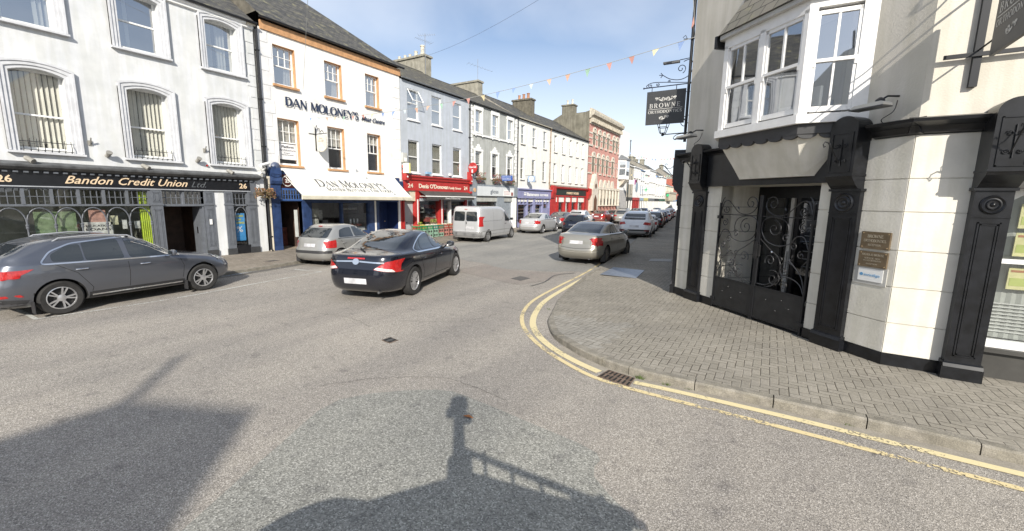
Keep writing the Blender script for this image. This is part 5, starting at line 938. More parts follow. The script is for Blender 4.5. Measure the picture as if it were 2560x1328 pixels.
t = thing('round_sign', 'small round orange plaque on grey pilaster beside the salon', 'plaque', F.P(24.9, 0, 3.1)); MB(F).lathe((24.85, .145, 3.12), [(.15, 0), (.15, .04)], 'd', 18).build('plate', mat('orange_plaque', (.6, .38, .22), .5), t)
for i, (u, nm) in enumerate(((25.45, 'left'), (27.6, 'middle'), (29.6, 'right'))): flowers(F, u, .3, 4.0, 1.0, 'window box of red and pink flowers, the %s one over the salon sign' % nm, cat='window box', cols=((.50, .05, .10), (.12, .22, .05)), seed=40 + i, hang=False, n=190, trail=.35, group='flower boxes over the salon')
t = thing('projecting_sign', 'blue projecting sign with white lines of text over the salon flowers', 'sign', F.P(28.4, 0, 4.2)); o = MB(F).box(28.38, 28.44, .15, 1.15, 3.92, 4.32).build('sign_board', mat('mid_blue_sign', (.04, .12, .42), .4), t); MB(F).tube([(28.41, 0, 4.38), (28.41, 1.2, 4.38)], .015, 5).build('bracket', IRON, t)
for k, s_ in enumerate(('Allied Surveyors', 'Estate Agents', 'and Auctioneers')): text(s_, SideF(28.375), -.22, 4.2 - k * .11, .1, WHITE, o, d=.004, w=.8, ext=.001)
aerial(F, 23.98, -3.6, 11.3, 14.0, 'tall television aerial with two antennas on the wide stack with cream pots', [(2.6, 1.2, 8, R(60), .05), (2.2, 1.3, 9, R(200), .1)]); aerial(F, 30.75, -3.9, 12.5, 14.2, 'television aerial with one long sloping antenna on the second bare stack', [(1.1, 2.3, 8, R(30), -.15)])
# ================================================================ FOOTWEAR and RED SHOP terrace
b22 = thing('shop_building', 'cream-white building with three window bays over the lilac shoe shop', 'building', (XL, 34, 0)); o1 = [(31.58, 32.22), (33.6, 34.25), (35.68, 36.3)]; W22 = mat('warm_white_render', (.77, .76, .72), .85, var=.05, scale=2, streak=.07)
wall_with_openings(F, 30.95, 37.1, 2.3, 9.1, [(a, b, 4.2, 6.0, .14) for a, b in o1] + [(a, b, 7.15, 8.72, .14) for a, b in o1], W22, b22, back=8)
for a, b in o1:
    for c, d in ((4.2, 6.0), (7.15, 8.72)): sash(F, a, b, c, d, b22, dep=.13, fw=.06, inner=('net', mat('dim_net', (.42, .4, .34), .9, var=.3, scale=9), 0), sillm=mat('stone_sill', (.3, .28, .24), .9))
gutter(F, 30.95, 37.1, 9.2, b22, m=mat('cream_gutter', (.5, .46, .36), .6), d=.14); pitched(F, 30.95, 47.0, 9.24, 2.3, 8, SLATE, b22, over=.22); downpipe(F, 37.05, 3.5, 9.1, b22, m=mat('rusty_pipe', (.36, .24, .15), .7, var=.3, scale=5))
LIL = mat('lilac_paint', (.25, .26, .42), .45, var=.1); s = MB(F); s.box(31.0, 37.3, -.2, .16, 2.6, 3.3); s.prof([(.16, 3.3), (.28, 3.34), (.28, 3.42), (.0, 3.46)], 30.97, 37.3); f22 = s.build('sign_fascia', LIL, b22); text('Batemans', F, 32.55, 2.82, .40, WHITE, f22, d=.17, w=2.2, bold=.01); text('FOOTWEAR', F, 34.95, 2.82, .28, WHITE, f22, d=.17, w=1.75, bold=.006); MB(F).box(32.0, 32.42, .162, .17, 2.86, 2.96).box(32.0, 32.42, .162, .17, 3.02, 3.1).build('swoosh_mark', WHITE, f22)
s = MB(F)
for u in (31.02, 32.8, 33.95, 34.15, 35.75, 37.15): s.box(u, u + .13, -.3, .08, .1, 2.6)
s.box(35.85, 37.2, -.2, .06, .1, 1.7); s.box(31.0, 33, -.2, .06, .1, .5); s.box(34.1, 35.8, -.2, .06, .1, .5); s.box(31, 35.8, -.15, .05, 2.05, 2.12)
for u in (31.6, 32.2, 34.7, 35.2, 36.5): s.box(u, u + .06, -.15, .05, 2.1, 2.6)
sf22 = s.build('shopfront', LIL, b22); g = MB(F); g.poly([(31.0, -.1, .4), (37.2, -.1, .4), (37.2, -.1, 2.6), (31, -.1, 2.6)]); g.build('pane', SHOPGLASS, sf22); shop_interior(F, 31.0, 37.2, .1, 2.6, 1.6, sf22, back=(.16, .14, .13)); rn = random.Random(5)
for k in range(5):
    q = MB(F)
    for u in [31.2 + i * .22 for i in range(28)]: q.lathe((u, -.35, .7 + k * .3), [(.01, 0), (.07, .01), (.08, .05), (.02, .09)], n=6)
    q.build('shoe_display', mat('shoes_%d' % k, ((.3, .12, .09), (.12, .1, .1), (.45, .42, .38), (.3, .2, .14), (.5, .06, .05))[k], .5, var=.5, scale=3), sf22)
t = thing('projecting_clock', 'square blue and white hanging sign with round dial above shoe shop', 'sign', F.P(32.5, 0, 4.3)); MB(F).box(32.47, 32.55, .25, .95, 4.02, 4.52).build('sign_board', mat('pale_blue_board', (.35, .45, .6), .4), t); MB(F).lathe((32.46, .6, 4.27), [(.21, -.01), (.21, .01)], 'u', 20).build('dial', WHITE, t); MB(F).tube([(32.5, 0, 4.56), (32.5, .95, 4.56)], .015, 5).build('bracket', IRON, t)
text('K', SideF(32.448), .08, 4.19, .22, DARK, t, name='dial_letter', d=.004, ext=.001)
b21 = thing('shop_building', 'white building with five window bays over the bright red shopfront', 'building', (XL, 42, 0)); o1 = [(37.98, 38.62), (39.88, 40.5), (41.66, 42.28), (43.42, 44.02), (45.06, 45.66)]
wall_with_openings(F, 37.1, 47.0, 2.3, 9.05, [(a, b, 4.3, 6.05, .2) for a, b in o1] + [(a, b, 7.1, 8.7, .2) for a, b in o1], W22, b21, back=8)
for a, b in o1:
    for c, d in ((4.3, 6.05), (7.1, 8.7)): sash(F, a, b, c, d, b21, dep=.19, fw=.06, sillm=mat('stone_sill', (.3, .28, .24), .9), inner=('roller', NET, .5))
gutter(F, 37.1, 47.0, 9.15, b21, d=.16); MB(F).box(37.1, 47.0, .0, .12, 3.85, 3.98).build('string_course', mat('stone_sill', (.3, .28, .24), .9), b21)
s = MB(F); s.box(37.4, 47.6, -.2, .12, 2.85, 3.7); s.prof([(.12, 3.6), (.3, 3.66), (.34, 3.8), (.12, 3.84)], 37.3, 47.7); s.prof([(0, 2.7), (.2, 2.7), (.4, 3.2), (.4, 3.85), (0, 3.95)], 37.35, 38.0); s.prof([(0, 2.7), (.2, 2.7), (.4, 3.2), (.4, 3.85), (0, 3.95)], 46.9, 47.6); f21 = s.build('sign_fascia', RED, b21); o = MB(F).box(38.5, 46.4, .12, .15, 3.0, 3.55).build('sign_board', mat('black_green_board', (.02, .03, .025), .4), f21); text('MARKET HOUSE', F, 41.0, 3.12, .32, GOLD, o, d=.16, w=3.2, bold=.01)
s = MB(F)
for u in (37.45, 39.0, 40.7, 42.3, 44.0, 46.2): s.box(u, u + (1.1 if u == 37.45 else .22), -.25, .1, .1, 2.85)
s.box(37.5, 47.0, -.2, .08, .1, .55); s.box(46.3, 47.3, -.25, .1, .1, 2.85); sf = s.build('shopfront', RED, b21); s = MB(F)
for u in (39.6, 41.6, 43.0, 45.0): s.tube([(u, -.2, .5), (u, -.2, 2.8)], .09, 8)
s.build('white_columns', WHITE, sf); g = MB(F); g.poly([(38.5, -.12, .5), (46.3, -.12, .5), (46.3, -.12, 2.85), (38.5, -.12, 2.85)]); g.build('pane', SHOPGLASS, sf); shop_interior(F, 38.5, 46.3, .1, 2.85, 1.6, sf, back=(.2, .17, .13)); rn = random.Random(6)
for k in range(14): u = rn.uniform(38.8, 46); MB(F).box(u, u + rn.uniform(.2, .5), -.5, -.4, .55, rn.uniform(.9, 1.8)).build('goods', mat('flower_goods_%d' % (k % 4), ((.6, .5, .2), (.5, .5, .45), (.3, .35, .12), (.5, .3, .3))[k % 4], .8, var=.5, scale=9), sf)
# ================================================================ POLYCHROME BRICK BANK
BR = brickwork('pink_red_brick', (.42, .165, .14), (.54, .26, .215), (.46, .34, .28)); STN = mat('cream_stone', (.64, .59, .51), .85, var=.15, scale=3, streak=.1)
bb = thing('brick_building', 'tall banded brick bank with arched windows and bracketed stone cornice', 'building', (XL, 52, 0)); ws = [48.15, 49.85, 51.5, 53.1, 55.3, 56.7]
ops = [(u, u + .75, 7.3 + 0, 10.5, .25) for u in ws[:]] if False else []
ops = [(u, u + .85, 9.0, 10.35, .25) for u in ws] + [(u, u + .85, 5.9, 7.6, .25) for u in ws[:5]]
wall_with_openings(F, 46.98, 58.2, 1.2, 12.0, ops, BR, bb, back=0, uv=True)
for (z, h, p) in ((5.62, .16, .1), (6.75, .14, .05), (7.5, .12, .05), (8.74, .2, .12), (9.6, .14, .05), (10.15, .16, .05)):
    s = MB(F)
    for a, b in zip([46.98] + [w + .85 for w in ws], ws + [58.2]): s.box(a, b, .002, p, z, z + h)
    s.build('stone_band', STN, bb)
s = MB(F)
for u in ws: s.box(u - .05, u, .002, .05, 5.78, 7.6); s.box(u + .85, u + .9, .002, .05, 5.78, 7.6); s.box(u - .05, u, .002, .05, 8.94, 10.35); s.box(u + .85, u + .9, .002, .05, 8.94, 10.35)
s.build('window_jambs', STN, bb)
for u in ws:
    for (c, d) in ((9.0, 10.35), (5.9, 7.6)):
        if (u > 55 and c < 7 and u > 56): continue
        sash(F, u, u + .85, c, d, bb, dep=.24, fw=.07, frame=STN, sill=None)
        q = MB(F); n_ = 10; cx = u + .425
        for k in range(n_): a0, a1 = math.pi * k / n_, math.pi * (k + 1) / n_; q.prism([(cx + .42 * math.cos(a0), d + .42 * math.sin(a0)), (cx + .58 * math.cos(a0), d + .62 * math.sin(a0)), (cx + .58 * math.cos(a1), d + .62 * math.sin(a1)), (cx + .42 * math.cos(a1), d + .42 * math.sin(a1))], .002, .12)
        q.build('arched_hood', STN, bb); q = MB(F); q.prism([(cx + .42 * math.cos(math.pi * k / 10), d + .42 * math.sin(math.pi * k / 10)) for k in range(11)], .002, .03); q.build('tympanum', STN, bb)
s = MB(F); s.prof([(0, 11.75), (.2, 11.8), (.25, 11.95), (.55, 12.1), (.62, 12.35), (.62, 12.5), (.3, 12.55), (.3, 12.8), (0, 12.85)], 46.8, 58.3)
for k in range(34): s.box(47.05 + k * .33, 47.18 + k * .33, .0, .45, 11.35, 11.78)
s.box(46.98, 58.2, 0.002, .12, 11.2, 11.35); s.build('cornice', mat('weathered_stone', (.58, .53, .43), .9, var=.25, scale=3), bb)
GBL = mat('grey_gable_render', (.23, .215, .17), .95, var=.2, scale=1.2, streak=.25); s = MB(F); s.prof([(0, 1.2), (0, 12.6), (-3.6, 11.7), (-3.6, 11.5), (-9.5, 8.3), (-9.5, 1.2)], 46.9, 46.975); s.prof([(-.02, 12.5), (-3.6, 12.4), (-9.5, 9.4), (-9.5, 1.2), (-.02, 1.2)], 46.976, 58.19); s.build('gable', GBL, bb)
chimney(F, 46.95, 47.8, -3.5, -2.0, 11.3, 13.5, bb, GBL, pots=[(47.4, -3.0, .55, .13), (47.4, -2.4, .6, .13)], potm=POTW)
# ground floor: cream stone with gabled porch, colonnade and small arched lights
s = MB(F); s.box(46.98, 58.2, -.3, .0, 1.2, 1.3); s.box(49.8, 58.2, .002, .2, 1.9, 4.0); s.box(49.6, 58.2, .0, .35, 3.95, 4.15)
for k in range(7): u = 50.2 + k * 1.25; s.tube([(u, .4, 1.9), (u, .4, 3.9)], .16, 10, .13); s.box(u - .2, u + .2, .2, .58, 3.85, 3.96); s.box(u - .2, u + .2, .2, .58, 1.85, 1.95)
s.prism([(47.7, 1.3), (49.5, 1.3), (49.5, 3.8), (48.7, 5.6), (48.5, 5.6), (47.7, 3.8)], .0, .5); s.build('stone_ground_floor', STN, bb)
for k in range(4): u = 51.4 + k * 1.5; q = MB(F); q.prism([(u + .5 * math.cos(math.pi * j / 10), 4.15 + .95 * math.sin(math.pi * j / 10)) for j in range(11)], .002, .18); q.build('arched_hood', STN, bb)
for k in range(5): u = 51.0 + k * 1.3; q = MB(F); q.prism([(u, 2.0), (u + .35, 2.0), (u + .35, 2.6)] + [(u + .175 + .175 * math.cos(a), 2.6 + .2 * math.sin(a)) for a in (.8, 1.57, 2.3)] + [(u, 2.6)], .2, .215); q.build('small_window', DARK, bb)
MB(F).box(46.98, 58.2, .0, .25, .0, 1.3).build('pink_plinth', mat('pink_granite', (.50, .34, .25), .7, var=.15, scale=5), bb); q = MB(F); q.prism([(48.1, .1), (49.1, .1), (49.1, 2.6), (48.6, 3.2), (48.1, 2.6)], .5, .515); q.lathe((48.6, .5, 4.2), [(.3, 0), (.3, .02)], 'd', 16); q.build('porch_door', mat('brown_door', (.14, .07, .04), .6), bb)
# ================================================================ WHITE BUILDING with oriel and FAR TERRACE
WF = mat('far_white_render', (.80, .795, .77), .85, var=.04, scale=2)
bo = thing('shop_building', 'tall plain white building with oriel window beside the brick bank', 'building', (XL, 60.5, 0)); wall_with_openings(F, 58.2, 62.6, 2.0, 12.2, [], WF, bo, back=9); MB(F).box(58.2, 62.6, -.05, .06, .0, 4.05).build('grey_ground_floor', mat('grey_stone_base', (.42, .41, .40), .8, var=.12), bo)
q = MB(F); q.slab([(58.3, 0), (60.9, 0), (60.4, .95), (58.8, .95)], 5.5, 8.1); ob = q.build('oriel', WF, bo); q = MB(F); q.slab([(58.2, .0), (61.0, 0), (60.5, 1.1), (58.7, 1.1)], 8.1, 8.25); q.poly([(58.7, 1.1, 8.25), (60.5, 1.1, 8.25), (60.0, 0, 8.9), (59.2, 0, 8.9)]); q.poly([(58.2, 0, 8.25), (58.7, 1.1, 8.25), (59.2, 0, 8.9)]); q.poly([(60.5, 1.1, 8.25), (61.0, 0, 8.25), (60.0, 0, 8.9)]); q.build('oriel_roof', LEAD, ob)
q = MB(F)
for z0, z1 in ((6.0, 6.9), (7.05, 7.95)): q.poly([(58.36, .15, z0), (58.74, .9, z0), (58.74, .9, z1), (58.36, .15, z1)]); q.poly([(58.95, .955, z0), (60.25, .955, z0), (60.25, .955, z1), (58.95, .955, z1)])
for v in q.v: v.y -= .012
q.build('pane', DEEPGLASS, ob); q = MB(F); q.prof([(0, 5.5), (.95, 5.5), (.5, 4.9), (0, 4.4)], 58.9, 60.3); q.build('corbel', STN, ob)
q = MB(F); q.prof([(0, 6.9), (.4, 6.8), (.5, 6.7), (0, 6.7)], 61.0, 61.9); q.build('window_hood', LEAD, bo); MB(F).box(61.1, 61.8, .003, .02, 5.2, 6.7).build('window_panel', mat('pale_panel', (.55, .56, .55), .7), bo); pg = MB(F).box(59.0, 60.0, .065, .08, .1, 2.3).build('door', mat('grey_panel', (.3, .3, .3), .6), bo)
t = thing('projecting_sign', 'white projecting sign with purple edge on the tall white building', 'sign', F.P(59.9, 0, 5.2)); MB(F).box(59.95, 60.05, 1.1, 2.0, 4.85, 5.45).build('sign_board', WHITE, t); MB(F).box(59.94, 60.06, 1.9, 2.05, 4.8, 5.5).build('edge_strip', mat('purple_strip', (.3, .08, .25), .5), t); MB(F).tube([(60, 0, 5.15), (60, 1.15, 5.15)], .03, 5).build('bracket', IRON, t)
lp = thing('street_pole', 'tall dark pole standing beside the plain white building', 'pole', F.P(62.35, .35, .1)); mb = MB(F); mb.tube([(62.35, .35, .1), (62.35, .35, 11.0)], .075, 8, .06); mb.build('column', IRON, lp); MB(F).lathe((62.35, .35, 11.0), [(.05, 0), (.12, .08), (.1, .18), (.02, .24)], n=8).build('finial', IRON, lp)
fa = R(93.0); FF = Fr((-18.5, 58.3, 0), fa)
def far(label, u0, u1, ze, m, cols, rows, shopm, shop_h=3.1, rise=1.8, frames=None, chim=(), wd=.7, fasc=None, roofm=None, lift=0, extra=None):
    b = thing('shop_building', label, 'building', FF.P((u0 + u1) / 2, 0, 0)); ops = []; w = u1 - u0
    us = [u0 + w * (k + .5) / cols - wd / 2 for k in range(cols)]
    for u in us:
        for (c, d) in rows: ops.append((u, u + wd, c, d, .15))
    wall_with_openings(FF, u0, u1, shop_h, ze, ops, m, b, back=8)
    for (a, bb_, c, d, _) in ops:
        q = MB(FF); q.box(a, a + .07, -.13, -.07, c, d); q.box(bb_ - .07, bb_, -.13, -.07, c, d); q.box(a, bb_, -.13, -.07, d - .07, d); q.box(a, bb_, -.13, -.07, c, c + .08); q.box(a, bb_, -.13, -.06, (c + d) / 2 - .03, (c + d) / 2 + .03); o = q.build('window', frames or WHITE, b)
        q = MB(FF); q.poly([(a, -.10, c), (bb_, -.10, c), (bb_, -.10, d), (a, -.10, d)]); q.build('pane', mat('far_pane', (.07, .08, .10), .08, spec=.8), o); MB(FF).box(a - .1, bb_ + .1, .002, .1, c - .1, c - .005).build('sill', mat('stone_sill', (.3, .28, .24), .9), o)
    pitched(FF, u0, u1, ze, rise, 8, roofm or SLATE, b, over=.2); q = MB(FF).box(u0, u1, .0, .18, ze - .12, ze).build('eaves_board', fasc or WHITE, b)
    MB(FF).box(u0, u1, -.2, .05, shop_h - .45, shop_h).build('sign_fascia', shopm, b); q = MB(FF); n_ = max(2, int(w / 1.2))
    for k in range(n_ + 1): x = u0 + (w - .25) * k / n_; q.box(x, x + .16, -.15, .01, .1, shop_h - .45)
    q.box(u0, u1, -.15, .0, .1, .5); q.build('shopfront', shopm if shopm is RED else WF, b); q = MB(FF); q.poly([(u0, -.12, .6), (u1, -.12, .6), (u1, -.12, shop_h - .45), (u0, -.12, shop_h - .45)]); q.build('pane', mat('far_shop_pane', (.05, .05, .05), .1, spec=.8), b)
    for (a, c, z) in chim: chimney(FF, a, c, -4.4, -3.6, ze + rise * .6, z, b, CEM, pots=[(a + .3, -4, .4, .13), (c - .3, -4, .4, .13)], potm=POTW)
    if extra: extra(b)
    return b
def fm(n, c): return mat(n, c, .6, var=.1)
def dormer(b): q = MB(FF); q.box(6.6, 8.6, -2.6, -.9, 8.0, 9.4); q.build('dormer', LEAD, b); q = MB(FF); q.prof([(-.7, 9.4), (-2.8, 9.4), (-2.8, 10.3)], 6.4, 8.8); q.build('dormer_roof', SLATE, b)
far('narrow beige building with dormer and dark shopfront beyond the tall white building', 4.9, 9.55, 7.85, fm('beige_render', (.46, .42, .34)), 2, [(3.7, 5.3), (6.0, 7.5)], fm('dark_shop_paint', (.05, .05, .05)), frames=fm('grey_frames', (.12, .16, .17)), chim=((8.6, 9.6, 10.6),), rise=2.0, extra=dormer)
def s1(b): q = MB(FF); q.lathe((12.2, .02, 4.8), [(.8, 0), (.8, .05)], 'd', 20); q.build('round_window', fm('blue_grey_pane', (.25, .33, .4)), b); MB(FF).box(10.4, 12.2, .01, .08, 5.55, 5.95).build('wall_sign', fm('maroon_board', (.16, .05, .05)), b)
far('white gabled building over the bright red shopfront, far up the street', 9.55, 14.9, 7.95, WF, 3, [(6.2, 7.4)], RED, chim=((14.0, 15.0, 10.9),), rise=2.0, extra=s1)
far('white building with blue window frames and green round sign, beyond the red shop', 14.9, 18.25, 7.75, WF, 2, [(3.7, 5.2), (6.0, 7.3)], fm('pale_blue_shop', (.3, .4, .5)), frames=fm('blue_frames', (.06, .18, .4)), fasc=fm('blue_frames', (.06, .18, .4)))
far('low white building with yellow and green shopfront, far up the street', 18.25, 22.45, 7.3, WF, 2, [(3.8, 5.1), (5.8, 6.9)], fm('yellow_shop', (.6, .55, .2)), chim=((21.5, 22.5, 10.2),))
far('tall white building with four bays and grey shopfront, far up the street', 22.45, 28.9, 8.3, WF, 4, [(3.9, 5.2), (6.1, 7.5)], fm('mid_grey_shop', (.18, .19, .2)), chim=((24.2, 26.2, 11.0), (28.0, 28.9, 10.8)), rise=2.1)
far('white building with two tall dark bays and black shopfront, far up the street', 28.9, 34.5, 7.6, WF, 2, [(3.7, 5.6), (6.0, 7.2)], fm('black_shop', (.035, .04, .04)), wd=1.0, fasc=fm('blue_frames2', (.2, .3, .45)), chim=((34.0, 35.2, 11.3),), rise=2.4)
far('white building with dark green shopfront, far up the street', 34.5, 42.5, 7.8, WF, 3, [(3.7, 5.2), (6.0, 7.2)], fm('dark_green_shop', (.04, .12, .08)), rise=2.6)
def balu(b):
    q = MB(FF); q.box(42.6, 54.8, 0, .9, 4.4, 4.8); [q.tube([(43 + k * 1.1, .7, 2.8), (43 + k * 1.1, .7, 4.4)], .15, 8) for k in range(11)]; q.build('balustrade', fm('grey_balustrade', (.38, .35, .28)), b)
far('cream colonnaded building with red brick upper storey, far end of the street', 42.5, 54.8, 6.2, fm('cream_far_render', (.68, .62, .48)), 5, [(4.9, 6.0)], fm('cream_shop', (.62, .56, .42)), extra=balu)
far('red painted building rising above the cream colonnade, far end of street', 54.8, 66, 8.2, fm('red_far_brick', (.42, .12, .08)), 4, [(3.8, 5.2), (6.2, 7.6)], fm('blue_far_shop', (.08, .2, .42)), frames=fm('red_frames', (.5, .1, .08)), rise=2.8, chim=((58, 60, 12.0),))
far('last white building closing the view at the far end of the street', 66, 84, 7.6, WF, 6, [(3.8, 5.2), (6.0, 7.2)], fm('pale_far_shop', (.5, .5, .45)), rise=2.5)
t = thing('cross_sign', 'round green pharmacy sign on bracket, above the pale blue far shop', 'sign', FF.P(16.5, 0, 4.4)); MB(FF).box(16.5, 16.58, .35, 1.05, 4.4, 4.55).box(16.5, 16.58, .62, .78, 4.13, 4.83).build('cross', fm('pharmacy_green', (.05, .45, .2)), t); MB(FF).tube([(16.54, 0, 4.47), (16.54, .6, 4.47)], .03, 5).build('bracket', IRON, t)
t = thing('cross_sign', 'smaller green sign on bracket by the dark far shopfront', 'sign', FF.P(38.5, 0, 3.9)); MB(FF).lathe((38.5, 1.1, 3.9), [(.3, -.05), (.3, .05)], 'u', 14).build('disc', fm('pharmacy_green', (.05, .45, .2)), t); MB(FF).tube([(38.5, 0, 3.9), (38.5, .9, 3.9)], .03, 5).build('bracket', IRON, t)
# ================================================================ ORTHODONTIST CORNER BUILDING
WCR = mat('warm_cream_render', (.66, .62, .545), .88, var=.08, scale=1.0, bump=.3, bscale=45, streak=.11); WRU = mat('cream_rusticated_stone', (.70, .67, .60), .8, var=.09, scale=1.8, bump=.25, bscale=30, streak=.10)
BK = mat('black_joinery', (.011, .012, .015), .32, var=.4, scale=7, spec=.45)
CH = Fr((-1.62, 11.19, 0), math.atan2(-.684, .729)); SF = Fr((1.64, 8.13, 0), 0); c0 = CH.P(-.45, 0, 0); MS = Fr(c0, math.atan2(-.989, .15))
bc = thing('corner_building', 'cream corner building with chamfered iron-gated entrance, black pilasters and white bay window', 'building', (-.5, 10.2, 0)); ZT = 10.0
def rustic(fr, u0, u1, z0=.3, z1=3.48, cuts=(.77, 1.31, 1.85, 2.41, 2.88)):
    mb = MB(fr); zs = [z0] + list(cuts) + [z1]; mb.box(u0, u1, -.3, .0, .0, z1)
    for a, b in zip(zs[:-1], zs[1:]): mb.box(u0, u1, .0, .016, a + .008, b - .008)
    return mb
rustic(CH, -.45, .91).build('rusticated_wall', WRU, bc); rustic(CH, 3.2, 4.47).build('rusticated_wall', WRU, bc); rustic(SF, 0, .92).build('rusticated_wall', WRU, bc)
w = MB(CH); w.box(-.45, 4.47, -.3, 0, 3.48, ZT); w.build('upper_wall', WCR, bc); w = MB(SF); w.box(-.0, 9, -.3, 0.0, 3.48, ZT); w.build('upper_wall', WCR, bc)
w = MB(MS); w.poly([(0, 0, 0), (-14, 0, 0), (-14, 0, ZT), (0, 0, ZT)]); w.box(-14, -.02, -.3, -.002, 0, ZT); w.build('street_wall', WCR, bc)
w = MB(SF); w.box(8.9, 9.0, -9, -.3, 0, ZT); w.build('back_wall', WCR, bc)
w = MB(); cs = [MS.P(-14, 0, 0), c0, CH.P(4.47, 0, 0), SF.P(9, 0, 0)]; top = ZT + .01; pts = [(p.x, p.y) for p in cs] + [(10.6, 17), (4, 24)]; i0 = len(w.v)
for (x, y) in pts: w.vert(x, y, top)
ap = w.vert(3.0, 16, top + 2.4)
for k in range(len(pts)): w.face([i0 + k, i0 + (k + 1) % len(pts), ap])
w.build('roof', LEAD, bc)
MB(CH).box(-.47, .91, -.2, .03, 0, .3).build('plinth', BK, bc); MB(CH).box(3.2, 4.49, -.2, .03, 0, .3).build('plinth', BK, bc); MB(SF).box(-.01, .66, -.2, .03, 0, .3).build('plinth', BK, bc)
co = MB(CH)
for (a, b) in ((-.52, .1), (.45, 1.3), (3.1, 3.5), (3.95, 4.56)): co.prof([(.0, 3.48), (.08, 3.5), (.12, 3.58), (.24, 3.63), (.25, 3.67), (.0, 3.72)], a, b)
co.box(.5, 3.5, .0, .10, 2.86, 3.62); co.build('shop_cornice', BK, bc); co = MB(SF); co.prof([(.0, 3.48), (.08, 3.5), (.12, 3.58), (.24, 3.63), (.25, 3.67), (.0, 3.72)], -.1, .70); co.build('shop_cornice', BK, bc)
def pilaster(fr, u, w, parent, boxw=None, pr=.10, bp=.30):
    mb = MB(fr); a, b = u - w / 2, u + w / 2; mb.box(a, b, -.1, pr, .12, 2.75); mb.box(a - .03, b + .03, -.1, pr + .035, 0, .30); mb.prof([(-.05, .30), (pr + .05, .30), (pr + .03, .345), (pr, .36), (-.05, .36)], a - .02, b + .02)
    d = pr; panelled(mb, fr, a + .07, b - .07, d, .45, 2.30); panelled(mb, fr, a + .095, b - .095, d, .475, 2.275); mb.box(a, b, pr, pr + .012, 2.36, 2.375)
    mb.box(a - .025, b + .025, -.05, pr + .03, 2.71, 2.75)
    o = mb.build('pilaster', BK, parent); q = MB(fr); R0 = min(.15, w * .34); q.lathe((u, pr, 2.53), [(R0, 0), (R0, .014), (R0 * .88, .03), (R0 * .78, .02), (R0 * .7, .012), (R0 * .6, .014), (R0 * .52, .026), (R0 * .42, .014), (R0 * .25, .012), (R0 * .16, .028), (.004, .034)], 'd', 28); q.build('roundel', BK, o, smooth=True)
    bw = (boxw or w * .92) / 2; q = MB(fr); prf = [(-.02, 2.75), (pr + .04, 2.75), (pr + .10, 2.80), (bp - .02, 2.90), (bp, 2.94), (bp, 3.66), (-.02, 3.66)]; q.prof(prf, u - bw, u + bw)
    arc = [(u + bw * math.cos(math.pi * k / 14), 3.66 + bw * .9 * math.sin(math.pi * k / 14)) for k in range(15)]; q.prism(arc[::-1], -.02, bp); panelled(q, fr, u - bw + .05, u + bw - .05, bp, 3.0, 3.6); q.box(u - bw - .01, u + bw + .01, -.02, bp + .012, 2.94, 2.97)
    cbx = q.build('console', BK, o)
    s = MB(fr)
    for sg in (-1, 1):               # scrolled iron ornament standing off the console face
        for (cx, cz, r0, tn) in ((.05, 3.40, .035, 1.4), (.06, 3.18, .03, -1.4)): s.tube([(u + sg * (cx + (r0 - r0 * .8 * k / 14) * math.cos(tn * math.pi * k / 7)), bp + .012 + .006 * k / 14, cz + (r0 - r0 * .8 * k / 14) * math.sin(tn * math.pi * k / 7)) for k in range(15)], .006, 5)
    s.tube([(u, bp + .012, 3.5), (u, bp + .012, 3.1)], .008, 5); s.build('scroll_ornament', IRON, cbx)
    s = MB(fr)                       # basket hook curling out from the console
    P = [(0, 3.15), (.08, 3.24), (.18, 3.36), (.26, 3.44), (.33, 3.45), (.36, 3.41), (.34, 3.37), (.31, 3.385)]; s.tube([(u - .02, bp + x, z) for x, z in P], .009, 5); P = [(0, 3.42), (.08, 3.36), (.16, 3.36), (.22, 3.42), (.22, 3.47), (.18, 3.48), (.165, 3.45)]; s.tube([(u - .02, bp + x, z) for x, z in P], .007, 5); s.build('basket_hook', IRON, cbx)
    return o
pilaster(CH, .28, .42, bc, pr=.08, bp=.26); pilaster(CH, 3.68, .46, bc); pilaster(SF, .82, .36, bc, pr=.16, bp=.42, boxw=.37); pilaster(MS, -.25, .4, bc, pr=.10, bp=.26)
q = MB(MS); q.box(-13.5, -.5, .0, .06, 0, .6); q.box(-13.5, -.5, .0, .1, 2.9, 3.6); q.build('street_shopfront', BK, bc)
# entrance recess
r = MB(CH); D = -1.02
for k in ([(.91, 0, .12), (.91, 0, 2.87), (.91, D, 2.87), (.91, D, .12)], [(3.2, 0, 2.87), (3.2, 0, .12), (3.2, D, .12), (3.2, D, 2.87)], [(.91, -.02, 2.865), (3.2, -.02, 2.865), (3.2, D, 2.865), (.91, D, 2.865)]): r.poly(k)
for z in (.77, 1.31, 1.85, 2.41): r.poly([(.912, -.005, z - .008), (.912, -.005, z + .008), (.912, D, z + .008), (.912, D, z - .008)])
r.build('recess_lining', WRU, bc); q = MB(CH)
for z in (.77, 1.31, 1.85, 2.41): q.box(.9105, .9135, D, -.01, z - .007, z + .007)
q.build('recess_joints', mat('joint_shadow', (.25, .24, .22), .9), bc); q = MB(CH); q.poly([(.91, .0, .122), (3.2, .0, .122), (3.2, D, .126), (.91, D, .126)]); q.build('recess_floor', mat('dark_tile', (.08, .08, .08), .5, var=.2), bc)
d = MB(CH); d.box(.91, 3.2, D - .06, D, 2.62, 2.87); d.box(.91, 1.12, D - .06, D, .12, 2.62); d.box(1.92, 2.0, D - .05, D + .02, .12, 2.62); d.box(1.62, 1.66, D - .05, D + .01, .12, 2.62); d.box(3.12, 3.2, D - .06, D, .12, 2.62); d.box(1.12, 3.12, D - .05, D, .12, .42); en = d.build('entrance_door', BK, bc)
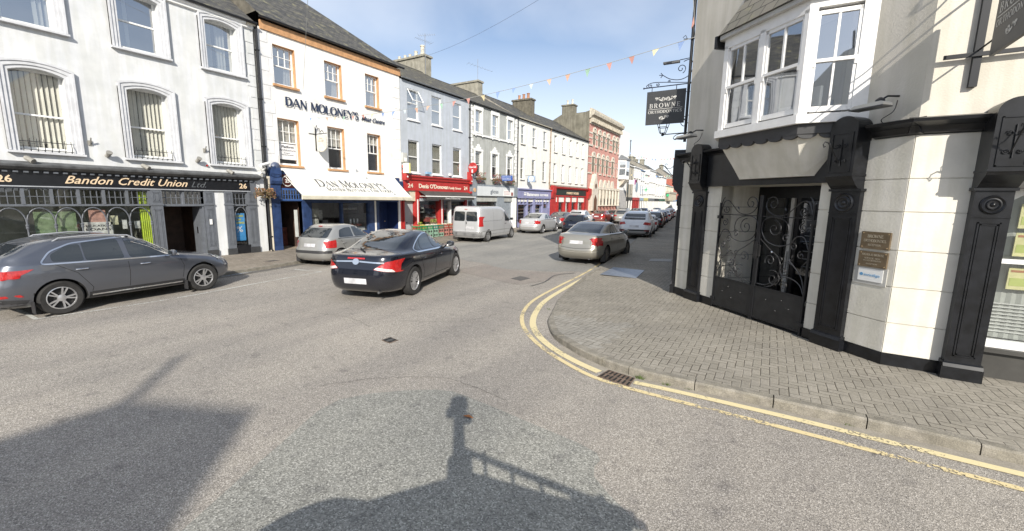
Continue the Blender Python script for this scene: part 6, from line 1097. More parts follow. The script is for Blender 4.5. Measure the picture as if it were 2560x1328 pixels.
q = MB(CH); q.box(1.80, 1.88, D + .0, D + .05, .3, 2.62); q.box(1.83, 1.86, D + .06, D + .09, 1.1, 1.5); q.build('pale_door_edge', mat('dull_white_frame', (.45, .44, .42), .5), en); q = MB(CH); q.poly([(1.12, D - .02, .4), (3.12, D - .02, .4), (3.12, D - .02, 2.62), (1.12, D - .02, 2.62)]); q.build('pane', SHOPGLASS, en)
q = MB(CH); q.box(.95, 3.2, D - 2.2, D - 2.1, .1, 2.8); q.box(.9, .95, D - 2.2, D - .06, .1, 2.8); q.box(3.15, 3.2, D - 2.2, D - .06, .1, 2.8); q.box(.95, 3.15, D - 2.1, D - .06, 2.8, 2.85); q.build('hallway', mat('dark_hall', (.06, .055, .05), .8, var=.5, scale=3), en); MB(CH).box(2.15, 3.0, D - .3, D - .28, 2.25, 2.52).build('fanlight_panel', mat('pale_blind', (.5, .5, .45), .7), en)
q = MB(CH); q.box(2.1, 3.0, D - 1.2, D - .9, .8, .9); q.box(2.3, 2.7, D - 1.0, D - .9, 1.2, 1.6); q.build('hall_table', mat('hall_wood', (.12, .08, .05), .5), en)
for k in range(7): q = MB(CH); q.box(2.05, 3.1, D - .12, D - .115, 1.2 + k * .16, 1.22 + k * .16); q.build('blind_slat', mat('grey_slat', (.25, .25, .25), .5), en)
# wrought iron gates
def spiral(cx, cz, r, turns, start, n=26, rmin=.16):
    out = []
    for k in range(n + 1):
        f = k / n; a = start + turns * 2 * math.pi * f; rr = r * (1 - (1 - rmin) * f); out.append((cx + rr * math.cos(a), cz + rr * math.sin(a)))
    return out
def curve(P, n=8): return smoothpath(P, n)
def gate(u0, u1, mirror, label):
    t = thing('iron_gate', label, 'gate', CH.P((u0 + u1) / 2, 0, .12), 'entrance gates'); dg = .03; W_ = u1 - u0
    X = (lambda x: u0 + x * W_) if not mirror else (lambda x: u1 - x * W_)
    f = MB(CH); st = .018
    for x in (0.0, 1.0): a = X(x); zt = 2.50 if x == 0 else 2.66; f.box(a - st, a + st, dg - .018, dg + .018, .14, zt)
    f.box(u0, u1, dg - .014, dg + .014, .19, .22); f.box(u0, u1, dg - .014, dg + .014, .82, .85); f.box(u0, u1, dg - .01, dg + .01, 2.24, 2.258)
    f.build('frame', IRON, t); p = MB(CH); p.box(u0 + .02, u1 - .02, dg - .004, dg + .004, .22, .82)
    for (x, z) in ((.25, .55), (.5, .45), (.72, .62), (.4, .68)): p.lathe((X(x), dg + .004, z), [(.014, 0), (.01, .01), (.002, .014)], 'd', 8)
    p.build('kick_panel', mat('black_sheet', (.018, .019, .021), .45, var=.3, scale=5), t)
    s = MB(CH)
    def T(pts, r=.0095): s.tube([(X(x), dg + (.004 if k % 2 else 0) * 0, z) for k, (x, z) in enumerate(pts)], r, 5)
    # x runs 0 at the hinge side to 1 at the meeting side
    for (cx, cz, r, tn, st_) in ((.78, 2.50, .155, 1.35, -.4), (.70, 2.02, .165, 1.4, 1.5), (.72, 1.40, .12, 1.3, -.5), (.62, 1.06, .17, 1.4, 1.0), (.18, 2.36, .09, 1.4, 3.1), (.16, 2.08, .085, -1.4, 1.2), (.30, 1.72, .08, 1.3, .5), (.46, 1.86, .075, -1.3, 2.4), (.14, 1.58, .075, -1.3, 1.4), (.42, 1.24, .095, 1.35, 3.2), (.40, .97, .085, 1.5, 0), (.52, 1.45, .05, 1.2, 1.0)):
        T([(x, z) for x, z in [(cx + (a - cx) / W_, b) for a, b in spiral(cx, cz, r, tn, st_)]])
    T(curve([(.02, 2.30), (.10, 2.52), (.22, 2.54), (.36, 2.42), (.5, 2.30), (.68, 2.27), (.84, 2.33), (.93, 2.45)])); T(curve([(.03, 1.70), (.12, 1.90), (.26, 1.90), (.38, 1.76), (.6, 1.70), (.85, 1.78), (.97, 2.0), (.92, 2.18), (.75, 2.24), (.5, 2.18), (.42, 2.02), (.45, 1.88)]))
    T(curve([(.97, 1.80), (.75, 1.62), (.56, 1.48), (.5, 1.28), (.56, 1.06), (.75, .92), (.95, .90)])); T(curve([(.02, .88), (.12, 1.06), (.34, 1.14), (.52, 1.06), (.62, .93), (.75, .87)])); T(curve([(.02, .95), (.1, 1.2), (.26, 1.38), (.34, 1.45)])); T(curve([(.26, 1.38), (.42, 1.42), (.5, 1.30), (.48, 1.18), (.38, 1.18)])); T(curve([(.02, 2.42), (.05, 2.56), (.10, 2.62)])); T(curve([(.02, 1.5), (.10, 1.38), (.10, 1.30)]))
    s.build('scrollwork', WIRON, t, smooth=True); l = MB(CH)
    for (x, z, a) in ((.34, 1.46, .3), (.31, 1.50, 1.2), (.38, 1.45, -.4), (.32, 1.43, 2.0), (.50, 2.36, 2.2), (.42, 1.12, 2.5)): L_ = .09; c, s_ = math.cos(a), math.sin(a); l.poly([(X(x), dg, z), (X(x) + L_ * .5 * c - .014 * s_, dg + .008, z + L_ * .5 * s_ + .014 * c), (X(x) + L_ * c, dg, z + L_ * s_), (X(x) + L_ * .5 * c + .014 * s_, dg - .008, z + L_ * .5 * s_ - .014 * c)])
    l.build('iron_leaves', WIRON, t); h = MB(CH); a = X(0)
    for z in (.3, 2.15): h.box(a - .05, a + .05, dg - .05, dg + .03, z, z + .07)
    h.build('hinge', IRON, t)
    if mirror: k = MB(CH); k.box(u0 - .09, u0 + .07, dg + .01, dg + .04, 1.45, 1.68); k.box(u0 - .05, u0 + .02, dg + .04, dg + .055, 1.40, 1.74); k.build('lock_case', mat('old_lock', (.05, .05, .052), .4, .5, var=.3), t); h = MB(CH); h.lathe((u0 + .33, dg, 1.57), [(.02, 0), (.022, .015), (.005, .03)], 'd', 10); h.build('knob', mat('chrome', (.7, .7, .72), .15, 1, var=0), t)
gate(.945, 2.02, False, 'left leaf of the scrolled iron entrance gates, against the pale recess wall'); gate(2.06, 3.15, True, 'right leaf of the scrolled iron entrance gates, carrying the lock')
# bay window (oriel)
BW = mat('bay_white_paint', (.80, .79, .77), .45, var=.05, scale=6); F0, F1, OD = 1.35, 3.15, .65; L0, R1_ = .75, 3.75
bay = MB(CH)
def hexa(mb, e, z0, z1, o=0): mb.slab([(L0 - e, 0), (R1_ + e, 0), (F1 + e * .5, OD + e), (F0 - e * .5, OD + e)], z0, z1)
hexa(bay, .05, 3.80, 3.94)
by = bay.build('bay_window', BW, bc); LFr = Fr(CH.P(L0, 0, 0), 0); v = CH.P(F0, OD, 0) - CH.P(L0, 0, 0); LFr.t = v.normalized(); LFr.n = Vector((LFr.t.y, -LFr.t.x, 0)); ll = v.length; bh = MB(CH); hexa(bh, 0.0, 5.55, 5.68); bh.build('bay_head', BW, by); FFr = CH.sub(F0, OD); RFr = Fr(CH.P(F1, OD, 0), 0); v = CH.P(R1_, 0, 0) - CH.P(F1, OD, 0); RFr.t = v.normalized(); RFr.n = Vector((RFr.t.y, -RFr.t.x, 0))
def baysash(fr, a, b, nm='sash_window'):
    q = MB(fr); q.box(a, a + .045, -.07, -.02, 3.98, 5.50); q.box(b - .045, b, -.07, -.02, 3.98, 5.50); q.box(a, b, -.07, -.02, 5.44, 5.50); q.box(a, b, -.09, -.03, 3.98, 4.06); q.box(a, b, -.085, -.005, 4.73, 4.78); m_ = (a + b) / 2; q.box(m_ - .018, m_ + .018, -.06, -.03, 4.78, 5.44); q.box(m_ - .015, m_ + .015, -.08, -.05, 4.06, 4.73)
    for u in (a + .02, b - .02): q.box(u - .018, u + .018, -.06, .0, 4.66, 4.74)
    o = q.build(nm, BW, by); g = MB(fr); g.poly([(a, -.05, 4.0), (b, -.05, 4.0), (b, -.05, 5.48), (a, -.05, 5.48)]); g.build('pane', DEEPGLASS, o); return o
fr_ = MB(FFr); w_ = F1 - F0
for (a, b) in ((0, .11), (.86, .98), (w_ - .08, w_)): fr_.box(a, b, -.12, .0, 3.94, 5.55)
fr_.box(0, w_, -.12, 0, 5.50, 5.55); fr_.build('front_posts', BW, by); baysash(FFr, .11, .86); baysash(FFr, .98, w_ - .08)
fr_ = MB(RFr); fr_.box(0.002, .12, -.12, -.001, 3.94, 5.55); fr_.box(ll - .19, ll, -.12, 0, 3.94, 5.55); fr_.build('side_posts', BW, by); baysash(RFr, .12, ll - .19)
fr_ = MB(LFr); fr_.box(0, .12, -.12, 0, 3.94, 5.55); fr_.box(ll - .1, ll - .002, -.12, -.001, 3.94, 5.55); fr_.build('side_posts', BW, by); baysash(LFr, .12, ll - .1)
q = MB(CH); q.slab([(F0 - .2, .01), (R1_ - .4, .01), (F1 - .1, OD - .2), (F0 + .1, OD - .2)], 3.95, 3.96); q.box(F0 - .2, R1_ - .4, -.02, .012, 3.95, 5.5); q.build('bay_room', mat('bay_room', (.22, .21, .2), .9), by)
for (a, b, z0, z1, c) in ((1.55, 1.95, 3.96, 4.25, (.6, .58, .5)), (2.5, 2.72, 3.96, 4.18, (.5, .52, .55)), (2.85, 2.97, 3.96, 4.2, (.6, .35, .12)), (3.1, 3.25, 3.96, 4.4, (.75, .75, .72))): MB(CH).box(a, b, .3, .36, z0, z1).build('box_on_sill', mat('sill_box_%02d' % int(c[2] * 99), c, .7), by)
q = MB(CH); e = .13; rf0 = [(L0 - e, 0), (F0 - e * .5, OD + e), (F1 + e * .5, OD + e), (R1_ + e, 0)]; zt = 5.76; tp = [(L0 + .35, 0), (F0 + .25, .15), (F1 - .25, .15), (R1_ - .35, 0)]
for k in range(3): a, b = rf0[k], rf0[k + 1]; c, d_ = tp[k + 1], tp[k]; l = math.dist(a, b); q.poly([(a[0], a[1], zt), (b[0], b[1], zt), (c[0], c[1], 6.75), (d_[0], d_[1], 6.75)], [(0, 0), (l, 0), (l * .8, 1), (l * .2, 1)])
q.build('bay_roof', slates('bay_slate', (.17, .16, .13), (.22, .2, .165)), by); q = MB(CH); hexa(q, .09, 5.68, 5.76); o = q.build('bay_gutter', mat('pale_gutter', (.5, .49, .46), .6), by); q = MB(CH); q.box(F0 - .16, F0 - .1, OD - .2, OD + .12, 5.55, 5.78); q.build('gutter_stop', BK, o)
q = MB(CH); up = [(L0 + .06, .0), (F0 + .05, OD - .09), (F1 - .05, OD - .09), (R1_ - .06, .0)]; lo = [(1.38, 0), (1.62, .25), (3.0, .25), (3.2, 0)]
for k in range(3): q.poly([(lo[k][0], lo[k][1], 2.99), (lo[k + 1][0], lo[k + 1][1], 2.99), (up[k + 1][0], up[k + 1][1], 3.64), (up[k][0], up[k][1], 3.64)])
q.slab([(1.38, 0), (3.2, 0), (3.0, .25), (1.62, .25)], 2.98, 2.99); q.build('bay_corbel', WRU, by); q = MB(CH); DG = mat('charcoal_frieze', (.05, .05, .052), .6, var=.15); q.slab([(L0 + .0, .001), (R1_ - .0, .001), (F1 - .01, OD - .04), (F0 + .01, OD - .04)], 3.64, 3.80); o = q.build('bay_frieze', DG, by)
for k in range(6):                       # hanging scallops
    q = MB(FFr); u = .02 + k * .296; q.prism([(u + .148 + .14 * math.cos(math.pi * j / 8), 3.641 - .075 * math.sin(math.pi * j / 8)) for j in range(9)], -.10, -.045); q.build('scallop', DG, o)
for k in range(2): q = MB(RFr); u = .02 + k * .3; q.prism([(u + .148 + .14 * math.cos(math.pi * j / 8), 3.641 - .075 * math.sin(math.pi * j / 8)) for j in range(9)], -.10, -.045); q.build('scallop', DG, o)
# right shop window
q = MB(SF); q.box(1.0, 6, -.4, -.2, 0, .52); q.box(1.0, 6, -.4, -.12, .50, .56); q.box(1.0, 6, -.3, .0, 2.75, 3.48); sw = q.build('stall_riser', mat('dark_stone_riser', (.055, .053, .048), .6, var=.2), bc)
q = MB(SF); q.box(1.0, 1.08, -.34, -.22, .56, 2.75); q.box(1.0, 6, -.34, -.2, .56, .66); q.box(1.0, 6, -.33, -.24, 1.74, 1.80); arc = [(1.0 + 0, 2.75), (1.0, 2.3)] + [(1.0 + .45 - .45 * math.cos(a * math.pi / 16), 2.3 + .42 * math.sin(a * math.pi / 16)) for a in range(9)] + [(1.6, 2.75)]; q.prism(arc[::-1], -.33, -.25); wf = q.build('window', WHITE, bc)
q = MB(SF); q.poly([(1.0, -.28, .6), (6, -.28, .6), (6, -.28, 2.75), (1, -.28, 2.75)]); q.build('pane', SHOPGLASS, wf); q = MB(SF); n_ = 90
for k in range(n_): u = 1.05 + k * .05; q.poly([(u, -.42 - .015 * (k % 2), .66), (u + .05, -.42 - .015 * ((k + 1) % 2), .66), (u + .05, -.42 - .015 * ((k + 1) % 2), 2.7), (u, -.42 - .015 * (k % 2), 2.7)])
q.build('pleated_blind', mat('pleated_cloth', (.40, .41, .38), .9, var=.1), wf)
hl = MB(SF)
for k in range(9): hl.box(1.08, 6, -.405, -.40, .75 + k * .05, .768 + k * .05)
hl.build('lower_slats', mat('slat_white', (.6, .6, .57), .6), wf)
for (z0, z1) in ((2.22, 2.55), (1.84, 2.16), (1.38, 1.68)):
    o = MB(SF).box(1.25, 1.62, -.35, -.335, z0, z1).build('property_card', mat('card_yellow', (.66, .62, .32), .5, var=.1, scale=14), wf); MB(SF).box(1.27, 1.6, -.334, -.332, z0 + .05, z0 + .16).build('card_print', mat('card_green', (.45, .5, .15), .6), o); MB(SF).box(1.27, 1.42, -.333, -.331, z1 - .06, z1 - .03).build('card_print', mat('card_red', (.45, .2, .1), .6), o)
# name plates
def plate(label, a, b, z0, z1, m, lines, lm, fr=CH, dd=.03):
    t = thing('name_plate', label, 'plaque', fr.P((a + b) / 2, dd, z0)); o = MB(fr).box(a, b, .018, dd + .018, z0, z1).build('plate', m, t); s = MB(fr)
    for (u, z) in ((a + .025, z0 + .025), (b - .025, z0 + .025), (a + .025, z1 - .025), (b - .025, z1 - .025)): s.lathe((u, dd + .018, z), [(.008, 0), (.004, .006)], 'd', 8)
    s.build('screw', mat('brass', (.28, .2, .11), .5, .5), t)
    for (s_, zz, h, w_) in lines: serif(s_, fr, (a + b) / 2 - w_ / 2, zz, h, lm, o, d=dd + .0195, w=w_, thick=.16, thin=.07)
BRZ = mat('brown_bronze_plate', (.17, .125, .075), .5, .3, var=.2, scale=9); PP = mat('pale_engraving', (.5, .44, .33), .6)
plate('upper brown bronze name plate on cream wall right of the entrance', 3.98, 4.38, 1.84, 2.10, BRZ, (('BROWNE', 2.01, .045, .22), ('ORTHODONTICS', 1.945, .04, .31), ('RECEPTION', 1.885, .03, .18)), PP)
plate('lower brown bronze name plate above the small white one', 3.98, 4.38, 1.56, 1.80, BRZ, (('NICHOLAS BROWNE', 1.735, .032, .31), ('BDENTSC MOT', 1.685, .022, .22), ('SPECIALIST ORTHODONTIST', 1.65, .022, .26), ('RECEPTION', 1.60, .02, .16)), PP)
t = thing('name_plate', 'small white acrylic name plate with pale blue logo below the bronze ones', 'plaque', CH.P(4.17, .03, 1.33)); o = MB(CH).box(4.0, 4.35, .03, .036, 1.34, 1.535).build('plate', WHITE, t); text('invisalign', CH, 4.09, 1.42, .06, mat('logo_blue', (.12, .35, .62), .5), o, d=.038, w=.22, ext=.001); MB(CH).lathe((4.05, .036, 1.44), [(.025, 0), (.025, .002)], 'd', 12).build('logo', mat('logo_blue', (.12, .35, .62), .5), o); MB(CH).box(3.93, 4.40, .0165, .028, 1.29, 1.56).build('clear_backing', mat('frosted_backing', (.5, .49, .46), .3), t)
# trough lights
def trough(fr, u, z, label, l=.5):
    t = thing('sign_light', label, 'lamp', fr.P(u, .02, z)); q = MB(fr); q.tube([(u + .1, .0, z + .16), (u + .05, .15, z + .16), (u, .34, z + .04)], .014, 6); q.build('arm', IRON, t)
    q = MB(fr); q.prism([(u - l / 2, z - .01), (u - l / 2 + .06, z + .035), (u + l / 2 - .04, z + .045), (u + l / 2, z + .02), (u + l / 2, z - .01)][::-1], .30, .48); q.build('housing', mat('pale_aluminium', (.62, .60, .55), .45, .3, var=.1), t); q = MB(fr); q.box(u - l / 2, u + l / 2, .29, .49, z - .028, z - .01); q.build('lamp_face', mat('dark_lamp_face', (.06, .06, .06), .3), t); q = MB(fr); q.lathe((u + .08, .33, z + .04), [(.06, 0), (.055, .05), (.02, .08)], n=10); q.build('motor_cap', IRON, t); q = MB(fr); q.tube(smooth3([(u + .1, .02, z + .1), (u + .12, .1, z - .06), (u + .02, .16, z - .16), (u - .05, .02, z - .2), (u - .03, .02, z - .3)]), .006, 5); q.build('cable', IRON, t)
def smooth3(P, n=5):
    out = []; P = [Vector(p) for p in P]; m = len(P)
    for i in range(m - 1):
        a = P[max(i - 1, 0)]; b = P[i]; c = P[i + 1]; d = P[min(i + 2, m - 1)]
        for k in range(n): t = k / n; out.append(.5 * ((2 * b) + (c - a) * t + (2 * a - 5 * b + 4 * c - d) * t * t + (3 * b - a - 3 * c + d) * t ** 3))
    return out + [P[-1]]
trough(CH, .02, 4.02, 'pale trough light on thin arm above the left black console', .55); trough(CH, 4.08, 3.9, 'pale trough light on cream wall right of the white bay window', .46)
t = thing('sign_light', 'dark strip light on rod reaching out above the hanging orthodontic sign', 'lamp', (-2.0, 11.9, 6.2)); q = MB(); q.tube([(-2.05, 12.0, 6.12), (-2.35, 12.0, 6.1)], .01, 5); q.build('arm', IRON, t); q = MB(); q.box(-2.75, -2.35, 11.95, 12.05, 6.04, 6.09); q.build('housing', mat('dark_grey_housing', (.12, .12, .12), .5), t)
# hanging signs
SGN = mat('charcoal_sign_face', (.045, .047, .05), .5, var=.08, scale=6); SW = mat('sign_silver_letters', (.62, .61, .58), .5)
def flourish(mb, fr, cx, cz, s, d, both=True):
    for sg in ((-1, 1) if both else (1,)):
        X = lambda x: cx + sg * x * s
        def rib(pts, w=.012):
            for a, b in zip(pts[:-1], pts[1:]):
                l = math.hypot(b[0] - a[0], b[1] - a[1]) or 1; nx, nz = -(b[1] - a[1]) / l * w * s * 4, (b[0] - a[0]) / l * w * s * 4
                q = [(X(a[0]) - nx * sg, cz + a[1] * s - nz), (X(b[0]) - nx * sg, cz + b[1] * s - nz), (X(b[0]) + nx * sg, cz + b[1] * s + nz), (X(a[0]) + nx * sg, cz + a[1] * s + nz)]; mb.poly([(u, d, z) for u, z in q])
        rib(spiral(.28, 0, .24, 1.25, math.pi * .9, 22), .02); rib([(.16, -.2), (.4, -.24), (.7, -.12), (.9, .05), (1.15, .16), (1.3, .1)], .018); rib(spiral(.78, .10, .12, 1.1, 4.2, 14), .014); rib(spiral(1.1, -.04, .08, -1.1, 1.5, 12), .012)
def orthosign(fr, a, b, z0, z1, parent, m=SGN):
    q = MB(fr); q.box(a, b, -.02, .02, z0, z1); o = q.build('sign_board', m, parent); w_, h_ = b - a, z1 - z0; cx = (a + b) / 2
    for (ff, sgn) in ((fr, 1),):
        serif('BROWNE', ff, a + w_ * .09, z0 + h_ * .50, h_ * .13, SW, o, d=.023, w=w_ * .82, thick=.15, thin=.06, sp=.26); serif('ORTHODONTICS', ff, a + w_ * .06, z0 + h_ * .335, h_ * .085, SW, o, d=.023, w=w_ * .88, thick=.17, thin=.08, sp=.12); MB(ff).box(a + w_ * .06, b - w_ * .06, .021, .023, z0 + h_ * .455, z0 + h_ * .466).build('rule', SW, o)
        q = MB(ff); flourish(q, ff, cx, z0 + h_ * .76, w_ * .21, .023); flourish(q, ff, cx - w_ * .14, z0 + h_ * .2, w_ * .19, .023, both=False); q.build('ornament', SW, o)
    return o
hs = thing('hanging_sign', 'black and silver orthodontic sign hanging from scrolled bracket, on the main street side', 'sign', (-2.0, 12, 5.5)); S1 = Fr((0, 12, 0), 0)
orthosign(S1, -3.12, -2.14, 4.54, 5.39, hs); q = MB(); Y_ = 12
q.tube([(-2.0, Y_, 5.50), (-3.2, Y_, 5.50)], .013, 6); q.lathe((-3.22, Y_, 5.5), [(.003, -.03), (.025, 0), (.003, .03)], n=10)
for x in (-3.0, -2.38): q.tube([(x, Y_, 5.5), (x, Y_, 5.39)], .010, 5)
q.tube([(-2.14, Y_, 5.3), (-2.0, Y_, 5.3)], .008, 5)
def T2(pts, r=.010): q.tube([(x, Y_, z) for x, z in pts], r, 5)
T2(curve([(-2.02, 5.52), (-2.3, 5.55), (-2.7, 5.60), (-3.0, 5.62), (-3.15, 5.56), (-3.12, 5.5)])); T2(spiral(-3.05, 5.55, .055, 1.2, 2.6)); T2(spiral(-2.85, 5.56, .045, 1.2, 2.6)); T2(curve([(-2.0, 6.05), (-2.02, 5.85), (-2.1, 5.70), (-2.3, 5.62), (-2.55, 5.66), (-2.75, 5.78)])); T2(spiral(-2.3, 5.88, .12, 1.3, -1.2)); T2(curve([(-2.0, 5.55), (-1.99, 5.8), (-2.03, 6.0), (-2.12, 6.08), (-2.25, 6.05)])); T2(spiral(-2.58, 5.60, .035, 1.2, 0)); T2([(-2.75, 5.78), (-2.8, 5.84)]); T2([(-2.75, 5.78), (-2.84, 5.79)]); T2([(-2.75, 5.78), (-2.80, 5.72)]); q.build('bracket', mat('blue_black_iron', (.02, .025, .05), .4, .3), hs)
ln = thing('wall_lantern', 'black lantern on a scrolled bracket just below the hanging orthodontic sign', 'lantern', (-2.05, 12.9, 4.4)); q = MB(); Y_ = 12.9
q.tube([(-2.1, Y_, 4.42), (-2.85, Y_, 4.40)], .014, 6); T2(curve([(-2.1, 4.2), (-2.25, 4.38), (-2.45, 4.38), (-2.55, 4.3), (-2.5, 4.24), (-2.44, 4.28)])); T2(curve([(-2.1, 4.9), (-2.3, 4.85), (-2.38, 4.7), (-2.3, 4.6), (-2.2, 4.66)])); T2(curve([(-2.1, 4.62), (-2.25, 4.72), (-2.3, 4.8)])); T2(spiral(-2.2, 4.33, .05, 1.2, 1)); q.build('bracket', IRON, ln)
q = MB(); 
for (a, b) in ((-.14, -.07), (.14, .07)):
    for s_ in (-1, 1): q.tube([(-2.85 + a, Y_ + s_ * .14, 4.72), (-2.85 + b, Y_ + s_ * .07, 4.44)], .010, 5)
for z, r in ((4.72, .14), (4.60, .11), (4.44, .07)): q.tube([(-2.85 - r, Y_ - r, z), (-2.85 + r, Y_ - r, z), (-2.85 + r, Y_ + r, z), (-2.85 - r, Y_ + r, z), (-2.85 - r, Y_ - r, z)], .009, 5)
q.lathe((-2.85, Y_, 4.72), [(.2, 0), (.05, .16), (.02, .22), (.002, .26)], n=4); q.lathe((-2.85, Y_, 4.36), [(.02, 0), (.05, .03), (.02, .08)], n=8); q.build('lantern_frame', IRON, ln)
hs2 = thing('hanging_sign', 'black and silver orthodontic sign projecting over the side street, cut by frame edge', 'sign', (2.1, 8.1, 4.4)); S2 = Fr((2.1, 0, 0), R(-90)); orthosign(S2, -7.62, -6.6, 4.3, 5.2, hs2)
q = MB(); q.box(2.06, 2.14, 8.06, 8.126, 4.05, 5.5); q.box(1.77, 3.1, 8.03, 8.06, 4.42, 4.47); q.tube([(2.1, 8.05, 5.3), (2.1, 6.4, 5.3)], .015, 6)
for y in (7.4, 6.8): q.tube([(2.1, y, 5.3), (2.1, y, 5.2)], .012, 5)
q.tube([(2.1, 8.05, 4.5), (2.1, 7.62, 4.5)], .012, 5); q.tube([(2.1, y, z) for y, z in curve([(8.05, 5.9), (7.8, 5.6), (7.3, 5.45), (6.8, 5.5), (6.5, 5.4)])], .012, 5); q.tube([(2.1, y, z) for y, z in spiral(7.6, 5.75, .16, 1.3, 0)], .012, 5); q.build('bracket', IRON, hs2)
# small bracket hooks on the corner for the bunting
q = MB(CH)
# ================================================================ BUNTING AND CABLES
FL = [mat('flag_%s' % n, c, .8, var=.1) for n, c in (('blue', (.25, .36, .62)), ('yellow', (.75, .65, .4)), ('red', (.58, .3, .26)), ('green', (.35, .55, .42)), ('orange', (.72, .45, .33)), ('pale', (.6, .7, .75)))]
CORD = mat('bunting_cord', (.45, .45, .42), .8)
def bunting(A, B, sag, n, label, size=.22, start=0, f0=0, f1=1):
    A, B = Vector(A), Vector(B); t = thing('bunting', label, 'bunting', A); q = MB(); P = lambda s: A.lerp(B, s) - Vector((0, 0, 4 * sag * s * (1 - s))); q.tube([P(k / 40) for k in range(41)], .007, 4); q.build('cord', CORD, t); dr = (B - A).normalized(); rn = random.Random(int(A.x * 10) + n)
    for k in range(n):
        s = f0 + (f1 - f0) * (k + .5) / n; p = P(s); w_ = size * .5; tl = rn.uniform(-.12, .12); q = MB(); dd = Vector((rn.uniform(-.3, .3), rn.uniform(-.3, .3), 0)) * size; x = rn.uniform(.75, 1.1)
        a, b, c = p - dr * w_, p + dr * w_, p + Vector((0, 0, -size * 1.2 * x)) + dd; q.face([q.vert(*a), q.vert(*b), q.vert(*(b + c) / 2 + Vector((0, 0, 0)) + dd * .2) if False else q.vert(*((b + c) / 2 + dd * .15)), q.vert(*c), q.vert(*((a + c) / 2 + dd * .1))]); o = q.build('flag', FL[(k * 5 + start + k // 3) % 6], t)
bunting((-18.4, 12.1, 6.0), (-1.95, 11.5, 6.42), .45, 27, 'long string of coloured flags crossing the street to the corner building', .16)
bunting((-18.4, 12.0, 7.2), (-3.9, 4.0, 16), .2, 1, 'bare cord with a single flag rising from butcher wall', .15)
bunting((-1.98, 11.8, 6.35), (-2.1, 9.5, 10.5), .1, 4, 'short string of three flags rising from the corner building', .2, 2)
bunting((-18.2, 62, 9.5), (-9.0, 60, 9.0), 1.0, 22, 'distant string of small flags far up the street', .2); bunting((-19.0, 66, 6.6), (-10, 70, 7.2), .5, 26, 'lower distant string of small coloured flags', .22, 1); bunting((-18.2, 52.0, 4.2), (-18.3, 60.5, 9.8), .3, 12, 'string of flags climbing the tall white building', .2, 3)
cab = thing('overhead_cable', 'thin bare cable crossing the sky from the stack with cream pots', 'cable', (-22.2, 24.2, 12.6)); A, B = Vector((-22.2, 24.2, 12.6)), Vector((-2.9, 14, 11.0)); q = MB(); q.tube([A.lerp(B, k / 20) - Vector((0, 0, .5 * 4 * (k / 20) * (1 - k / 20))) for k in range(21)], .008, 4); q.build('wire', mat('cable_grey', (.2, .24, .34), .6), cab)
sg2 = thing('stay_hook', 'iron hook bracket holding the bunting at the corner building', 'bracket', (-2.0, 11.5, 6.42)); q = MB(); q.tube([(-1.93, 11.55, 6.4), (-2.2, 11.5, 6.42)], .012, 5); q.tube([(-2.12, 11.5, 6.42), (-2.16, 11.5, 6.5), (-2.22, 11.5, 6.45)], .008, 5); q.build('hook', IRON, sg2)
dp = thing('wall_downpipe', 'black rainwater pipe at the far edge of the cream corner building', 'pipe', (-2.0, 11.6, 3.7)); q = MB(MS); q.tube([(-.1, .05, 4.0), (-.1, .05, 9.9)], .035, 8); q.build('pipe', IRON, dp)
# ================================================================ rest of the right side row, buildings behind the viewer, recording car
def plainhouse(label, fr, u0, u1, ze, rise, m, depth=8, hip=(0, 0), nwin=3):
    b = thing('terraced_house', label, 'house', fr.P((u0 + u1) / 2, 0, 0)); w = (u1 - u0) / nwin; ops = [(u0 + w * (k + .5) - .45, u0 + w * (k + .5) + .45, c, c + 1.6, .15) for k in range(nwin) for c in (1.0, 4.0) + ((7.0,) if ze > 9 else ())]
    wall_with_openings(fr, u0, u1, 0, ze, ops, m, b, back=depth); 
    for o in ops: q = MB(fr); a, bb_, c, d, _ = o; q.poly([(a, -.1, c), (bb_, -.1, c), (bb_, -.1, d), (a, -.1, d)]); pn = q.build('window', mat('plain_pane', (.05, .06, .07), .08, spec=.8), b)
    pitched(fr, u0, u1, ze, rise, depth, SLATE, b, hip=hip); return b
plainhouse('cream house next to the corner building on the shaded side', MS, -26, -14.05, 7.6, 2.0, WF); plainhouse('grey house in the shaded row beyond the cream one', MS, -40, -26.05, 6.6, 1.8, W23); plainhouse('white house farther along the shaded row', MS, -62, -40.05, 6.4, 1.8, WF); plainhouse('last pale house of the shaded row', MS, -95, -62.05, 6.4, 2.0, W22)
HB = Fr((7.6, -13.4, 0), 0); HB.t = Vector((.87, .49, 0)); HB.n = Vector((-.49, .87, 0)) * -1; HB.n = Vector((-.49, .87, 0))
BH = Fr((-7.0, -21.6, 0), 0); BH.t = Vector((-.87, -.49, 0)); 
hb = thing('terraced_house', 'large cream house standing behind the viewer across the side street', 'house', (0, -18, 0)); q = MB(); cs = [(7.6, -13.4), (6.1, -14.1), (6.1, -24.0), (14.5, -20.0)]; i0 = len(q.v)
for z in (0, 11.2):
    for c in cs: q.vert(c[0], c[1], z)
for k in range(4): q.face([i0 + k, i0 + (k + 1) % 4, i0 + 4 + (k + 1) % 4, i0 + 4 + k])
q.face([i0 + 7, i0 + 6, i0 + 5, i0 + 4]); q.build('wall', W22, hb); q = MB(); i0 = 0
for c in cs: q.vert(c[0], c[1], 11.2)
a_ = q.vert(8.3, -16.8, 12.5); b_ = q.vert(9.3, -20.5, 12.5); q.face([0, a_, b_, 1]); q.face([2, b_, a_, 3]); q.face([3, a_, 0]); q.face([1, b_, 2]); q.build('roof', LEAD, hb); q = MB(); q.tube([(6.69, -14.6, 11.3), (6.65, -15.3, 12.7)], .07, 6); q.build('flue_pipe', IRON, hb)
q = MB()
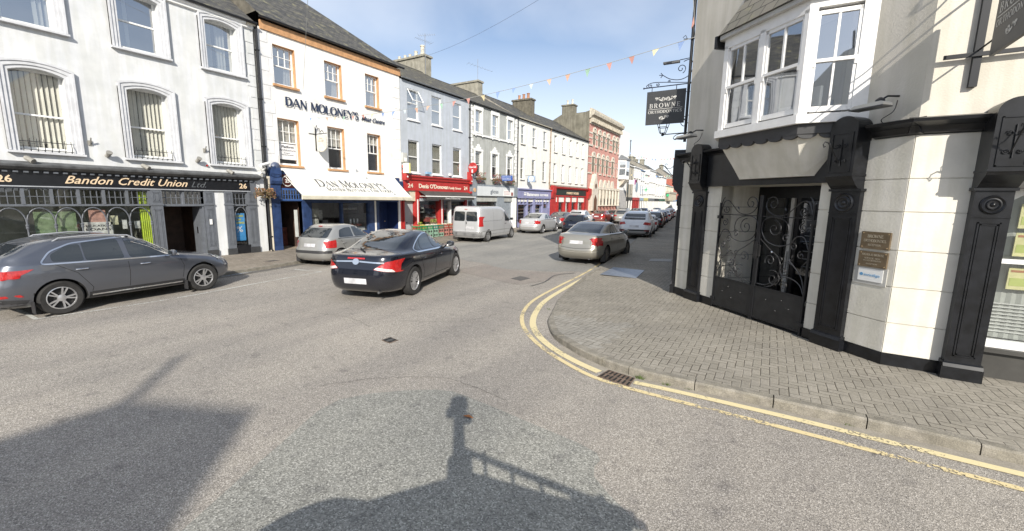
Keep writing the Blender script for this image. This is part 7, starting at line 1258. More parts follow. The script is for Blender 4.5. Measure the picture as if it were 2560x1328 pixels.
for k in range(5):
    for z in (1, 4.2, 7.2): x, y = 6.088, -15.0 - 1.9 * k; q.poly([(x, y, z), (x, y - .95, z), (x, y - .95, z + 1.6), (x, y, z + 1.6)])
q.build('window', mat('plain_pane', (.05, .06, .07), .08, spec=.8), hb)
plainhouse('cream two-storey house behind the recording car on the left', Fr((8, -22, 0), R(180)), 14, 34, 6.0, 2.0, W22, nwin=5)
# ================================================================ CARS (local x forward from rear bumper, y left, z up)
def carpaint(name, col, metal=.6, rough=.32, coat=1.0, dirt=.12):
    m = mat(name, col, rough, metal, var=.04, scale=1.2, coat=coat); nt = m.node_tree; b = nt.nodes['Principled BSDF']; L = nt.links.new
    # road dust low on the body
    if 'dusted' not in m:
        m['dusted'] = 1; tc = N(nt, 'ShaderNodeTexCoord'); s = N(nt, 'ShaderNodeSeparateXYZ'); L(tc.outputs['Object'], s.inputs[0]); n = N(nt, 'ShaderNodeTexNoise'); n.inputs['Scale'].default_value = 4; n.inputs['Detail'].default_value = 5; L(tc.outputs['Object'], n.inputs['Vector'])
        z = mathn(nt, 'ADD', s.outputs['Z'], mathn(nt, 'MULTIPLY', n.outputs['Fac'], .35)); r = N(nt, 'ShaderNodeMapRange'); r.inputs['From Min'].default_value = .35; r.inputs['From Max'].default_value = .85; r.inputs['To Min'].default_value = dirt * 3; r.inputs['To Max'].default_value = dirt * .35; L(z, r.inputs['Value'])
        src = b.inputs['Base Color'].links[0].from_socket; x = N(nt, 'ShaderNodeMix', data_type='RGBA'); x.inputs['B'].default_value = (.20, .185, .16, 1); L(src, x.inputs['A']); L(r.outputs['Result'], x.inputs['Factor']); L(x.outputs['Result'], b.inputs['Base Color'])
        mr = N(nt, 'ShaderNodeMapRange'); mr.inputs['To Min'].default_value = coat; mr.inputs['To Max'].default_value = 0.2; L(r.outputs['Result'], mr.inputs['Value']); L(mr.outputs['Result'], b.inputs['Coat Weight'])
    return m
TYRE = mat('tyre_rubber', (.028, .027, .026), .85, var=.25, scale=9); ALLOY = mat('alloy_rim', (.62, .62, .63), .3, .75, var=.15, scale=9); RIMB = mat('rim_shadow', (.02, .02, .02), .8); CARGLASS = mat('car_glass', (.02, .025, .028), .03, 0, var=.1, spec=.9, coat=.6)
CHROME = mat('chrome_trim', (.75, .76, .78), .12, 1, var=0); BLKPL = mat('black_plastic', (.03, .03, .032), .6, var=.15); TAILR = mat('red_tail_lens', (.45, .02, .02), .12, var=.25, scale=25, coat=.8); TAILW = mat('clear_lens', (.7, .66, .64), .1, coat=.8, var=.2, scale=30); HEADL = mat('headlamp_lens', (.55, .57, .6), .08, .3, coat=1, var=.3, scale=18); PLATE = mat('blurred_plate', (.60, .60, .62), .6, var=.25, scale=4); UNDER = mat('underbody', (.012, .012, .012), .9)
def cr1(P, t):
    i = min(int(t), len(P) - 2); f = t - i; a = P[max(i - 1, 0)]; b = P[i]; c = P[i + 1]; d = P[min(i + 2, len(P) - 1)]
    return [.5 * ((2 * b[k]) + (c[k] - a[k]) * f + (2 * a[k] - 5 * b[k] + 4 * c[k] - d[k]) * f * f + (3 * b[k] - a[k] - 3 * c[k] + d[k]) * f ** 3) for k in range(len(b))]
def body_mesh(levels, wheels, wr, sub=3, npt=72, wedge=0, L_=4.5, arch_y=.52, sharp=()):
    import bmesh
    rows = []; n = len(levels)
    for i in range(n - 1):
        for s in range(sub):
            f = s / sub; rows.append(cr1(levels, i + f) if levels[i][0] not in sharp and levels[i + 1][0] not in sharp else [levels[i][k] * (1 - f) + levels[i + 1][k] * f for k in range(len(levels[0]))])
    rows.append(list(levels[-1])); V = []; Fc = []
    for (z, xr, xf, hw, nr, nf) in rows:
        cx, hl = (xr + xf) / 2, (xf - xr) / 2
        for j in range(npt):
            a = 2 * math.pi * (j + .5) / npt; c, s = math.cos(a), math.sin(a); e = 2 / (nf if c > 0 else nr); u = math.copysign(abs(c) ** e, c); v = math.copysign(abs(s) ** e, s)
            V.append((cx + hl * u, hw * v, z + wedge * -u * min(1, max(0, (z - .3) / .4)) * (1 if z < 1.2 else max(0, 1 - (z - 1.2) / .2))))
    m = len(rows)
    for i in range(m - 1):
        for j in range(npt): a = i * npt + j; b = i * npt + (j + 1) % npt; Fc.append((a, b, b + npt, a + npt))
    Fc.append(tuple(range(npt - 1, -1, -1))); Fc.append(tuple((m - 1) * npt + j for j in range(npt)))
    me = bpy.data.meshes.new('body'); me.from_pydata(V, [], Fc); o = bpy.data.objects.new('tmp_body', me); COL.objects.link(o); tools = []
    for (x, sy) in [(w, s) for w in wheels for s in (-1, 1)]:
        q = MB(); q.lathe((x, 0, wr + .01), [(wr * 1.12, min(sy * arch_y, sy * 1.3)), (wr * 1.12, max(sy * arch_y, sy * 1.3))], 'd', 36); t = q.build('tmp_cut', UNDER); tools.append(t); md = o.modifiers.new('b', 'BOOLEAN'); md.operation = 'DIFFERENCE'; md.object = t; md.solver = 'EXACT'
    dg = bpy.context.evaluated_depsgraph_get(); dg.update(); bvh0 = BVHTree.FromPolygons([tuple(v.co) for v in me.vertices], [tuple(p.vertices) for p in me.polygons]); me2 = bpy.data.meshes.new_from_object(o.evaluated_get(dg)); 
    for t in tools: bpy.data.objects.remove(t)
    bpy.data.objects.remove(o); me2.name = 'body'; me2.polygons.foreach_set('use_smooth', [True] * len(me2.polygons)); me2.set_sharp_from_angle(angle=R(42)); me2.materials.clear(); return me2, bvh0
def clip(poly, axis, val, keep_gt):
    out = []
    for i in range(len(poly)):
        a, b = poly[i], poly[(i + 1) % len(poly)]; ia = (a[axis] > val) == keep_gt; ib = (b[axis] > val) == keep_gt
        if ia: out.append(a)
        if ia != ib and a[axis] != b[axis]: t = (val - a[axis]) / (b[axis] - a[axis]); out.append((a[0] + (b[0] - a[0]) * t, a[1] + (b[1] - a[1]) * t))
    return out
def drape(mb, bvh, poly, side, cell=.07, off=.004):
    """lay a flat outline onto the body from one side: L/R use (x,z), B/F use (y,z), T uses (x,y)"""
    a0, a1 = min(p[0] for p in poly), max(p[0] for p in poly); b0, b1 = min(p[1] for p in poly), max(p[1] for p in poly); na, nb = max(1, int((a1 - a0) / cell + .5)), max(1, int((b1 - b0) / cell + .5))
    for i in range(na):
        sl = clip(clip(poly, 0, a0 + (a1 - a0) * i / na, True), 0, a0 + (a1 - a0) * (i + 1) / na, False) if na > 1 else poly
        if len(sl) < 3: continue
        for j in range(nb):
            c = clip(clip(sl, 1, b0 + (b1 - b0) * j / nb, True), 1, b0 + (b1 - b0) * (j + 1) / nb, False) if nb > 1 else sl
            if len(c) < 3: continue
            ids = []
            for (a, b) in c:
                o, d = {'L': ((a, 3, b), (0, -1, 0)), 'R': ((a, -3, b), (0, 1, 0)), 'B': ((-3, a, b), (1, 0, 0)), 'F': ((9, a, b), (-1, 0, 0)), 'T': ((a, b, 4), (0, 0, -1))}[side]
                h, nn, _, _ = bvh.ray_cast(Vector(o), Vector(d))
                if h is None: h, nn, _, _ = bvh.find_nearest(Vector(o) + Vector(d) * 3)
                if side in 'LR' and abs(h.y) < .45: h, nn, _, _ = bvh.find_nearest(Vector((a, .95 if side == 'L' else -.95, b)))
                elif side == 'B' and h.x > .55 and b < 1.05: h, nn, _, _ = bvh.find_nearest(Vector((.12, a, b)))
                elif nn.dot(Vector(d)) > 0: nn = -nn
                h = h + nn * off; ids.append(mb.vert(h.x, h.y, h.z))
            if side in 'LF': ids = ids[::-1] if side == 'L' else ids
            mb.face(ids)
def strip(pts, w, closed=False):
    """outline polygons for a thin line"""
    out = []; P = pts + ([pts[0]] if closed else [])
    for a, b in zip(P[:-1], P[1:]):
        l = math.hypot(b[0] - a[0], b[1] - a[1])
        if l < 1e-6: continue
        dx, dz = (b[0] - a[0]) / l, (b[1] - a[1]) / l; nx, nz = -dz * w / 2, dx * w / 2; e = w * .3; a2 = (a[0] - dx * e, a[1] - dz * e); b2 = (b[0] + dx * e, b[1] + dz * e); out.append([(a2[0] - nx, a2[1] - nz), (b2[0] - nx, b2[1] - nz), (b2[0] + nx, b2[1] + nz), (a2[0] + nx, a2[1] + nz)])
    return out
def rnd_poly(pts, r=.04, n=3):
    out = []; m = len(pts)
    for i in range(m):
        p = Vector(pts[i]); a = Vector(pts[i - 1]); b = Vector(pts[(i + 1) % m]); da, db = (a - p), (b - p); ra = min(r, da.length * .45); rb = min(r, db.length * .45); s, e = p + da.normalized() * ra, p + db.normalized() * rb
        for k in range(n + 1): t = k / n; q = s * (1 - t) ** 2 + p * 2 * t * (1 - t) + e * t * t; out.append((q.x, q.y))
    return out
def wheel_meshes(r, w, spokes, kind):
    t = MB(); rr = r * .66; t.lathe((0, 0, 0), [(rr, -w * .42), (r * .9, -w * .5), (r * .985, -w * .38), (r, -w * .2), (r, w * .2), (r * .985, w * .38), (r * .9, w * .5), (rr * 1.02, w * .45), (rr, w * .3)], 'd', 36, cap=False)
    m = MB(); m.cur = 1; m.lathe((0, 0, 0), [(rr * .99, w * .1), (rr * .97, w * .12), (.03, w * .12)], 'd', 28, cap=False); m.cur = 0; m.lathe((0, 0, 0), [(rr * 1.0, w * .42), (rr * .93, w * .44), (rr * .90, w * .38), (rr * .93, w * .2)], 'd', 36, cap=False)
    if kind == 'cap':
        m.lathe((0, 0, 0), [(rr * .9, w * .36), (rr * .75, w * .42), (rr * .3, w * .44), (.001, w * .46)], 'd', 28); m.cur = 1
        for k in range(spokes): a = 2 * math.pi * k / spokes; m.lathe((rr * .68 * math.cos(a), w * .425, rr * .68 * math.sin(a)), [(r * .075, 0), (r * .07, .004)], 'd', 8)
    else:
        for k in range(spokes):
            a = 2 * math.pi * k / spokes; prs = (-.11, .11) if kind == 'twin' else (0,)
            for da in prs:
                wd = .028 if kind == 'twin' else .045; a0 = a + da * .6; a1 = a + da * 1.6; c0, s0, c1, s1 = math.cos(a0), math.sin(a0), math.cos(a1), math.sin(a1); r0, r1 = r * .10, rr * .96; i = len(m.v)
                for (cx, sx, ra, dd) in ((c0, s0, r0, w * .40), (c1, s1, r1, w * .42)):
                    for sg in (-1, 1):
                        for dp in (0, -.035): m.vert(cx * ra - sx * wd * .5 * sg * (1.0 if ra == r0 else .9), dd + dp, sx * ra + cx * wd * .5 * sg)
                for f in ((0, 2, 6, 4), (1, 5, 7, 3), (0, 4, 5, 1), (2, 3, 7, 6)): m.face([i + q for q in f])
        m.lathe((0, 0, 0), [(r * .2, w * .3), (r * .2, w * .40), (r * .1, w * .43), (.001, w * .44)], 'd', 16)
    return t, m
PROTO = {}
def smk(name, mb, m, parent, smooth=True):
    o = mb.build(name, m, parent, smooth=smooth); return o
def make_car(spec, paint, label, pos, heading, scale=1, glass=None, detail=True, cat='car', name='parked_car', group=None, steer=0):
    """pos = ground point under the rear axle centre"""
    S = spec; key = S['key']; t = thing(name, label, cat, (pos[0], pos[1], 0), group); t.rotation_euler.z = heading; t.scale = (scale * S.get('sx', 1), scale * S.get('sy', 1), scale * S.get('sz', 1)); THINGLOC[t.name] = Vector((S['rw'], 0, 0)); glass = glass or CARGLASS
    if key not in PROTO: PROTO[key] = body_mesh(S['levels'], (S['rw'], S['fw']), S['wr'], wedge=S.get('wedge', 0), sharp=S.get('sharp', ()), arch_y=S['hw'] - .32)
    me, bvh = PROTO[key]; me = me.copy(); me.materials.clear(); me.materials.append(paint); me.materials.append(UNDER)
    for v in me.vertices: v.co.x -= S['rw']
    fl = []
    for p in me.polygons:
        c = p.center; mi = 0
        for w in (S['rw'], S['fw']):
            if math.hypot(c.x + S['rw'] - w, c.z - S['wr'] - .01) < S['wr'] * 1.135 and abs(c.y) < S['hw'] * .97: mi = 1
        if p.normal.z < -.9 and c.z < .35: mi = 1
        fl.append(mi)
    me.polygons.foreach_set('material_index', fl); b = bpy.data.objects.new('body', me); COL.objects.link(b); b.parent = t; THINGLOC[b.name] = THINGLOC[t.name]
    def D(nm, polys, side, m, parent=t, off=.004, cell=.07, smooth=True):
        q = MB()
        for p in polys: drape(q, bvh, p, side, cell, off)
        return smk(nm, q, m, parent, smooth)
    for side in ('R', 'L'):
        for i, win in enumerate(S['side_windows']): D('side_window', [rnd_poly(win, .05)], side, glass)
        if S.get('chrome') and detail: D('window_trim', strip(rnd_poly(S['chrome'], .08, 4), .026, True), side, CHROME, off=.008)
        elif S.get('winline') and detail: D('window_trim', strip(S['winline'], .02), side, BLKPL, off=.008)
        if detail: D('door_gaps', [q for ln in S['doors'] for q in strip(ln, .010)], side, RIMB, off=.003, cell=.1)
        for p in S.get('cladding', ()): D('lower_cladding', [p], side, BLKPL, off=.006, cell=.08)
        if S.get('sill_trim') and detail: D('sill_trim', strip(S['sill_trim'], .028), side, CHROME, off=.012)
        if detail:
            sg = -1 if side == 'R' else 1
            for (x, z) in S['handles']:
                h, _, _, _ = bvh.ray_cast(Vector((x, 3 * sg, z)), Vector((0, -sg, 0)))
                q = MB(); q.tube([(x - .1, h.y + sg * .002, z), (x - .07, h.y + sg * .03, z + .004), (x + .05, h.y + sg * .03, z + .006), (x + .09, h.y + sg * .002, z)], .013, 6); smk('door_handle', q, S.get('handle_mat') or paint, t)
        mx, mz = S['mirror']; sg = -1 if side == 'R' else 1; h, _, _, _ = bvh.ray_cast(Vector((mx, 3 * sg, mz - .06)), Vector((0, -sg, 0))); y0 = h.y if h else S['hw'] * sg
        q = MB(); q.tube([(mx, y0 - sg * .02, mz - .05), (mx - .01, y0 + sg * .08, mz)], .022, 6); q.lathe((mx - .02, y0 + sg * .15, mz + .02), [(.02, -.075), (.085, -.05), (.10, .0), (.08, .06), (.03, .08)], 'z', 10)
        for v in q.v[12:]: v.x = (mx - .02) + (v.x - mx + .02) * .7; v.y = (y0 + sg * .15) + (v.y - y0 - sg * .15) * 1.15
        mo = smk('door_mirror', q, S.get('mirror_mat') or paint, t)
        if detail: q = MB(); q.face([q.vert(mx - .088, y0 + sg * .07, mz - .03), q.vert(mx - .088, y0 + sg * .225, mz - .03), q.vert(mx - .088, y0 + sg * .22, mz + .065), q.vert(mx - .088, y0 + sg * .09, mz + .065)]); smk('mirror_glass', q, glass, mo, False)
    rws = S['rear_window']; [D('rear_window', [rp], S.get('rear_from', 'B'), glass, cell=.06) for rp in (rws if isinstance(rws[0], list) else [rnd_poly(rws, .06)])]; D('windscreen', [rnd_poly(S['windscreen'], .08)], S.get('front_from', 'T'), glass, cell=.1)
    for sgn in (1, -1):
        mp = lambda P: [(y * sgn, z) for y, z in P]
        tl = D('tail_light', [rnd_poly(mp(S['tail']), .025)], 'B', TAILR, off=.010, cell=.025)
        if S.get('tail_side'): D('lens_wrap', [rnd_poly(S['tail_side'], .03)], 'L' if sgn > 0 else 'R', TAILR, parent=tl, off=.010, cell=.025)
        if S.get('tail_clear'): D('clear_lens', [rnd_poly(mp(S['tail_clear']), .02)], 'B', TAILW, parent=tl, off=.014, cell=.04)
        if S.get('head_side'): D('headlight', [rnd_poly(S['head_side'], .04)], 'L' if sgn > 0 else 'R', HEADL, off=.008, cell=.05)
        for y, z, w_, h_ in S.get('reflectors', ()): D('reflector', [[(sgn * (y - w_ / 2), z - h_ / 2), (sgn * (y + w_ / 2), z - h_ / 2), (sgn * (y + w_ / 2), z + h_ / 2), (sgn * (y - w_ / 2), z + h_ / 2)]], 'B', TAILR, off=.008)
    y_, z_, w_, h_ = S['plate']; D('number_plate', [[(y_ - w_ / 2, z_ - h_ / 2), (y_ + w_ / 2, z_ - h_ / 2), (y_ + w_ / 2, z_ + h_ / 2), (y_ - w_ / 2, z_ + h_ / 2)]], 'B', PLATE, off=.012, cell=.3)
    for (nm, polys, side, m, off) in S.get('extras', ()): D(nm, polys, side, m if m != 'paint' else paint, off=off)
    if S.get('third'): y, z, w_, h_ = S['third']; D('brake_light', [[(y - w_ / 2, z - h_ / 2), (y + w_ / 2, z - h_ / 2), (y + w_ / 2, z + h_ / 2), (y - w_ / 2, z + h_ / 2)]], 'B', TAILR, off=.016)
    if S.get('rails'):
        for sg in (1, -1): q = MB(); x0, x1, y, z = S['rails']; q.tube([(x0, y * sg, z - .09), (x0 + .12, y * sg, z - .01), ((x0 + x1) / 2, y * sg, z + .025), (x1 - .15, y * sg, z - .02), (x1, y * sg, z - .11)], .018, 6); smk('roof_rail', q, mat('satin_rail', (.6, .6, .6), .3, .6), t)
    if S.get('spoiler'): x0, x1, y, z = S['spoiler']; q = MB(); q.slab([(x0, -y), (x0, y), (x1, y * .96), (x1, -y * .96)], z - .02, z + .012); smk('spoiler', q, paint, t, False)
    if detail: q = MB(); q.tube([(.09, -.5, .23), (.3, -.5, .23)], .025, 8); smk('exhaust_pipe', q, mat('exhaust_steel', (.3, .3, .3), .4, .8), t)
    if S.get('mudflap') and detail:
        for x in (S['rw'] - S['wr'] - .07, S['fw'] - S['wr'] - .07):
            for sg in (1, -1): MB().box(x, x + .012, sg * (S['hw'] - .06) - .1, sg * (S['hw'] - .06) + .06, .12, .36).build('mud_flap', BLKPL, t)
    if detail and S.get('wiper'): q = MB(); a, b = S['wiper']; h0, _, _, _ = bvh.ray_cast(Vector((-3, a[0], a[1])), Vector((1, 0, 0))); h1, _, _, _ = bvh.ray_cast(Vector((-3, b[0], b[1])), Vector((1, 0, 0))); q.tube([h0 + Vector((-.03, 0, .01)), h1 + Vector((-.03, 0, .01))], .012, 5); smk('rear_wiper', q, BLKPL, t)
    tm, rm = wheel_meshes(S['wr'], .21, S['spokes'], S['wheel'])
    for (x, ang) in ((S['rw'], 0), (S['fw'], steer)):
        for sg in (-1, 1):
            T_, R_ = MB(), MB(); ca, sa = math.cos(ang), math.sin(ang)
            for src, dst in ((tm, T_), (rm, R_)):
                dst.f = [tuple(f) for f in src.f]; dst.mi = list(src.mi)
                for v in src.v: lx, ly = v.x, v.y * sg; dst.v.append(Vector((x + lx * ca - ly * sa, sg * (S['hw'] - .125) + lx * sa + ly * ca, S['wr'] + v.z)))
            w_ = T_.build('wheel', TYRE, t, smooth=True); R_.build('rim', [S.get('rim_mat') or ALLOY, RIMB], w_, smooth=False)
    return t
# ---- body shapes: (z, rear x, front x, half width, rear squareness, front squareness)
SUV = dict(key='suv', hw=.9275, rw=.92, fw=3.59, wr=.355, wedge=.035, sharp=(), spokes=5, wheel='twin',
 levels=[(.24, .20, 4.22, .80, 7, 5), (.32, .06, 4.36, .875, 7, 5), (.46, .0, 4.46, .905, 7, 4.5), (.62, .0, 4.48, .925, 7, 4.2), (.76, .04, 4.42, .927, 7, 4), (.88, .07, 4.24, .925, 7, 4), (.96, .09, 4.00, .915, 7, 4), (1.02, .12, 3.70, .905, 7, 4), (1.06, .14, 3.40, .895, 7, 4.5), (1.09, .16, 3.22, .875, 7, 5), (1.14, .20, 3.08, .845, 7, 5), (1.24, .27, 2.90, .80, 7, 5), (1.34, .42, 2.72, .76, 7, 5), (1.44, .55, 2.52, .715, 6, 5), (1.51, .72, 2.34, .675, 5.5, 5), (1.56, .95, 2.16, .61, 5, 5), (1.59, 1.18, 2.0, .48, 5, 4), (1.60, 1.38, 1.85, .3, 4, 4)],
 side_windows=[[(.86, 1.12), (1.34, 1.09), (1.34, 1.44), (1.14, 1.42), (.86, 1.26)], [(1.37, 1.09), (2.02, 1.07), (1.98, 1.50), (1.37, 1.47)], [(2.12, 1.07), (3.02, 1.05), (2.86, 1.18), (2.55, 1.40), (2.32, 1.50), (2.09, 1.505)]],
 chrome=[(.70, 1.12), (.72, 1.08), (2.0, 1.045), (3.16, 1.02), (2.90, 1.19), (2.56, 1.42), (2.30, 1.525), (1.9, 1.52), (1.2, 1.46), (.86, 1.32)], doors=[[(2.06, 1.06), (2.07, .75), (2.05, .42)], [(3.08, 1.0), (3.16, .75), (3.12, .45)], [(.86, 1.08), (1.20, .85), (1.42, .5), (1.40, .42)], [(1.4, .40), (3.12, .40)]], handles=[(1.28, .92), (2.38, .90)], handle_mat=CHROME, mirror=(2.92, 1.08),
 cladding=[[(1.35, .27), (3.15, .27), (3.15, .40), (1.35, .40)], [(.0, .27), (.42, .30), (.48, .40), (.02, .46)]], sill_trim=[(1.4, .335), (3.1, .335)], rear_window=[(-.60, 1.12), (.60, 1.12), (.55, 1.45), (-.55, 1.45)], windscreen=[(2.42, -.60), (3.12, -.72), (3.22, 0), (3.12, .72), (2.42, .60), (2.40, 0)],
 tail=[(.50, .90), (.88, .84), (.88, 1.0), (.55, .99)], tail_side=[(.16, .82), (.15, .985), (.60, 1.01), (.36, .88)], head_side=[(4.42, .74), (4.40, .86), (3.85, .93), (4.05, .80)], reflectors=[(.72, .50, .3, .05)], plate=(0, .74, .52, .12), rails=(.95, 2.35, .63, 1.585), mudflap=True, wiper=((0, 1.13), (.3, 1.2)))
SED = dict(key='sed', hw=.925, rw=1.06, fw=3.797, wr=.345, wedge=.03, spokes=7, wheel='twin',
 levels=[(.20, .22, 4.60, .80, 5, 5), (.28, .08, 4.74, .875, 5, 4.5), (.42, .01, 4.82, .905, 5, 4), (.56, .0, 4.83, .92, 5, 3.8), (.70, .02, 4.78, .925, 5, 3.6), (.80, .05, 4.62, .922, 5, 3.6), (.88, .07, 4.38, .915, 5, 3.8), (.94, .09, 4.05, .905, 5, 4), (.985, .12, 3.70, .89, 5, 4), (1.01, .22, 3.50, .875, 5, 4.5), (1.03, .40, 3.40, .85, 4.5, 5), (1.07, .60, 3.24, .80, 4.5, 5), (1.14, .82, 3.06, .76, 4.5, 5), (1.24, 1.08, 2.84, .715, 4.5, 5), (1.34, 1.36, 2.60, .67, 4.5, 5), (1.42, 1.64, 2.36, .60, 4, 4.5), (1.46, 1.82, 2.24, .48, 4, 4), (1.475, 1.95, 2.15, .30, 4, 4)],
 side_windows=[[(1.26, 1.06), (1.50, 1.04), (1.62, 1.26), (1.46, 1.19)], [(1.54, 1.04), (2.22, 1.02), (2.16, 1.36), (1.90, 1.355), (1.66, 1.28)], [(2.30, 1.02), (3.12, 1.01), (2.86, 1.17), (2.60, 1.30), (2.40, 1.365), (2.24, 1.365)]],
 chrome=[(1.16, 1.07), (1.24, 1.01), (2.2, .985), (3.30, .97), (2.92, 1.17), (2.62, 1.33), (2.34, 1.395), (2.0, 1.395), (1.70, 1.33), (1.40, 1.20)], doors=[[(2.26, 1.0), (2.28, .7), (2.24, .36)], [(3.2, .97), (3.32, .7), (3.26, .38)], [(1.28, 1.0), (1.42, .8), (1.56, .5), (1.56, .36)], [(1.56, .34), (3.26, .34)]], handles=[(1.52, .84), (2.52, .82)], mirror=(3.1, 1.02),
 rear_window=[[(.66, -.60), (1.56, -.50), (1.60, 0), (1.56, .50), (.66, .60), (.60, 0)]], rear_from='T', windscreen=[(2.52, -.52), (3.22, -.66), (3.34, 0), (3.22, .66), (2.52, .52), (2.48, 0)],
 tail=[(.42, .74), (.86, .66), (.90, .90), (.66, .90)], tail_side=[(.14, .70), (.14, .90), (.34, .93), (.64, .95), (.42, .78), (.22, .69)], tail_clear=[(.44, .745), (.80, .675), (.76, .74), (.50, .79)], head_side=[(4.72, .62), (4.6, .76), (4.1, .88), (4.3, .72)], plate=(0, .48, .54, .12), third=(0, .965, .42, .03), extras=[('chrome_bar', strip([(-.62, .88), (0, .905), (.62, .88)], .03), 'B', CHROME, .014), ('emblem', [[(.08 * math.cos(a * math.pi / 8), .895 + .065 * math.sin(a * math.pi / 8)) for a in range(16)]], 'B', CHROME, .02)], wiper=((0, 1.07), (.25, 1.12)))
AVE = dict(SED, key='ave', hw=.88, rw=.98, fw=3.68, wr=.325, spokes=9, wheel='twin', rim_mat=mat('brown_dusty_rim', (.16, .15, .14), .6, .3, var=.2), chrome=None, winline=[(1.2, 1.03), (3.2, .97)],
 levels=[(.20, .20, 4.42, .76, 5, 5), (.28, .07, 4.54, .83, 5.5, 4.5), (.38, .0, 4.60, .862, 5.5, 4), (.50, -.01, 4.62, .875, 5.5, 3.8), (.58, .02, 4.61, .878, 6, 3.6), (.68, .07, 4.56, .88, 6, 3.6), (.80, .09, 4.40, .88, 6, 3.6), (.90, .11, 4.10, .87, 6, 3.8), (.97, .14, 3.80, .86, 6, 4), (1.02, .19, 3.50, .85, 5.5, 4), (1.045, .30, 3.32, .83, 5, 4.5), (1.065, .58, 3.22, .80, 5, 5), (1.10, .70, 3.10, .775, 5, 5), (1.20, .94, 2.90, .73, 5, 5), (1.32, 1.24, 2.66, .68, 5, 5), (1.41, 1.48, 2.44, .63, 4.5, 4.5), (1.455, 1.66, 2.26, .53, 4, 4), (1.475, 1.82, 2.15, .34, 4, 4)],
 side_windows=[[(1.38, 1.08), (1.62, 1.07), (1.62, 1.28), (1.55, 1.25)], [(1.66, 1.07), (2.12, 1.06), (2.08, 1.37), (1.80, 1.36), (1.66, 1.30)], [(2.20, 1.06), (2.98, 1.04), (2.80, 1.16), (2.55, 1.31), (2.34, 1.38), (2.16, 1.375)]], doors=[[(2.16, 1.03), (2.18, .7), (2.14, .36)], [(3.06, 1.0), (3.16, .7), (3.12, .38)], [(1.26, 1.04), (1.36, .85), (1.48, .5), (1.48, .36)], [(1.48, .34), (3.12, .34)]], handles=[(1.45, .88), (2.42, .86)], mirror=(2.95, 1.06),
 rear_window=[[(.72, -.62), (1.42, -.54), (1.46, 0), (1.42, .54), (.72, .62), (.68, 0)]], windscreen=[(2.44, -.52), (3.02, -.66), (3.12, 0), (3.02, .66), (2.44, .52), (2.42, 0)],
 tail=[(.56, .72), (.86, .70), (.86, .97), (.66, .98)], tail_side=[(.12, .71), (.12, .965), (.27, .98), (.27, .74)], tail_clear=None, plate=(0, .80, .5, .12), third=None, extras=[('bumper_crease', strip([(-.84, .50), (0, .46), (.84, .50)], .02), 'B', mat('bumper_highlight', (.5, .48, .42), .35, .5), .01), ('boot_gap', strip([(-.54, .98), (-.52, .74), (-.60, .62), (0, .58), (.60, .62), (.52, .74), (.54, .98)], .010), 'B', RIMB, .004)], wiper=None, mudflap=True)
HAT = dict(key='hat', hw=.826, rw=.68, fw=3.12, wr=.295, wedge=.03, spokes=8, wheel='cap', rim_mat=mat('silver_wheel_cap', (.5, .5, .5), .45, .3, var=.15),
 levels=[(.20, .16, 3.66, .71, 5, 4.5), (.28, .05, 3.76, .785, 5, 4), (.40, .0, 3.82, .81, 5, 3.6), (.52, .0, 3.835, .82, 5, 3.5), (.60, .05, 3.80, .822, 5, 3.5), (.70, .09, 3.68, .82, 5, 3.5), (.80, .12, 3.44, .815, 5, 3.6), (.88, .15, 3.14, .805, 5, 3.8), (.93, .18, 2.88, .79, 5, 4.2), (.97, .21, 2.72, .77, 5, 4.6), (1.02, .26, 2.58, .735, 5, 5), (1.12, .37, 2.38, .69, 5, 5), (1.24, .52, 2.14, .645, 5, 5), (1.33, .64, 1.92, .60, 4.5, 5), (1.39, .78, 1.68, .54, 4.5, 4.5), (1.42, .98, 1.48, .42, 4, 4), (1.428, 1.12, 1.36, .26, 4, 4)],
 side_windows=[[(.66, .99), (.98, .985), (1.42, .975), (1.40, 1.31), (1.10, 1.305), (.80, 1.24)], [(1.50, .975), (2.52, .96), (2.30, 1.10), (2.02, 1.24), (1.80, 1.315), (1.47, 1.32)]], winline=[(.6, .96), (2.6, .93)], doors=[[(1.46, .95), (1.46, .6), (1.42, .32)], [(2.60, .93), (2.68, .6), (2.62, .34)], [(.66, .97), (.84, .7), (1.0, .42), (1.0, .33)], [(1.0, .30), (2.6, .30)]], handles=[(.86, .80), (1.68, .78)], mirror=(2.42, .99), cladding=[[(1.0, .44), (2.62, .43), (2.62, .49), (1.0, .50)]],
 rear_window=[(-.58, .99), (.58, .99), (.52, 1.30), (-.52, 1.30)], windscreen=[(1.86, -.50), (2.58, -.64), (2.68, 0), (2.58, .64), (1.86, .50), (1.84, 0)], tail=[(.56, .66), (.77, .64), (.76, .88), (.62, .86)], tail_side=[(.15, .66), (.16, .87), (.50, .92), (.40, .76)], plate=(0, .73, .46, .11), third=(0, 1.345, .16, .025), extras=[('bumper_strip', [[(-.80, .47), (.80, .47), (.80, .56), (-.80, .56)]], 'B', BLKPL, .012)], head_side=[(3.72, .6), (3.62, .72), (3.2, .84), (3.35, .68)], mudflap=True, wiper=((0, 1.0), (.22, 1.06)))
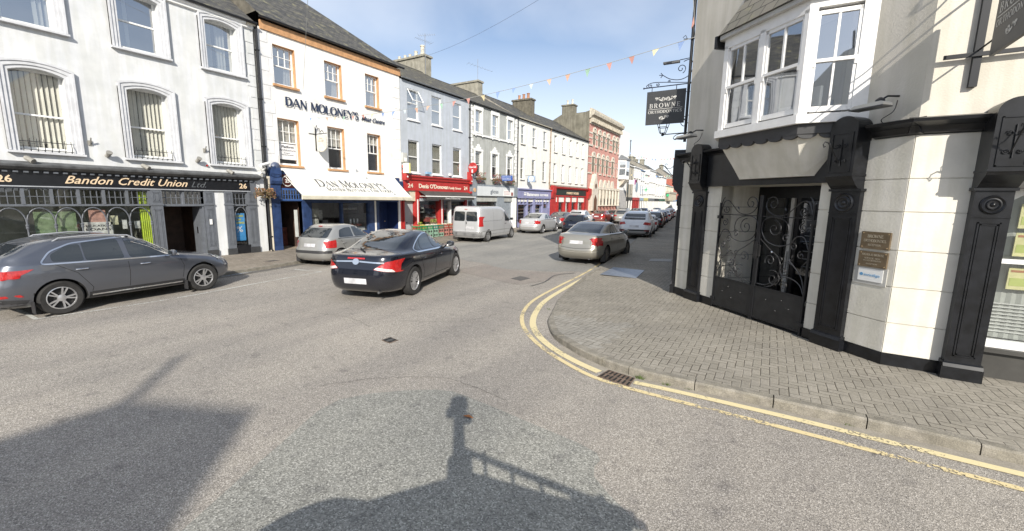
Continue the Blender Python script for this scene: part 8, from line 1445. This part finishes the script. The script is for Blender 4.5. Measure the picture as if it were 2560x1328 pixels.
VAN = dict(key='van', hw=.95, rw=.98, fw=4.08, wr=.325, wedge=0, spokes=8, wheel='cap', rim_mat=mat('steel_van_wheel', (.25, .25, .25), .55, .3, var=.2),
 levels=[(.26, .10, 4.72, .88, 10, 5), (.38, .02, 4.82, .93, 10, 4.5), (.55, .0, 4.86, .945, 10, 4), (.62, .04, 4.85, .95, 12, 4), (.80, .05, 4.76, .952, 12, 4), (.95, .05, 4.60, .95, 12, 4), (1.05, .055, 4.42, .948, 12, 4), (1.14, .06, 4.24, .945, 12, 5), (1.24, .07, 4.06, .94, 12, 6), (1.42, .08, 3.84, .92, 12, 6), (1.60, .10, 3.62, .895, 12, 6), (1.76, .12, 3.38, .87, 12, 6), (1.87, .15, 3.12, .845, 10, 6), (1.93, .20, 2.90, .81, 9, 6), (1.96, .34, 2.70, .72, 7, 5), (1.97, .6, 2.4, .5, 6, 5)],
 side_windows=[[(3.02, 1.10), (3.96, 1.08), (3.76, 1.34), (3.50, 1.58), (3.30, 1.66), (3.00, 1.66)]], doors=[[(2.90, 1.84), (2.90, .9), (2.94, .4)], [(3.98, 1.06), (4.0, .7), (3.92, .40)], [(1.60, 1.84), (1.60, .40)], [(.12, 1.16), (1.6, 1.16), (2.6, 1.16), (2.88, 1.45), (2.9, 1.84)], [(.3, .42), (4.0, .42)]], handles=[(3.08, .95)], handle_mat=BLKPL, mirror=(3.78, 1.18), mirror_mat=BLKPL, cladding=[[(.0, .28), (.10, .28), (.12, .56), (.0, .58)]],
 rear_window=[rnd_poly([(-.74, 1.16), (-.04, 1.16), (-.04, 1.68), (-.70, 1.68)], .08), rnd_poly([(.04, 1.16), (.74, 1.16), (.70, 1.68), (.04, 1.68)], .08)], windscreen=[(3.36, -.70), (4.04, -.80), (4.12, 0), (4.04, .80), (3.36, .70), (3.34, 0)], tail=[(.82, .88), (.94, .88), (.92, 1.42), (.84, 1.42)], tail_side=[(.10, .90), (.11, 1.40), (.17, 1.40), (.19, .92)], plate=(-.28, .82, .52, .12), third=(0, 1.80, .18, .03), extras=[('door_split', strip([(0, .62), (0, 1.78)], .012), 'B', RIMB, .004), ('rear_bumper', [[(-.9, .34), (.9, .34), (.92, .60), (-.92, .60)]], 'B', mat('grey_bumper', (.22, .22, .22), .5), .012), ('rear_handle', [[(-.09, 1.0), (-.04, 1.0), (-.04, 1.14), (-.09, 1.14)]], 'B', BLKPL, .02), ('side_moulding', [[(.3, .60), (4.1, .60), (4.1, .64), (.3, .64)]], 'R', mat('grey_moulding', (.3, .3, .3), .5), .008)], mudflap=False)
KUG = dict(SUV, key='suv', chrome=None, winline=[(.75, 1.07), (3.1, 1.03)], handle_mat=None, tail=[(.48, .86), (.90, .80), (.90, .96), (.56, 1.0)], tail_side=[(.16, .80), (.16, .96), (.44, .96), (.36, .84)], sill_trim=None, extras=[('bumper_skid', [rnd_poly([(-.62, .36), (.62, .36), (.70, .48), (-.70, .48)], .05)], 'B', mat('grey_skid', (.35, .35, .34), .4), .016), ('black_bumper', [[(-.90, .28), (.90, .28), (.90, .56), (-.90, .56)]], 'B', BLKPL, .008)], cladding=[[(1.35, .27), (3.15, .27), (3.15, .40), (1.35, .40)]])
GREY = carpaint('graphite_paint', (.13, .142, .17), .7, .28); NAVY = carpaint('navy_black_paint', (.006, .008, .017), .35, .2, dirt=.04); SIL = carpaint('silver_paint', (.40, .40, .385), .55, .33); SILG = carpaint('champagne_silver_paint', (.38, .36, .31), .6, .32); SILB = carpaint('bright_silver_paint', (.60, .61, .62), .4, .33); WHT = carpaint('white_car_paint', (.74, .76, .79), .05, .3, dirt=.06); REDC = carpaint('red_car_paint', (.26, .03, .025), .4, .3); BLU = carpaint('blue_car_paint', (.02, .05, .17), .5, .3); GRY2 = carpaint('mid_grey_paint', (.19, .20, .215), .7, .35); BRZC = carpaint('bronze_paint', (.16, .07, .04), .6, .35); DKB = carpaint('dark_blue_paint', (.012, .018, .04), .5, .25)
def az(dx, dy): return math.atan2(dy, dx)
H0 = az(-.26, 2.67)
def rear_from_right(x, y, h, hw): return (x - hw * math.sin(h), y + hw * math.cos(h))      # right wheel contact -> axle centre
make_car(dict(SUV, sz=.985), GREY, 'graphite grey SUV with chrome window line parked in front of the credit union', rear_from_right(-12.32, 2.38, H0, .82), H0, 1.0)
h = az(-.62, 2.4); make_car(HAT, SIL, 'small silver hatchback with black bumper strip parked before the butcher', rear_from_right(-13.35, 9.75, h, .72), h, 1.04)
h = az(-1.02, 3.1); make_car(SED, NAVY, 'black saloon with chrome boot bar driving in the middle of the road', rear_from_right(-7.8, 7.8, h, .86), h, 1.09, name='moving_car', steer=.0)
h = az(-.42, 3.9); make_car(VAN, SILB, 'silver panel van with two rear windows parked outside the grocer', rear_from_right(-14.15, 20.3, h, .82), h, 1.05, name='parked_van', cat='van')
h = az(-.2, 2.7); make_car(dict(AVE, key='ave', rim_mat=ALLOY, tail=[(.50, .72), (.86, .74), (.88, .92), (.62, .94)]), SILB, 'bright silver saloon parked nose to tail ahead of the silver van', rear_from_right(-14.4, 28.0, h, .80), h, 1.02)
make_car(dict(AVE, tail=[(.6, .72), (.86, .70), (.86, .98), (.66, .98)]), GRY2, 'mid grey saloon with square red tail lights outside the red shop', rear_from_right(-15.15, 33.9, h, .80), h, 1.0)
h = az(-.02, 2.5); make_car(AVE, SILG, 'champagne silver saloon with large red tail lights, driving away past the corner', rear_from_right(-5.52, 16.3, h, .86), h, 1.10, name='moving_car')
h = az(-.35, 2.6); make_car(dict(HAT, rim_mat=ALLOY, sx=1.1, sy=1.06, sz=1.02, tail=[(.45, .74), (.80, .70), (.80, .84), (.52, .86)], third=(0, 1.345, .24, .03), extras=(), mudflap=False), DKB, 'dark blue hatchback driving between parked cars, brake lights on', (-12.1, 28.6), h, 1.02, name='moving_car')
h = az(-.4, 2.6); make_car(KUG, WHT, 'white SUV with black rear bumper at front of the right-hand parked row', rear_from_right(-6.95, 29.3, h, .86), h, 1.15)
make_car(dict(KUG, key='suv', extras=(), tail=[(.5, .84), (.9, .80), (.9, .94), (.6, .96)]), WHT, 'white estate parked ahead of the mid grey saloon', (-16.3, 39.2), az(-.2, 2.6), .97, detail=False)
make_car(dict(AVE, key='ave'), REDC, 'red saloon parked beyond the white estate', (-16.2, 45.0), az(-.2, 2.6), 1.0, detail=False)
make_car(dict(HAT, rim_mat=ALLOY), GRY2, 'small dark grey hatchback parked beyond the red saloon', (-16.6, 51.0), az(-.2, 2.6), 1.0, detail=False)
make_car(dict(KUG, key='suv', extras=[('bumper_skid', [rnd_poly([(-.62, .36), (.62, .36), (.70, .48), (-.70, .48)], .05)], 'B', mat('grey_skid', (.35, .35, .34), .4), .016)]), SILG, 'silver SUV with lit brake lights driving away in mid street', (-14.0, 46.5), az(-.5, 2.6), 1.0, name='moving_car')
R_ = [(KUG, WHT, 35.2, 'small white car directly in front of the white SUV', HAT), (KUG, NAVY, 40.3, 'black SUV with roof rails in the right-hand parked row', None), (KUG, BRZC, 45.6, 'bronze brown hatchback in the right-hand parked row', HAT), (KUG, BLU, 50.4, 'blue hatchback in the right-hand parked row', HAT), (KUG, SILB, 55.6, 'silver car far up the right-hand parked row', AVE), (KUG, DKB, 61.0, 'dark car far up the right-hand parked row', HAT), (KUG, REDC, 66.0, 'dark red car near the far end of the right-hand parked row', HAT), (KUG, WHT, 71.0, 'white car at the far end of the right-hand parked row', AVE)]
for sp, pt, y, lb, alt in R_:
    x = -7.75 - (y - 30) * .145; make_car(dict(alt or sp, extras=(), third=None), pt, lb, (x, y), az(-.46, 2.6), 1.0, detail=False)
for (x, y, pt, lb, sp) in ((-17.4, 57.5, GRY2, 'dark grey car parked beside the brick bank', HAT), (-16.6, 55.0, NAVY, 'black SUV in traffic beyond the silver SUV', KUG), (-17.2, 63.5, DKB, 'dark blue car in traffic far up the street', AVE), (-19.5, 66, SILB, 'silver car parked by the far red shopfront', HAT), (-18.2, 72, BLU, 'blue car in far traffic', HAT), (-17.4, 78, WHT, 'white car at far end of traffic', AVE)): make_car(dict(sp, extras=(), third=None), pt, lb, (x, y), az(-.3, 2.6), 1.0, detail=False)
# recording car under the viewpoint: its shadow falls forward onto the road
rc = make_car(dict(HAT, extras=(), rim_mat=ALLOY), GRY2, 'grey hatchback with roof rack and camera mast, at the viewpoint', (-1.25, -.7), R(20), 1.06, name='recording_car'); rc2 = thing('camera_mast', 'black roof rack, struts and ball camera mast on the grey hatchback', 'camera mast', (.06, -.08, 1.55)); q = MB()
for (a, b) in (((-1.1, -.55, 1.56), (-.35, .60, 1.56)), ((.2, -.9, 1.56), (.75, .85, 1.56)), ((-1.1, -.55, 1.56), (.2, -.9, 1.56)), ((-.35, .6, 1.56), (1.15, .85, 1.56)), ((.08, -.1, 2.25), (1.1, .85, 1.6)), ((.08, -.1, 2.0), (-.9, -.6, 1.58)), ((.3, .05, 1.75), (1.0, .7, 1.75))): q.tube([a, b], .03, 6)
for k in range(5): x = .25 + k * .18; q.tube([(x, x * .85 - .15, 1.56), (x, x * .85 - .15, 2.2 - k * .13)], .018, 5)
q.slab([(-1.15, -.5), (-.32, .6), (1.05, .85), (1.2, .1), (.2, -.9)], 1.545, 1.565); q.build('roof_rack', IRON, rc2); q = MB(); q.tube([(.09, -.12, 1.5), (.09, -.12, 1.9), (.06, -.10, 2.62)], .085, 10, .06); q.box(.02, .2, -.22, -.06, 1.95, 2.2); q.build('mast', IRON, rc2); q = MB(); q.lathe((.05, -.08, 2.74), [(.02, -.13), (.09, -.10), (.115, 0), (.10, .09), (.02, .12)], n=14)  # the flat slab is an unseen board, added to fill out the car's shadow
for sx in (-1, 1): q.lathe((.05 + sx * .12, -.08, 2.60), [(.02, -.06), (.06, -.04), (.06, .04), (.02, .06)], n=10)
q.build('camera_ball', BLKPL, rc2)
